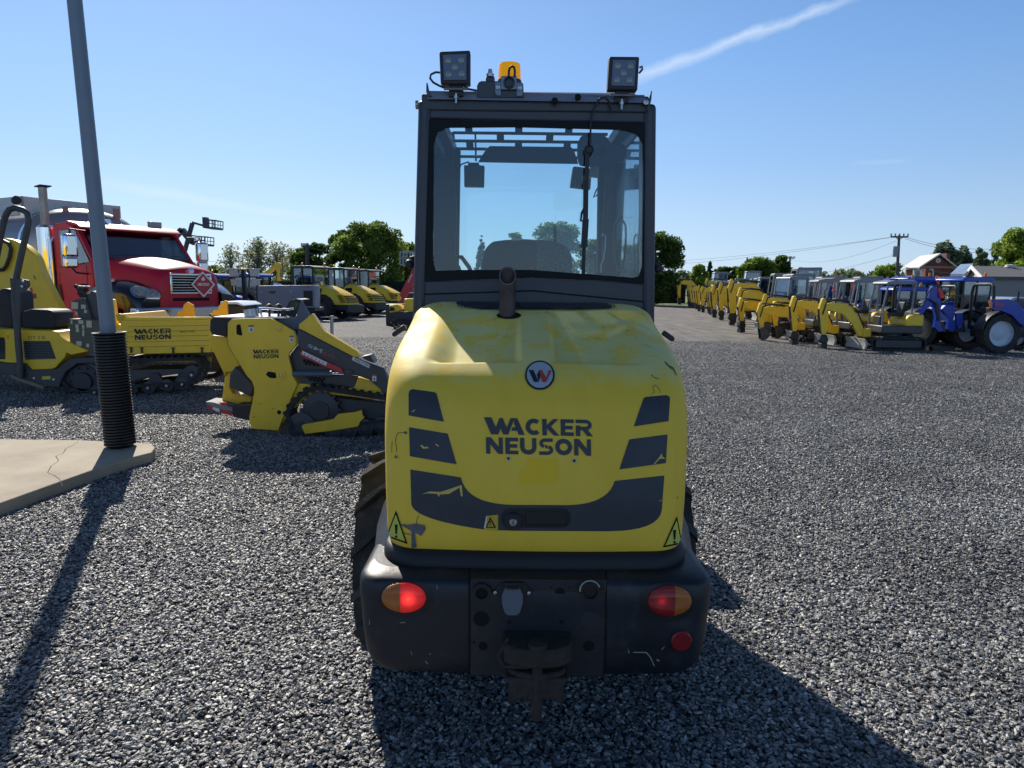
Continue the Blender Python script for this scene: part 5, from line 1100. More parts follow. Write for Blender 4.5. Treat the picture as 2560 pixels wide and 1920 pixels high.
pp('tray_hook',[(2085,1340),(2100,1290),(2150,1280),(2160,1240),(2215,1190),(2240,1195),(2245,1340)],cA,YT+1.1,.05,mat('lock_orange',(.7,.42,.01)),dt)
pp('tray_end',[(2060,1378),(2092,1374),(2250,1385),(2250,1700),(2085,1702),(2060,1702)],cA,YT+.02,1.15,M_yel,dt)
mb=MB(); a=P(*cA(1250,1700),Y=YT); b_=P(*cA(2240,1680),Y=YT); mb.bb((a.x,YT+.03,b_.z-.02),(b_.x,YT+1.15,b_.z+.02)); mb.build('tray_floor',M_yel,dt,world=True)
pxtext('lettering',logo_polys(),[(1318,1472),(1690,1465),(1697,1570),(1328,1580)],cA,YT-.006,M_ink,dt)
pxtext('dealer_lettering',font_polys('RENE LYONS',.0),[(1778,1490),(1920,1486),(1920,1503),(1778,1507)],cA,YT-.006,M_ink,dt)
for x in (1395,1705,1990,1290):
    mb=MB(); mb.px(W_([(x-18,350),(x+15,352),(x+5,372),(x+8,405),(x-8,405),(x-5,372)],cB),YT-.03,.03); mb.build('tray_latch',M_dk,dt,world=True,bevel=.003)
pp('frame_beam',[(1250,440),(1990,388),(1975,470),(1250,505)],cB,YD+.15,.7,M_anth,dt)
tl=pxz(W_([(598,740),(590,670),(620,610),(680,560),(760,520),(860,512),(1300,512),(1930,498),(1985,530),(2003,590),(1990,680),(1930,745),(1860,775),(1400,800),(1040,850),(860,850),(700,835)],cB),YD)
zmin=min(p[1] for p in tl); tl=[(x,(z-zmin)*.985+.03) for x,z in tl]
for yo in (-.02,.85):
    mb=MB(); track_ring(mb,tl,.25,YD+yo,.05,.095,.025); mb.build('rubber_track',M_rub,dt,world=True,smooth=25)
q=pa(818,690,cB,YD); mb=MB(); mb.rev([(.30,0),(.30,.02),(.26,.03),(.24,.01),(.14,.01),(.13,.05),(0,.05)],q+Vector((0,.03,0)),(0,-1,0),32)
for k in range(10):
    a=2*math.pi*k/10; mb.rev([(.018,0),(.018,.025)],q+Vector((.20*math.cos(a),.02,.20*math.sin(a))),(0,-1,0),8)
mb.build('drive_wheel',M_dk,dt,world=True)
pp('track_frame',[(930,720),(1300,570),(1900,560),(1900,640),(1750,610),(1400,660),(960,800)],cB,YD+.06,.6,M_anth,dt)
for x0 in (1430,1700):
    pp('bogie',[(x0+60,605),(x0+120,600),(x0+170,660),(x0+250-40*(x0>1500),720),(x0+200-40*(x0>1500),740),(x0+30,770),(x0,745)],cB,YD+.02,.05,M_dk,dt)
for x,y,r_ in ((1470,748,.09),(1655,725,.09),(1808,712,.09),(1300,760,.09),(945,792,.09),(1900,620,.14)):
    q=pa(x,y,cB,YD); mb=MB(); mb.rev([(r_,-.02),(r_,.04),(r_*.4,.045),(r_*.3,.06),(0,.06)],q+Vector((0,.03,0)),(0,-1,0),18); mb.build('track_roller',M_dk,dt,world=True)
    mb=MB(); mb.rev([(.018,0),(.018,.01),(0,.01)],q+Vector((0,-.03,0)),(0,-1,0),10); mb.build('bolt',M_steel,dt,world=True)
# ------------------------------------------------------------ tall yellow skip behind the dumper
YK=11.9
sk_=thing('dumper_skip','tall yellow dumper skip with black grab loop and red mark, behind the roll bar','dumper skip',(P(*cA(200,900),Y=YK).x,YK+.6,0))
pp('skip_body',[(-900,560),(0,575),(40,572),(130,592),(240,650),(330,730),(362,790),(400,905),(520,1150),(632,1345),(625,1400),(600,1490),(400,1500),(-900,1500)],cA,YK,.22,M_yel,sk_,bevel=.03)
mb=MB(); a=P(*cA(100,1400),Y=YK+.3); mb.bb((a.x-1.5,YK+.2,.35),(a.x+.4,YK+1.1,P(*cA(100,1500),Y=YK+.3).z)); mb.build('skip_frame',M_dk,sk_,world=True)
mb=MB(); mb.tube([P(*cA(*p),Y=YK-.04) for p in ((-30,590),(30,600),(85,625),(108,680),(95,760),(60,850),(30,885),(-40,890))],.03,8); mb.build('grab_loop',M_blk,sk_,world=True)
pp('red_mark',[(255,1082),(312,1066),(324,1128),(350,1120),(360,1165),(250,1182),(248,1152),(292,1140),(286,1104),(262,1112)],cA,YK-.01,.006,mat('mark_red',(.52,.03,.03),.5),sk_,bevel=0)
pp('wear_mark',[(325,935),(345,955),(358,985),(340,975)],cA,YK-.004,.003,M_dk,sk_,bevel=0)
for px_ in (-160,80):
    w=MB(); q=P(*cA(px_*2,1650),Y=YK+.3); tyre(w,(q.x,YK+.25,.42),.42,.3,'y',14,.03); w.build('wheel',M_rub,sk_,world=True,smooth=28)
# ------------------------------------------------------------ red tank truck
M_tred=mat('truck_red',(.46,.012,.036),.38,spec=.3,coat=.06,var=.04)
M_tank=mat('tank_aluminium',(.33,.335,.34),.34,.55,var=.12,vscale=1.2,rvar=.1)
M_rail=mat('tank_rail',(.52,.53,.52),.5,.1,var=.08)
M_bkp=mat('fender_black',(.010,.011,.014),.18,coat=.5)
tk=thing('tank_truck','red tank truck with grey tank, black fenders and a red diamond placard','truck',(-6.17,13.6,0),-R(30),scale=1.08)
tk.scale=(1.08,1.08,1.02); tk.matrix_basis=Matrix.Translation((-6.17,13.6,0))@Matrix.Rotation(-R(30),4,'Z')@Matrix.Diagonal((1.08,1.08,1.02,1))
def tb(name,m,fn,bevel=.0,parent=tk,**k):
    mb=MB(); fn(mb); return mb.build(name,m,parent,bevel=bevel,**k)
# hood: lofted sections along x
def sect(x,w,zt,zb,cr):
    pts=[]
    for (y,z) in ((-w,zb),(-w,zb+(zt-zb)*.45),(-w*.97,zt-.16),(-w*.86,zt-.05),(-w*.6,zt),(-w*.25,zt+cr),(0,zt+cr+.01),(w*.25,zt+cr),(w*.6,zt),(w*.86,zt-.05),(w*.97,zt-.16),(w,zb+(zt-zb)*.45),(w,zb)): pts.append(Vector((x,y,z)))
    return pts
tb('hood',M_tred,lambda m:m.loft([sect(.0,.54,1.74,1.10,.03),sect(-.04,.60,1.79,1.08,.035),sect(-.25,.66,1.85,1.05,.04),sect(-.6,.74,1.92,1.05,.045),sect(-1.0,.86,1.98,1.1,.045),sect(-1.32,.94,2.02,1.1,.03)],caps=True),smooth=50)
tb('hood_intake',M_blk,lambda m:(m.box((-.42,0,1.925),(.10,.22,.01))),)
# fenders
for s in (-1,1):
    def fen(m,s=s):
        rings=[]
        for i in range(15):
            t=i/14; x=.02-1.75*t
            zt=1.22+.34*math.sin(math.pi*min(1,t*.95+.05))**.8
            yo=s*(.72+.40*math.sin(math.pi*min(1,.15+t*.6))**.6); zi=.95+ .40*math.sin(math.pi*min(1,max(0,(t-.16)/.72)))**.6 if .16<t<.88 else .92
            rings.append([Vector((x,s*.62,zt+.06)),Vector((x,yo*.86,zt+.03)),Vector((x,yo*.97,zt-.08)),Vector((x,yo,zt-.22)),Vector((x,yo,zi)),Vector((x,yo*.9,zi+.02)),Vector((x,s*.62,zi+.05))])
        m.loft(rings,closed=True,caps=True)
    tb('fender',M_bkp,fen,smooth=50)
    if s<0:
        fo=[o for o in tk.children if o.name.startswith('fender')][-1]
        bf=bmesh.new(); bf.from_mesh(fo.data); bf.transform(tk.matrix_basis); BF=BVHTree.FromBMesh(bf); bf.free()
        hp_=W_([(1283,1085),(1295,1062),(1330,1052),(1420,1060),(1520,1085),(1590,1110),(1615,1140),(1612,1168),(1590,1176),(1480,1174),(1370,1172),(1320,1155),(1292,1120)],cA)
        surf_decal('headlight_bezel',[hp_],BF,M_chr,tk,.02,8)
        cx_=sum(p[0] for p in hp_)/len(hp_); cy_=sum(p[1] for p in hp_)/len(hp_)
        surf_decal('headlight',[[(cx_+(p[0]-cx_)*.84,cy_+(p[1]-cy_)*.78) for p in hp_]],BF,mat('headlamp_clear',(.26,.27,.27),.12,coat=.9,var=.6,vscale=14),tk,.035,6)
        surf_decal('side_lamp',[ell(*cA(1112,1003),6,3.6,12)],BF,M_wht,tk,.03,6)
# grille
def gri(m): m.xz([],0,0) if 0 else m.bb((-.03,-.37,1.38),(.012,.37,1.71))
tb('grille_backing',M_hole,gri)
tb('grille_frame',M_chr,lambda m:(m.bb((.0,-.41,1.69),(.035,.41,1.73)),m.bb((.0,-.41,1.35),(.035,.41,1.39)),m.bb((.0,-.41,1.39),(.035,-.37,1.69)),m.bb((.0,.37,1.39),(.035,.41,1.69))),bevel=.01)
for i in range(6): 
    z=1.415+i*.048; tb('grille_slat',M_chr,lambda m:m.bb((.008,-.37,z),(.026,.37,z+.013)),bevel=.003)
tb('badge',M_chr,lambda m:m.rev([(.055,0),(.055,.008),(0,.012)],(.03,0,1.785),(1,0,.2),20))
tb('lower_grille',M_hole,lambda m:m.bb((.0,-.36,1.22),(.006,.36,1.28)))
tb('bumper',M_chr,lambda m:(m.bb((-.12,-1.08,.84),(.09,1.08,1.12))),bevel=.04,seg=3)
# placard
def dia(m,r,x,th=.004): m.prism([Vector((x,.22+0,1.53-r)),Vector((x,.22+r,1.53)),Vector((x,.22,1.53+r)),Vector((x,.22-r,1.53))],(th,0,0))
tb('placard_border',M_wht,lambda m:dia(m,.245,.045)); tb('placard',mat('placard_red',(.42,.03,.04),.4),lambda m:dia(m,.203,.050))
fp=font_polys('1203',.015)
tb('placard_band',M_wht,lambda m:m.bb((.0545,.22-.115,1.505),(.0565,.22+.115,1.555)))
q3=[[Vector((.0575,.22+.105-.21*a,1.19+.04*b)) for a,b in p] for p in []]
mbp=MB()
for p in fp: mbp.add([Vector((.058,.22-.105+.21*a,1.512+.036*b)) for a,b in p],[tuple(range(len(p)))])
mbp.build('placard_number',mat('placard_ink',(.25,.02,.03),.5),tk,smooth=0,recalc=False)
tb('placard_flame',M_wht,lambda m:m.prism([Vector((.055,.22+y,1.60+z)) for y,z in ((-.03,0),(-.04,.03),(-.015,.07),(-.01,.04),(0,.09),(.015,.045),(.03,.06),(.035,.02),(.025,0))],(.002,0,0)))
# cab
tb('cab',M_tred,lambda m:m.xz([(-1.25,.78),(-1.25,1.96),(-1.50,1.90),(-2.40,1.84),(-2.40,.78)],-1.0,1.0),bevel=.03,seg=2)
tb('cab_roof',M_tred,lambda m:m.xz([(-1.66,2.51),(-1.80,2.60),(-2.0,2.66),(-2.36,2.64),(-2.42,2.54),(-2.38,2.50)],-1.0,1.0),bevel=.04,seg=3)
tb('cab_back',M_tred,lambda m:m.bb((-2.42,-.99,1.75),(-2.36,.99,2.54)))
for s in (-1,1):
    tb('cab_pillar',M_tred,lambda m:m.bar((-1.27,s*.95,1.94),(-1.74,s*.93,2.54),.07,.08,up=(0,1,0)),bevel=.01)
    tb('cab_pillar',M_tred,lambda m:m.bb((-2.40,s*.93,1.82),(-2.24,s*.995,2.54)),bevel=.01)
tb('dashboard',M_blk,lambda m:m.xz([(-1.28,1.94),(-1.30,2.02),(-1.62,2.02),(-1.70,1.90)],-.92,.92),bevel=.02)
for y in (-.5,.5): tb('seat',M_seat,lambda m:(m.bb((-2.2,y-.22,1.7),(-2.08,y+.22,2.34))),bevel=.06)
tb('steering_wheel',M_blk,lambda m:m.tube([(-1.74+.20*math.cos(R(a))*.6,.5+.22*math.sin(R(a)),2.08+.16*math.cos(R(a))) for a in range(0,361,24)],.014,6))
tb('sun_visor',M_tred,lambda m:m.xz([(-1.58,2.56),(-1.68,2.63),(-2.0,2.69),(-2.0,2.64),(-1.7,2.58),(-1.58,2.53)],-.98,.98),bevel=.01)
n_=Vector((.77,0,.64)).normalized()*.004
tb('windscreen',glassmat('truck_glass',(.72,.80,.82),.08),lambda m:m.prism([Vector((-1.26,-.90,2.0))+n_*4,Vector((-1.26,.90,2.0))+n_*4,Vector((-1.70,.84,2.53))+n_*4,Vector((-1.70,-.84,2.53))+n_*4],-n_*2))
tb('wiper',M_blk,lambda m:(m.bar(Vector((-1.25,-.7,2.03))+n_*6,Vector((-1.30,.0,2.07))+n_*6,.015,.015),m.bar(Vector((-1.25,.1,2.03))+n_*6,Vector((-1.30,.8,2.07))+n_*6,.015,.015)))
gy=glassmat('cab_side_glass',(.3,.35,.3),.12)
for s in (-1,1):
    tb('side_window',glassmat('truck_side_glass',(.85,.9,.9),.06),lambda m:m.prism([(-1.34,s*.985,1.92),(-1.74,s*.985,2.52),(-2.25,s*.985,2.52),(-2.25,s*.985,1.84),(-1.9,s*.985,1.87)],(0,s*.006,0)))
    tb('window_divider',M_blk,lambda m:m.bb((-1.90,s*.99,1.85),(-1.87,s*.998,2.52)))
    tb('door_seam',M_hole,lambda m:(m.bb((-2.30,s*.998,.95),(-2.29,s*1.003,1.72)),m.bb((-1.42,s*.998,.95),(-1.41,s*1.003,1.85))))
    tb('door_handle',M_blk,lambda m:m.xz([(-2.38,1.50),(-2.28,1.50),(-2.22,1.20),(-2.30,1.18)],s*1.0,s*1.02),bevel=.006)
    tb('side_vent',M_hole,lambda m:m.bb((-1.62,s*1.0,1.2),(-1.44,s*1.01,1.52)))
    tb('mirror',M_chr,lambda m:(m.box((-1.38,s*1.28,2.20),(.14,.24,.42)),),bevel=.05,seg=3)
    tb('mirror',M_chr,lambda m:(m.box((-1.38,s*1.28,1.90),(.12,.22,.20)),),bevel=.04,seg=3)
    tb('mirror_arm',M_blk,lambda m:(m.tube([(-1.42,s*.98,2.48),(-1.40,s*1.25,2.50),(-1.38,s*1.28,2.36)],.014),m.tube([(-1.38,s*1.26,1.80),(-1.38,s*1.20,1.72),(-1.40,s*1.0,1.70)],.016)))
    for xx,wd,r_ in ((-.85,.28,.50),(-5.6,.55,.52)):
        def wh(m): m.rev([(r_*.60,-wd/2),(r_*.85,-wd/2),(r_*.97,-wd*.42),(r_,-wd*.3),(r_,wd*.3),(r_*.97,wd*.42),(r_*.85,wd/2),(r_*.60,wd/2)],(xx,s*(1.0-wd*.5+.06),r_),(0,1,0),32,cap=False)
        wo=tb('wheel',M_rub,wh)
        tb('rim',M_steel,lambda m:m.rev([(r_*.62,wd*.45),(r_*.5,.06),(r_*.3,.06),(r_*.22,wd*.4),(0,wd*.4)],(xx,s*(1.0-wd*.5+.06),r_),(0,s,0),24,cap=False),parent=wo)
for y in (-.62,-.3,0,.3,.62): tb('roof_marker',M_org,lambda m:m.rev([(.035,0),(.03,.03),(0,.045)],(-1.95,y,2.655),(0,0,1),10))
tb('roof_sign',mat('roof_box_grey',(.35,.36,.38),.4),lambda m:m.bb((-2.0,.55,2.64),(-1.94,.82,2.80)),bevel=.01)
tb('air_horn',M_chr,lambda m:(m.cyl((-2.2,-.3,2.70),(-1.85,-.3,2.72),.02,.05),m.cyl((-2.2,-.42,2.70),(-1.9,-.42,2.72),.02,.05)))
# exhaust
tb('muffler',M_chr,lambda m:(m.rev([(.10,0),(.15,.03),(.15,1.35),(.10,1.40)],(-2.60,-1.02,1.22),(0,0,1),24)))
tb('exhaust_pipe',mat('pipe_dull',(.30,.27,.24),.4,.6,var=.2),lambda m:(m.cyl((-2.60,-1.02,2.6),(-2.60,-1.02,3.32),.07,n=18),m.cyl((-2.60,-1.02,.9),(-2.60,-1.02,1.25),.07,n=18)))
tb('exhaust_cap',M_blk,lambda m:m.bar((-2.68,-1.02,3.33),(-2.48,-1.02,3.35),.20,.02))
tb('grab_rail',M_chr,lambda m:m.tube([(-2.42,-.99,1.0),(-2.44,-1.03,1.2),(-2.44,-1.03,2.3),(-2.42,-.98,2.4)],.018))
# tank
def tank(m):
    rings=[]; n=44
    for x,k in ((-2.82,.0),(-2.84,.5),(-2.90,.80),(-3.0,.93),(-3.15,1.0),(-9.6,1.0),(-9.8,.9),(-9.9,.5)):
        rings.append([Vector((x,1.20*k*math.copysign(abs(math.cos(a))**.85,math.cos(a)),2.18+.86*k*math.copysign(abs(math.sin(a))**.85,math.sin(a)))) for a in [2*math.pi*i/n for i in range(n)]])
    m.loft(rings,closed=True,caps=True)
tb('tank',M_tank,tank,smooth=40)
tb('tank_band',M_chr,lambda m:m.loft([[Vector((x,1.208*math.copysign(abs(math.cos(a))**.85,math.cos(a)),2.18+.868*math.copysign(abs(math.sin(a))**.85,math.sin(a)))) for a in [2*math.pi*i/44 for i in range(44)]] for x in (-3.16,-3.24)],closed=True))
tb('top_rail',M_rail,lambda m:(m.prism([(-3.5,-.95,2.90),(-3.5,-.95,3.22),(-9.8,-.95,3.22),(-9.8,-.95,2.90)],(0,.04,0)),m.prism([(-3.5,.95,2.90),(-3.5,.95,3.22),(-9.8,.95,3.22),(-9.8,.95,2.90)],(0,-.04,0)),m.bb((-3.54,-.95,2.88),(-3.50,.95,3.22))),bevel=.008)
tb('tank_sill',mat('sill_white',(.5,.5,.5),.4),lambda m:m.bb((-3.5,-1.05,2.84),(-9.7,-.98,2.92)),bevel=.01)
tb('vent_pipe',mat('pipe_copper',(.28,.19,.15),.5),lambda m:(m.cyl((-3.0,-.35,2.5),(-3.05,-.42,3.05),.05),m.cyl((-3.0,.55,2.5),(-3.0,.55,3.1),.06)))
tb('chassis',M_dk,lambda m:(m.bb((-9.6,-.45,.75),(-.3,.45,1.02)),m.bb((-9.4,-.9,1.0),(-3.6,.9,1.4)),m.bb((-4.9,-1.1,.5),(-3.3,-.6,1.1))),bevel=.02)
# letters ER on the near side of the tank
for ch,x0 in (('E',-5.30),('R',-4.62)):
    polys,_=GL[ch]; mb=MB()
    for p in polys:
        # follow the tank's side
        vs=[]
        for a,b in p:
            z=1.78+.66*b; s_=max(-1,min(1,(z-2.18)/.86)); yy=1.20*math.copysign((1-abs(s_)**(2/.85))**(.85/2),1)
            vs.append(Vector((x0+.62*a*.9,-yy-.006,z)))
        mb.add(vs,[tuple(range(len(vs)))])
    mb.build('tank_lettering',M_ink,tk,smooth=0,recalc=False)
# ------------------------------------------------------------ mini excavators
M_blade=mat('blade_grey',(.36,.35,.32),.6,.2,var=.2,dirt=.4,dcol=(.28,.22,.15))
M_cano=mat('canopy_grey',(.21,.23,.26),.45,var=.08)
def wmark(mb,x,z,y,s,sg=-1):
    for p in ([(0,1),(.26,1),(.42,.4),(.52,.8),(.62,1),(.78,.4),(.92,1),(1.2,1),(.9,0),(.68,0),(.55,.38),(.48,0),(.28,0)],):
        q=[(x+a*s-.6*s,y,z+b*s*.8) for a,b in p]
        mb.add([Vector(v) for v in q],[tuple(range(len(q)))])
def excavator(label,group,loc,rz,scale,canopy=True,big=False,pose=0,bucket='quick'):
    t=thing('mini_excavator',label,'excavator',loc,rz,group,scale)
    loop=[(-.95,.22),(-.90,.40),(-.75,.46),(.75,.46),(.92,.40),(.98,.24),(.90,.08),(.75,.02),(-.75,.02),(-.90,.07)]
    for y0 in (-.72,.44):
        mb=MB(); track_ring(mb,loop,.28,y0,.05,.14,.03); mb.build('track',M_rub,t,smooth=25)
        mb=MB(); mb.bb((-.8,y0+.05,.10),(.8,y0+.24,.38)); mb.build('track_frame',M_dk,t,bevel=.02)
    mb=MB(); mb.bb((-.5,-.5,.25),(.5,.5,.50)); mb.rev([(.38,.45),(.38,.60)],(0,0,0),(0,0,1),24); mb.build('undercarriage',M_dk,t)
    mb=MB(); mb.xz([(1.12,.05),(1.20,.04),(1.16,.20),(1.22,.40),(1.16,.40),(1.08,.22)],-.72,.72); mb.build('dozer_blade',M_blade,t,bevel=.006)
    mb=MB(); mb.bar((.4,-.3,.25),(1.12,-.3,.22),.10,.10); mb.bar((.4,.3,.25),(1.12,.3,.22),.10,.10); mb.build('blade_arm',M_dk,t)
    # upper body
    mb=MB(); mb.xz([(-.80,.60),(.60,.60),(.60,.86),(-.82,.86)],-.62,.62); mb.build('platform',M_anth,t,bevel=.03)
    mb=MB(); mb.xz([(-.86,.84),(-.20,.84),(-.22,1.05),(-.34,1.22),(-.75,1.32),(-.86,1.22)],-.60,.60); mb.build('engine_cover',M_yel,t,bevel=.07,seg=3)
    mb=MB(); mb.bb((-.36,-.22,1.18),(.05,.22,1.28)); mb.xz([(-.38,1.25),(-.26,1.25),(-.34,1.68),(-.44,1.68)],-.2,.2); mb.build('seat',M_seat,t,bevel=.04)
    mb=MB(); mb.bb((.36,-.25,.86),(.50,.25,1.18)); mb.build('control_console',M_blk,t,bevel=.03)
    for y in (-.1,.1): 
        mb=MB(); mb.cyl((.40,y,1.15),(.38,y,1.50),.015,n=8); mb.sph((.38,y,1.52),.03,8); mb.build('control_lever',M_blk,t)
    zt=2.38
    if canopy:
        for x,y,dx in ((.52,-.46,.10),(.52,.46,.10),(-.48,-.46,.02),(-.48,.46,.02)):
            mb=MB(); mb.tube([(x,y,.86),(x+.01,y,1.5),(x-dx,y,2.26)],.032,8); mb.build('canopy_post',M_cano,t)
        mb=MB(); mb.xz([(.42,2.26),(.50,2.30),(.46,2.36),(.2,2.42),(-.5,2.42),(-.60,2.34),(-.5,2.30)],-.50,.50); mb.build('canopy_roof',M_cano,t,bevel=.02)
        mb=MB(); mb.bar((.53,-.46,1.32),(.53,.46,1.32),.04,.03); mb.build('canopy_crossbar',M_cano,t)
    else:
        mb=MB(); 
        for x,y in ((.54,-.46),(.54,.46),(-.45,-.46),(-.45,.46)): mb.bar((x,y,.86),(x-(.14 if x>0 else 0),y,2.28),.07,.07,up=(0,1,0))
        for y in (-.46,.46): mb.bar((.50,y,1.22),(-.45,y,1.22),.05,.05); mb.bar((.42,y,2.28),(-.45,y,2.28),.07,.07)
        mb.bar((.41,-.46,2.28),(.41,.46,2.28),.07,.07); mb.bar((.50,-.46,1.22),(.50,.46,1.22),.06,.06); mb.build('cab_frame',M_cano,t)
        mb=MB(); mb.xz([(.46,2.28),(.40,2.36),(-.5,2.38),(-.52,2.28)],-.48,.48); mb.build('cab_roof',M_cano,t,bevel=.03)
        for y in (-.46,.46):
            mb=MB(); mb.prism([(.49,y,1.25),(.40,y,2.25),(-.44,y,2.25),(-.44,y,1.25)],(0,.004,0)); mb.build('side_window',M_glass,t,smooth=0)
        mb=MB(); mb.prism([(.52,-.44,1.25),(.52,.44,1.25),(.42,.44,2.25),(.42,-.44,2.25)],(.004,0,0)); mb.build('windscreen',M_glass,t,smooth=0)
    # boom, stick, tool
    k=1.18 if big else 1.0
    pz={0:0,1:.12,2:-.12,3:-.30}[pose]
    B=[(.84,.46),(1.06,.44),(1.40*k,.92),(1.74*k,1.24+pz),(2.15*k,1.34+pz),(2.42*k,1.36+pz),(2.46*k,1.56+pz),(2.12*k,1.62+pz),(1.62*k,1.60+pz),(1.22*k,1.22),(.84,.68)]
    mb=MB(); mb.xz(B,-.08,.08); bo=mb.build('boom',M_yel,t,bevel=.015)
    mb=MB(); mb.tube([(.95,.09,.75),(1.25*k,.10,1.35),(1.65*k,.10,1.68+pz),(2.1*k,.10,1.70+pz),(2.35*k,.10,1.62+pz),(2.45*k,.10,1.2+pz)],.02,6); mb.build('boom_hose',M_hole,t)
    mb=MB(); wmark(mb,1.80*k,1.42+pz,-.078,.17); wmark(mb,1.80*k,1.42+pz,.078,.17); mb.build('boom_mark',M_red,t,smooth=0,recalc=False)
    mb=MB(); mb.bb((.70,-.14,.42),(.98,.14,.72)); mb.build('swing_post',M_yel,t,bevel=.03)
    sx=2.42*k; zt=1.46+pz
    S=[(sx-.12,zt+.10),(sx-.02,zt+.32),(sx+.06,zt+.30),(sx+.15,zt-.05),(sx-.01,.46),(sx-.15,.44),(sx-.15,zt-.25)]
    mb=MB(); mb.xz(S,-.075,.075); mb.build('stick',M_yel,t,bevel=.012)
    mb=MB(); mb.cyl((1.50*k,0,1.66+pz),(2.05*k,0,1.72+pz),.045,n=10); mb.cyl((2.05*k,0,1.72+pz),(sx,0,zt+.28),.025,n=8); mb.build('stick_cylinder',M_dk,t)
    mb=MB(); mb.cyl((sx+.14,0,zt-.06),(sx+.10,0,.95),.045,n=10); mb.cyl((sx+.10,0,.95),(sx+.02,0,.50),.025,n=8); mb.build('tool_cylinder',M_dk,t)
    mb=MB(); mb.cyl((.95,0,.55),(1.35,0,.88),.05,n=10); mb.cyl((1.35,0,.88),(1.66*k,0,1.28+pz),.028,n=8); mb.build('boom_cylinder',M_dk,t)
    if bucket=='bucket':
        mb=MB(); c=[(sx-.1+.26*math.cos(R(a)),.27+.25*math.sin(R(a))) for a in range(60,300,20)]; ci=[(sx-.1+.23*math.cos(R(a)),.27+.22*math.sin(R(a))) for a in range(290,50,-20)]
        mb.xz(c+ci,-.2,.2); mb.xz(c,-.2,-.185); mb.xz(c,.185,.2); mb.build('bucket',M_anth,t,bevel=.004)
    else:
        mb=MB(); mb.xz([(sx-.16,.50),(sx+.04,.50),(sx+.08,.30),(sx+.02,.20),(sx-.2,.18),(sx-.24,.34)],-.11,.11); mb.bb((sx-.2,-.14,.02),(sx+.02,.14,.19)); mb.build('quick_coupler',M_blk,t,bevel=.015)
    return t
GR_A='excavators parked in the long row'
ORD=['farthest','second farthest','third farthest','fourth from the far end','fifth from the far end','sixth from the far end','seventh from the far end','eighth from the far end','ninth from the far end','tenth from the far end','eleventh from the far end','twelfth from the far end','thirteenth from the far end']
far=excavator('farthest yellow excavator of the long receding row of folded booms',GR_A,(16.6,57,0),R(180-12),.86,canopy=False,big=True,pose=1)
def cxY(Y): return float(np.interp(Y,[18.8,25.6,30,36,58],[10.0,10.2,11.4,12.9,16.6]))
for i in range(1,13): dup(far,(cxY(57-1.75*i)+random.uniform(-.15,.15),57-1.75*i+random.uniform(-.2,.2),0),R(168+random.uniform(-6,6)),'yellow excavator in the long row, '+ORD[i],scale=.86+random.uniform(-.04,.04))
fe=excavator('raised-boom yellow excavator beyond the long row beside the dark hedge',None,(17.5,60.5,0),R(176),1.18,canopy=False,big=True,pose=1)
dup(fe,(18.6,55.5,0),R(170),'second raised-boom excavator rising above the far row',1.18)
e1=excavator('yellow excavator with the highest arched boom, grey glazed cab',None,(12.0,29.3,0),R(172),1.02,canopy=False,big=True,pose=1)
dup(e1,(12.6,33.5,0),R(170),'tall yellow excavator boom at the near end of the long row',.95)
dup(e1,(12.4,31.4,0),R(176),'yellow excavator squeezed between the long row and the highest boom',.92)
e2=excavator('yellow mini excavator with stick tucked in, in front of the highest boom',None,(11.0,27.4,0),R(176),.90,canopy=False,pose=0)
e2b=excavator('yellow mini excavator with low folded boom and grey cab, left of the canopy machines',None,(10.0,25.6,0),R(196),.84,canopy=False,pose=3)
dup(e2b,(12.9,26.0,0),R(170),'yellow mini excavator behind the low folded one, mostly hidden',.86)
e3=excavator('yellow mini excavator with grey glazed cab beside the canopy machines',None,(10.7,24.1,0),R(170),.84,canopy=False,pose=2,bucket='bucket')
GR_C='grey canopy mini excavators in the front row'
proto=excavator('nearest canopy mini excavator, yellow engine cover and grey four-post roof',GR_C,(10.15,19.0,0),R(180),.76,canopy=True)
dup(proto,(9.85,20.25,0),R(184),'second canopy mini excavator from the front, partly hidden by the nearest',.78)
proto2=excavator('third canopy mini excavator back, boom folded lower, round bucket',GR_C,(9.45,21.5,0),R(176),.78,canopy=True,pose=3,bucket='bucket')
dup(proto2,(10.2,22.7,0),R(188),'farthest canopy mini excavator, beside the glazed cab machine',.80)
# orange pennants on whips
for px_,py0,py1,Y,lb in ((2084,715,728,23,'second orange cone from the right among the canopies'),(2133,706,726,21.0,'rightmost and largest orange cone among the canopies'),(2062,728,738,24,'leftmost small orange cone among the canopies')):
    a=P(px_,py0,Y=Y); b_=P(px_,py1,Y=Y); t=thing('safety_cone',lb,'cone',(a.x,a.y,b_.z),group='orange markers among the canopies')
    mb=MB(); mb.rev([(.05,0),(.05,.01),(.035,.02),(.008,a.z-b_.z)],(0,0,0),(0,0,1),12); mb.build('cone_body',mat('cone_orange',(.85,.07,.02),.4,emit=None),t)
    mb=MB(); mb.cyl((0,0,0),(0,0,-(b_.z)),.012,n=6); mb.build('cone_stand',M_cano,t)

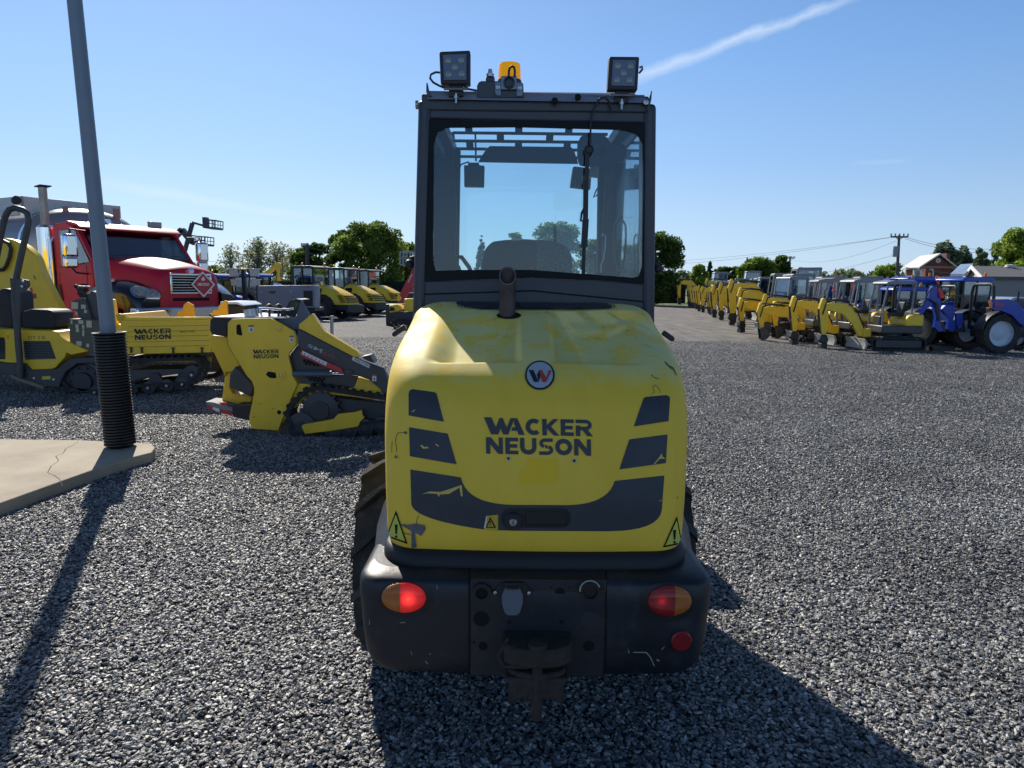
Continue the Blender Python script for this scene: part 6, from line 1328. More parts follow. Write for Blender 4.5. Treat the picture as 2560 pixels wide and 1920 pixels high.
# ------------------------------------------------------------ tractors
M_ryel=mat('rim_blue_white',(.55,.60,.66),.5)
def tractor(label,group,loc,rz,scale,cab=True,rim=None,rops=False):
    t=thing('blue_tractor',label,'tractor',loc,rz,group,scale)
    rim=rim or M_ryel
    for s in (-1,1):
        for x,r_,w in ((-.85,.72,.40),(1.15,.46,.28)):
            m=MB(); tyre(m,(x,s*(.78 if x<0 else .70),r_),r_,w,'y',16 if x<0 else 14,.045); wo=m.build('wheel',M_rub,t,smooth=28)
            m=MB(); m.rev([(r_*.63,w*.42),(r_*.60,w*.1),(r_*.35,.02),(r_*.2,.08),(0,.08)],(x,s*(.78 if x<0 else .70),r_),(0,s,0),24,cap=False); m.build('rim',rim,wo)
        m=MB(); a0=[(-.85+.80*math.cos(R(q)),.72+.80*math.sin(R(q))) for q in range(20,171,15)]; a1=[(-.85+.76*math.cos(R(q)),.72+.76*math.sin(R(q))) for q in range(170,19,-15)]; m.xz(a0+a1,s*.55,s*1.0); m.build('rear_fender',M_blk,t,bevel=.01)
    m=MB(); m.bb((-1.1,-.3,.55),(1.4,.3,.95)); m.build('chassis',M_dk,t,bevel=.03)
    m=MB(); m.loft([[Vector((x,-w,zb)),Vector((x,-w,zt-.12)),Vector((x,-w*.7,zt)),Vector((x,w*.7,zt)),Vector((x,w,zt-.12)),Vector((x,w,zb))] for x,w,zb,zt in ((.30,.36,.92,1.52),(1.0,.34,.85,1.44),(1.45,.31,.82,1.30),(1.58,.28,.85,1.15))],closed=True,caps=True); m.build('hood',M_blue,t,bevel=.03,smooth=40)
    m=MB(); m.bb((1.5,-.22,.86),(1.60,.22,1.10)); m.build('front_grille',M_blk,t,bevel=.01)
    if cab:
        m=MB()
        for x,y in ((.28,-.62),(.28,.62),(-1.15,-.62),(-1.15,.62),(-.42,-.64),(-.42,.64)): m.bar((x,y,.95),(x-.02,y*.95,2.36),.06,.06,up=(0,1,0))
        m.bb((-1.15,-.62,.90),(.28,.62,1.05)); m.build('cab_frame',M_blk,t)
        m=MB(); m.xz([(.42,2.34),(.40,2.44),(.2,2.54),(-1.1,2.54),(-1.3,2.42),(-1.28,2.34)],-.70,.70); m.build('cab_roof',M_blue,t,bevel=.05,seg=3)
        for y in (-.61,.61): m=MB(); m.bb((-1.13,y-.003,1.1),(.25,y+.003,2.34)); m.build('side_window',M_glass,t,smooth=0)
        m=MB(); m.bb((.27,-.6,1.5),(.275,.6,2.34)); m.build('windscreen',M_glass,t,smooth=0)
        m=MB(); m.bb((-1.155,-.6,1.2),(-1.15,.6,2.34)); m.build('rear_window',M_glass,t,smooth=0)
        m=MB(); m.rev([(.06,0),(.06,.05),(.045,.16),(0,.18)],(-.9,.55,2.56),(0,0,1),12); m.build('beacon',M_org,t)
    else:
        m=MB(); m.tube([(-.95,-.55,.8),(-.98,-.55,2.1),(-.98,-.50,2.36),(-.98,-.40,2.44),(-.98,.40,2.44),(-.98,.50,2.36),(-.98,.55,2.1),(-.95,.55,.8)],.055,8); m.build('roll_bar',M_blk,t)
        m=MB(); m.tube([(.25,0,1.5),(.05,0,1.75)],.025,6); m.rev([(.19,0),(.21,.01),(.21,.03),(.19,.04)],(.0,0,1.75),(-.4,0,1),20); m.build('steering_wheel',M_blk,t)
    m=MB(); m.bb((-.75,-.24,1.15),(-.30,.24,1.25)); m.xz([(-.78,1.2),(-.68,1.2),(-.74,1.62),(-.82,1.62)],-.22,.22); m.build('seat',M_seat,t,bevel=.03)
    m=MB(); m.cyl((.62,.28,1.4),(.62,.28,2.2),.035,n=10); m.build('exhaust_pipe',M_blk,t)
    return t
def bx(px,Y): return (px-1280)/FPX*Y*1.0
GT='blue cab tractors behind the excavators'
tr=tractor('blue cab tractor with amber beacon behind the excavators, roof showing above the canopies',GT,(bx(2035,29),29.5,0),R(200),.80)
for px_,Y,rz_,sc_,lb in ((2110,33,190,.80,'blue tractor roof left of the first beacon'),(2150,29,186,.76,'blue tractor seen through the canopy posts, with its bonnet forward'),(2180,35,200,.82,'farther blue tractor whose roof carries the left amber beacon'),(2205,27,184,.78,'blue tractor directly behind the front canopies'),(2262,25.5,184,.76,'blue tractor left of the blue backhoe'),(2250,31,188,.84,'high blue roof with the right amber beacon'),(2090,37,190,.8,'far blue tractor behind the glazed yellow cabs'),(2140,40,190,.82,'farthest blue tractor, only its roof showing'),(2290,34,188,.8,'blue tractor half hidden behind the nearest canopy roof')):
    dup(tr,(bx(px_,Y),Y,0),R(rz_),lb,sc_)
tn=tractor('blue cab tractor right behind the nearest canopy mini excavator',None,(bx(2225,22.3),22.3,0),R(182),.66)
# open tractors at the right edge
M_rimw=mat('rim_pale',(.50,.56,.62),.45,var=.1)
tL=tractor('blue open tractor with black roll bar and large pale-rimmed rear wheel, at the right edge',None,(bx(2484,18.1)+.60,18.1+.52,0),R(4),.72,cab=False,rim=M_rimw)
tM=tractor('blue open tractor with black roll bar and cream rims, behind the blue backhoe',None,(bx(2325,19.6)+.2,20.4,0),R(12),.72,cab=False,rim=mat('rim_cream',(.42,.36,.26),.6,var=.15))
tC=tractor('blue cab tractor with dark glass between the two roll bars',None,(bx(2385,24),24.2,0),R(196),.80)
# loader arms and parts on the right tractor
YR2=17.7
def rp(name,pts,f,Y,dy,m,parent,bevel=.006): 
    mb=MB(); mb.px(W_(pts,f),Y,dy); return mb.build(name,m,parent,world=True,bevel=bevel)
rp('loader_arm',[(1900,905),(2060,900),(2150,930),(2200,990),(2260,1100),(2250,1160),(2180,1150),(2100,1060),(1930,990)],cF,YR2+.1,.15,M_blue,tL)
mb=MB(); 
for i in range(4): mb.px(W_([(1935+i*22,925+i*4),(1950+i*22,927+i*4),(1940+i*22,965+i*4),(1925+i*22,962+i*4)],cF),YR2+.095,.004)
mb.build('side_mark',mat('mark_pink',(.45,.08,.12),.5),tL,world=True)
rp('reflector',[(1868,925),(1890,915),(1902,935),(1898,985),(1878,985)],cF,YR2-.05,.03,M_org,tL)
rp('work_lamp',[(2075,985),(2130,955),(2170,990),(2120,1010)],cF,YR2+.2,.1,M_chr,tL)
# backhoe in front of the middle tractor
bh=thing('backhoe_attachment','bright blue backhoe arm with two orange-red flags, folded upright','backhoe',(bx(2365,18.6),18.6,0))
YB=18.5
rp('boom',[(1185,1000),(1215,985),(1260,900),(1290,820),(1310,770),(1350,785),(1380,850),(1400,960),(1380,1040),(1400,1170),(1420,1215),(1370,1222),(1330,1180),(1345,1080),(1320,960),(1290,960),(1240,1010),(1195,1060)],cF,YB,.12,M_blue,bh)
rp('dipper',[(1400,1000),(1440,960),(1520,965),(1540,985),(1520,1100),(1540,1190),(1500,1225),(1460,1200),(1470,1080)],cF,YB+.1,.14,M_blue,bh)
rp('stabiliser',[(1550,1040),(1610,1035),(1600,1180),(1560,1200),(1545,1110)],cF,YB+.05,.1,M_blue,bh)
rp('frame',[(1420,1120),(1620,1110),(1640,1225),(1440,1225)],cF,YB+.25,.4,M_blk,bh)
mb=MB(); mb.tube([P(*cF(*p),Y=YB-.05) for p in ((1300,790),(1262,850),(1245,900),(1290,905),(1360,960),(1380,1090))],.02,6); mb.build('hydraulic_hose',M_blk,bh,world=True)
mb=MB(); mb.cyl(P(*cF(1400,945),Y=YB),P(*cF(1500,880),Y=YB),.03); mb.cyl(P(*cF(1345,930),Y=YB-.03),P(*cF(1375,1110),Y=YB-.03),.035); mb.build('cylinder',M_anth,bh,world=True)
mb=MB(); mb.bb(tuple(P(*cF(1455,860),Y=YB+.1)),tuple(P(*cF(1530,872),Y=YB+.5))); mb.build('control_box',M_blk,bh,world=True)
for pts in ([(1350,715),(1370,705),(1382,745),(1376,760),(1355,752)],[(1372,800),(1392,790),(1424,860),(1420,892),(1385,892)]):
    rp('red_flag',pts,cF,YB-.06,.01,mat('flag_red',(.75,.05,.03),.5),bh)
mb=MB(); g=P(*cF(1460,1225),Y=YB); mb.bb((g.x-.3,YB+.1,.0),(g.x+.3,YB+.4,.12)); mb.build('foot_pad',M_blk,bh,world=True)
# black roll bar standing left of the backhoe
t=tractor('blue open tractor with thin black roll bar beside the nearest canopy excavator',None,(bx(2295,21.2)+.1,21.2,0),R(184),.70,cab=False)
# ------------------------------------------------------------ soil compactors, left
def roller(label,group,loc,rz,scale):
    t=thing('soil_compactor',label,'roller',loc,rz,group,scale)
    for s in (-1,1):
        m=MB(); tyre(m,(1.0,s*.85,.72),.72,.55,'y',16,.04); wo=m.build('wheel',M_rub,t,smooth=28)
        m=MB(); m.rev([(.42,.2),(.36,.05),(.2,.05),(0,.1)],(1.0,s*.85,.72),(0,s,0),20,cap=False); m.build('rim',M_dk,wo)
    hd_=[(.30,1.05,.80,1.95),(.9,1.0,.82,1.88),(1.5,.95,.85,1.66),(2.05,.88,.85,1.42),(2.35,.80,.82,1.18),(2.45,.72,.80,1.0)]
    m=MB(); m.loft([[Vector((x,-w*.86,zb)),Vector((x,-w*.9,zt-.35)),Vector((x,-w*.72,zt-.06)),Vector((x,-w*.5,zt)),Vector((x,w*.5,zt)),Vector((x,w*.72,zt-.06)),Vector((x,w*.9,zt-.35)),Vector((x,w*.86,zb))] for x,w,zb,zt in hd_],closed=True,caps=True); m.build('hood',M_yel,t,smooth=45)
    for i in range(4):
        z=.98+i*.11; m=MB(); xx=2.47-i*.06; m.prism([(xx,-.62,z),(xx,.62,z),(xx-.03,.62,z+.055),(xx-.03,-.62,z+.055)],(-.05,0,0)); m.build('louver',M_hole,t)
        m=MB(); m.bb((2.05-i*.05,-.80,z+.02),(2.36-i*.05,-.70,z+.07)); m.build('side_louver',M_hole,t)
    for i in range(3): m=MB(); m.bb((.45+i*.16,-.96,1.48),(.55+i*.16,-.85,1.76)); m.build('hood_vent',M_hole,t)
    m=MB(); m.bb((.4,-.75,.55),(2.55,.75,.86)); m.bb((2.4,-.8,.42),(2.62,.8,.80)); m.build('rear_frame',M_dk,t,bevel=.03)
    m=MB(); 
    for x,y in ((.22,-.72),(.22,.72),(-1.15,-.72),(-1.15,.72),(-.5,-.74)): m.bar((x,y,1.0),(x-.03,y,2.92),.08,.08,up=(0,1,0))
    m.bb((-1.2,-.74,.75),(.25,.74,1.15)); m.build('cab_frame',M_blk,t)
    m=MB(); m.xz([(.45,2.88),(.42,2.96),(.1,3.04),(-1.2,3.04),(-1.4,2.92),(-1.35,2.88)],-.82,.82); m.build('cab_roof',M_dk,t,bevel=.03)
    for y in (-.73,.73): m=MB(); m.bb((-1.13,y-.003,1.2),(.20,y+.003,2.88)); m.build('side_window',M_glass,t,smooth=0)
    m=MB(); m.bb((.21,-.68,1.95),(.215,.68,2.88)); m.build('rear_window',glassmat('cab_blue_glass',(.35,.50,.58),.25),t,smooth=0)
    m=MB(); m.bb((-.7,-.25,1.4),(-.25,.25,1.5)); m.bb((-.35,-.25,1.5),(-.22,.25,2.1)); m.build('seat',M_seat,t,bevel=.04)
    for y in (-.5,.5): m=MB(); m.rev([(.07,0),(.07,.05),(.05,.15),(0,.18)],(-.3+y*.8,y,3.04),(0,0,1),12); m.build('beacon',M_org,t)
    m=MB(); m.rev([(.75,-1.0),(.75,1.0)],(-2.6,0,.75),(0,1,0),32); m.build('drum',M_anth,t)
    m=MB(); m.bb((-3.5,-1.1,.5),(-1.2,-1.02,1.0)); m.bb((-3.5,1.02,.5),(-1.2,1.1,1.0)); m.bb((-1.5,-1.1,.5),(-1.2,1.1,.95)); m.build('drum_frame',M_yel,t,bevel=.03)
    return t
rz0=R(-22)
r1=roller('yellow soil compactor with two beacons, right behind the grey generator',None,(bx(812,31)-.4,31.5,0),rz0,.76)
dup(r1,(bx(876,34.5)-.2,35.0,0),rz0,'middle yellow soil compactor with bright blue-tinted rear glass')
dup(r1,(bx(930,38)-.2,39.0,0),rz0,'farthest yellow soil compactor of the three, next to the red arm')
# tow bar pedestal
# ------------------------------------------------------------ generator on trailer, light tower
YG=21
gnr=thing('generator','long pale grey generator housing with dark radiator panel','generator',(P(*cC(930,900),Y=YG).x,YG+.6,0))
rp('housing',[(645,700),(660,688),(1200,682),(1212,700),(1214,908),(650,905)],cC,YG,.6,mat('generator_grey',(.22,.25,.31),.5,var=.06,vscale=2),gnr,.02)
rp('radiator_panel',[(1100,736),(1190,738),(1193,890),(1104,888)],cC,YG-.006,.006,M_blk,gnr,0)
rp('door_panel',[(680,722),(834,720),(836,895),(682,896)],cC,YG-.006,.006,mat('generator_door',(.24,.255,.29),.5),gnr,.002)
rp('door_panel',[(842,720),(990,722),(992,880),(844,894)],cC,YG-.006,.006,mat('generator_door',(.24,.255,.29),.5),gnr,.002)
for x,y in ((682,752),(977,745),(682,855)): rp('door_lock',[(x-7,y-10),(x+7,y-10),(x+7,y+10),(x-7,y+10)],cC,YG-.012,.006,mat('lock_cream',(.45,.44,.38),.5),gnr,0)
rp('brand_mark',[(760,742),(825,740),(828,756),(800,775),(790,762),(765,768)],cC,YG-.010,.004,mat('mark_brown',(.09,.07,.06),.5),gnr,0)
rp('red_label',[(1132,692),(1160,692),(1160,708),(1132,708)],cC,YG-.006,.004,mat('label_dull_red',(.35,.10,.10),.5),gnr,0)
rp('skid',[(655,905),(1214,908),(1214,940),(655,935)],cC,YG+.1,1.0,M_dk,gnr,.01)
mb=MB(); g=P(*cC(930,1000),Y=YG+.5)
for dx in (-.9,.9): mb.rev([(.30,-.1),(.32,0),(.30,.1)],(g.x+dx*.4,YG+.1,.32),(0,1,0),24)
mb.build('trailer_wheel',M_rub,gnr,world=True)
q=P(*cC(1380,1090),Y=YG); mb=MB(); mb.cyl((q.x,YG,.0),P(*cC(1380,985),Y=YG),.05,n=10); mb.bar(P(*cC(1270,998),Y=YG),P(*cC(1420,1002),Y=YG),.03,.03); mb.bar((q.x,YG,.45),(g.x+.8,YG+.5,.45),.06,.06); mb.build('tow_bar',M_steel,gnr,world=True)
YL=19.5
lt_=thing('light_tower','four-panel floodlight tower with black mast in front of blue tractors','light tower',(P(*cC(510,900),Y=YL).x,YL,0))
rp('mast',[(482,530),(512,530),(540,860),(545,960),(512,960),(500,860)],cC,YL,.12,M_blk,lt_)
for pts in ([(362,525),(450,522),(452,592),(372,600)],[(565,522),(655,522),(655,595),(575,595)],[(382,632),(452,630),(452,685),(388,688)],[(588,628),(660,626),(660,686),(592,686)]):
    o_=rp('flood_panel',pts,cC,YL-.05,.10,mat('flood_grey',(.62,.60,.54),.5,var=.25,vscale=20),lt_,.004)
    x0=min(p[0] for p in pts); x1=max(p[0] for p in pts); y0=min(p[1] for p in pts)
    rp('panel_top',[(x0-2,y0-4),(x1+2,y0-4),(x1+2,y0+6),(x0-2,y0+6)],cC,YL-.08,.2,mat('panel_white',(.75,.75,.75),.3),lt_,.002)
mb=MB(); mb.tube([P(*cC(*p),Y=YL) for p in ((458,560),(460,535),(480,527),(540,527),(562,545),(568,620),(560,700))],.02,6); mb.build('mast_hoop',M_blk,lt_,world=True)
mb=MB(); mb.bar(P(*cC(372,602),Y=YL),P(*cC(655,602),Y=YL),.03,.03); mb.build('cross_arm',M_blk,lt_,world=True)
mb=MB(); g=P(*cC(510,950),Y=YL); mb.bb((g.x-.5,YL-.3,.3),(g.x+.5,YL+.5,.75)); mb.bb((g.x-.6,YL-.2,0),(g.x-.5,YL+.4,.4)); mb.bb((g.x+.5,YL-.2,0),(g.x+.6,YL+.4,.4)); mb.build('tower_base',M_blk,lt_,world=True,bevel=.02)
# white-lidded black machine
YW=12.4
wl=thing('covered_machine','low black machine with bright white lid behind the dumper tray','machine',(P(*cC(400,980),Y=YW).x,YW+.4,0))
rp('machine_body',[(290,868),(500,885),(520,900),(525,1010),(288,1010)],cC,YW,.8,M_blk,wl,.02)
rp('machine_lid',[(278,850),(282,845),(445,850),(512,882),(510,892),(440,872),(280,870)],cC,YW-.04,.9,mat('lid_white',(.78,.78,.78),.25),wl,.01)
mb=MB(); g=P(*cC(400,1000),Y=YW); mb.bb((g.x-.45,YW+.1,0),(g.x+.45,YW+.7,g.z+.05)); mb.build('machine_base',M_dk,wl,world=True)
# blue tractors behind the truck nose
tt_=tractor('dark blue cab tractor just right of the red truck nose',None,(bx(556,27),27.0,0),R(-15),.74)
dup(tt_,(bx(640,29),29.6,0),R(-18),'dark blue cab tractor behind the floodlight tower',.76)
dup(tt_,(bx(690,38),38,0),R(-18),'far blue cab tractor showing over the generator',.58)
# far excavator arm over the generator
YA=34
fa=thing('excavator','far yellow excavator with raised bent arm above the generator','excavator',(P(*cC(760,660),Y=YA).x,YA,0))
rp('boom',[(655,590),(672,572),(700,565),(800,490),(830,460),(850,455),(868,470),(850,510),(812,520),(720,600),(690,625),(660,615)],cC,YA,.3,M_yel,fa)
rp('stick',[(822,500),(850,470),(868,480),(872,560),(866,640),(838,640),(836,560)],cC,YA+.05,.25,M_yel,fa)
rp('arm_cylinder',[(858,480),(872,500),(878,590),(872,600)],cC,YA+.1,.1,M_blk,fa)
mb=MB(); g=P(*cC(760,700),Y=YA); mb.bb((g.x-1.4,YA-.5,.5),(g.x+.9,YA+1.2,1.2)); mb.build('body',M_yel,fa,world=True,bevel=.08)
mb=MB(); mb.bb((g.x-1.0,YA-.4,1.0),(g.x-.2,YA+.8,1.75)); mb.build('cab',M_dk,fa,world=True,bevel=.05)
for y in (-.7,1.0): 
    mb=MB(); track_ring(mb,[(g.x-1.6,.25),(g.x-1.4,.5),(g.x+1.3,.5),(g.x+1.5,.25),(g.x+1.3,.03),(g.x-1.4,.03)],.35,YA+y-.2,.05,.2,.03); mb.build('track',M_rub,fa,world=True)
# boom lifts far behind the truck
YB2=48
bl=thing('boom_lift','dark articulated boom lift with two raised work baskets against the sky','boom lift',(P(*cA(1990,900),Y=YB2).x,YB2,0))
A_=lambda x,y:P(*cA(x,y),Y=YB2)
def seg(name,pts,r): 
    mb=MB(); 
    for a,b in zip(pts[:-1],pts[1:]): mb.bar(A_(*a),A_(*b),r,r)
    mb.build(name,M_dk,bl,world=True)
seg('lower_boom',[(1975,905),(1820,745)],.20); seg('upper_boom',[(1815,740),(1900,425)],.22); seg('jib',[(1900,418),(2015,452)],.14); seg('second_boom',[(1690,640),(1740,550),(1800,490),(1850,560),(1900,605)],.34); seg('second_jib',[(1880,600),(1900,625),(1960,615)],.25)
def basket(x0,y0,x1,y1):
    mb=MB(); D=1.4
    c=[A_(x0,y1),A_(x1,y1+8),A_(x1,y0+12),A_(x0,y0)]
    for dy in (0,D):
        q=[v+Vector((0,dy,0)) for v in c]
        for i in range(4): mb.bar(q[i],q[(i+1)%4],.045,.045,up=(0,1,0))
        for k in (1,2,3): mb.bar(q[0].lerp(q[1],k/4),q[3].lerp(q[2],k/4),.03,.03,up=(0,1,0))
        mb.bar(q[0].lerp(q[3],.5),q[1].lerp(q[2],.5),.045,.045,up=(0,1,0))
    for v in c: mb.bar(v,v+Vector((0,D,0)),.07,.07)
    mb.prism([c[0],c[1],c[1]+Vector((0,0,-.1)),c[0]+Vector((0,0,-.1))],(0,D,0))
    mb.build('basket',mat('basket_grey',(.09,.095,.10),.5),bl,world=True)
basket(2015,385,2118,460); basket(1895,548,2025,625)
mb=MB(); mb.box(A_(2032,422),(.28,.4,.7)); mb.build('control_box',M_dk,bl,world=True)
mb=MB(); q=A_(1990,905); mb.bb((q.x-1.2,YB2-1,.5),(q.x+1.6,YB2+1,1.6)); mb.bb((q.x-1.5,YB2-1.1,0),(q.x-.6,YB2+1.1,.9)); mb.bb((q.x+.9,YB2-1.1,0),(q.x+1.8,YB2+1.1,.9)); mb.bar(Vector((q.x,YB2,1.5)),q,.5,.5); mb.build('lift_base',M_dk,bl,world=True,bevel=.05)
# scissor basket behind the big tree, next to the cab
bl2=thing('boom_lift','small white work cage just left of the loader cab','boom lift',(P(*cC(2110,500),Y=50).x,50,0)); 
mb=MB(); c=[P(*cC(2052,480),Y=50),P(*cC(2190,495),Y=50),P(*cC(2190,350),Y=50),P(*cC(2056,352),Y=50)]
for dy in (0,1.5):
    q=[v+Vector((0,dy,0)) for v in c]
    for i in range(4): mb.bar(q[i],q[(i+1)%4],.09,.09,up=(0,1,0))
    for k in (1,2,3): mb.bar(q[0].lerp(q[1],k/4),q[3].lerp(q[2],k/4),.07,.07,up=(0,1,0))
    mb.bar(q[0].lerp(q[3],.5),q[1].lerp(q[2],.5),.07,.07,up=(0,1,0))
mb.build('work_cage',mat('cage_pale',(.30,.32,.34),.5),bl2,world=True)
mb=MB(); v=c[1]; mb.bar(Vector((v.x+.6,50.7,.3)),Vector((v.x+.2,50.7,v.z)),.5,.4,up=(0,1,0)); mb.bb((v.x-.8,49.8,0),(v.x+1.8,51.6,.9)); mb.build('lift_mast',M_dk,bl2,world=True)
# red crane arm and small yellow excavator left of the cab
YC=27
ra=thing('red_excavator_arm','slanting red excavator arm with yellow foot left of the loader cab','arm',(P(*cC(2060,870),Y=YC).x,YC,0))
rp('arm',[(2178,525),(2215,500),(2225,600),(2150,740),(2085,850),(2035,862),(2020,830)],cC,YC,.25,mat('arm_red',(.42,.02,.035),.4),ra)
rp('arm_mark',[(2168,570),(2178,580),(2140,660),(2128,650)],cC,YC-.005,.004,mat('mark_pale',(.5,.35,.36),.5),ra,0)
rp('arm_foot',[(2035,780),(2060,790),(2070,820),(2040,845),(2018,825)],cC,YC-.02,.3,M_yel,ra)
rp('arm_bracket',[(2125,715),(2180,705),(2178,745),(2130,755)],cC,YC+.05,.2,mat('arm_red',(.42,.02,.035)),ra)
mb=MB(); g=P(*cC(2050,870),Y=YC); mb.bb((g.x-.5,YC-.2,0),(g.x+.5,YC+.8,g.z)); mb.build('base',M_dk,ra,world=True,bevel=.03)
ye=thing('mini_excavator','small yellow excavator body with dark tracks just left of the loader cab','excavator',(P(*cC(2080,1000),Y=25).x,25.4,0))
rp('engine_cover',[(1945,880),(2030,875),(2060,890),(2075,920),(2040,945),(1948,955)],cC,25,.8,M_yel,ye,.03)
rp('counterweight',[(2095,818),(2200,815),(2200,945),(2092,940)],cC,25,.8,M_yel,ye,.03)
rp('side_vent',[(1950,900),(1995,900),(2005,935),(1950,940)],cC,24.99,.01,M_blk,ye,0)
mb=MB(); q0=P(*cC(1960,990),Y=25); q1=P(*cC(2230,990),Y=25); 
for y in (24.9,25.7): track_ring(mb,[(q0.x,.18),(q0.x+.15,.33),(q1.x-.15,.33),(q1.x,.18),(q1.x-.15,.03),(q0.x+.15,.03)],.25,y,.04,.12,.025)
mb.build('track',M_rub,ye,world=True)
mb=MB(); mb.bb((q0.x+.2,25,.25),(q1.x-.1,25.9,P(*cC(2000,950),Y=25).z)); mb.build('platform',M_dk,ye,world=True)
# ------------------------------------------------------------ trees
def leafmat(name,col,var=.35,trans=.35):
    m=bpy.data.materials.new(name); m.use_nodes=True; n=m.node_tree.nodes; l=m.node_tree.links; n.clear()
    o=n.new('ShaderNodeOutputMaterial'); d=n.new('ShaderNodeBsdfDiffuse'); t=n.new('ShaderNodeBsdfTranslucent'); mx=n.new('ShaderNodeMixShader'); mx.inputs[0].default_value=trans
    g=n.new('ShaderNodeNewGeometry'); nz=n.new('ShaderNodeTexNoise'); nz.inputs['Scale'].default_value=.9; nz.inputs['Detail'].default_value=3; l.new(g.outputs['Position'],nz.inputs[0])
    ad=n.new('ShaderNodeMath'); ad.operation='ADD'; l.new(nz.outputs[0],ad.inputs[0]); 
    ml=n.new('ShaderNodeMath'); ml.operation='MULTIPLY_ADD'; ml.inputs[1].default_value=.5; ml.inputs[2].default_value=-.25; l.new(g.outputs['Random Per Island'],ml.inputs[0]); l.new(ml.outputs[0],ad.inputs[1])
    mr=n.new('ShaderNodeMapRange'); mr.inputs[1].default_value=.2; mr.inputs[2].default_value=.8; mr.inputs[3].default_value=1-var; mr.inputs[4].default_value=1+var; l.new(ad.outputs[0],mr.inputs[0])
    v=n.new('ShaderNodeVectorMath'); v.operation='SCALE'; v.inputs[0].default_value=col; l.new(mr.outputs[0],v.inputs['Scale'])
    l.new(v.outputs[0],d.inputs[0]); l.new(v.outputs[0],t.inputs[0]); l.new(d.outputs[0],mx.inputs[1]); l.new(t.outputs[0],mx.inputs[2]); l.new(mx.outputs[0],o.inputs['Surface']); return m
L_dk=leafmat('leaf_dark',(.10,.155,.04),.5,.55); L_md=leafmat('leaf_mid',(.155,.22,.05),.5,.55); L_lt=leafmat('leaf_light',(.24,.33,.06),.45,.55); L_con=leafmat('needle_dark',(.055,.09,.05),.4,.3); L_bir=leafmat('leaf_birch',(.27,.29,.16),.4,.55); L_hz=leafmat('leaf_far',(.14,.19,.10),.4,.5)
M_bark=mat('bark',(.07,.055,.045),.9,bump=.5,bscale=20)
M_bbark=mat('pale_bark',(.20,.19,.17),.9)
def leaves(cent,rad,n,size,rng,flat=1.0):
    """n leaf quads spread inside a set of clumps: cent (k,3), rad (k,)"""
    k=len(cent); w=rad**2; idx=rng.choice(k,n,p=w/w.sum())
    d=rng.normal(size=(n,3)); d/=np.linalg.norm(d,axis=1)[:,None]; rr=rng.random(n)**.45
    c=cent[idx]+d*(rr*rad[idx])[:,None]*np.array([1,1,flat])
    a=rng.normal(size=(n,3)); a/=np.linalg.norm(a,axis=1)[:,None]; b=np.cross(a,rng.normal(size=(n,3))); b/=np.linalg.norm(b,axis=1)[:,None]
    s=size*(.6+.8*rng.random(n))[:,None]
    v=np.stack([c-a*s-b*s*.1,c+b*s*.55,c+a*s+b*s*.1,c-b*s*.55],1).reshape(-1,3)
    return v
def leafmesh(name,v,m,parent):
    n=len(v)//4; me=bpy.data.meshes.new(name); me.vertices.add(n*4); me.vertices.foreach_set('co',v.astype(np.float32).ravel()); me.loops.add(n*4); me.loops.foreach_set('vertex_index',np.arange(n*4,dtype=np.int32)); me.polygons.add(n); me.polygons.foreach_set('loop_start',np.arange(0,n*4,4,dtype=np.int32)); me.update(calc_edges=True); me.materials.append(m)
    o=bpy.data.objects.new(name,me); COL.objects.link(o); o.parent=parent; return o
tcount=[0]
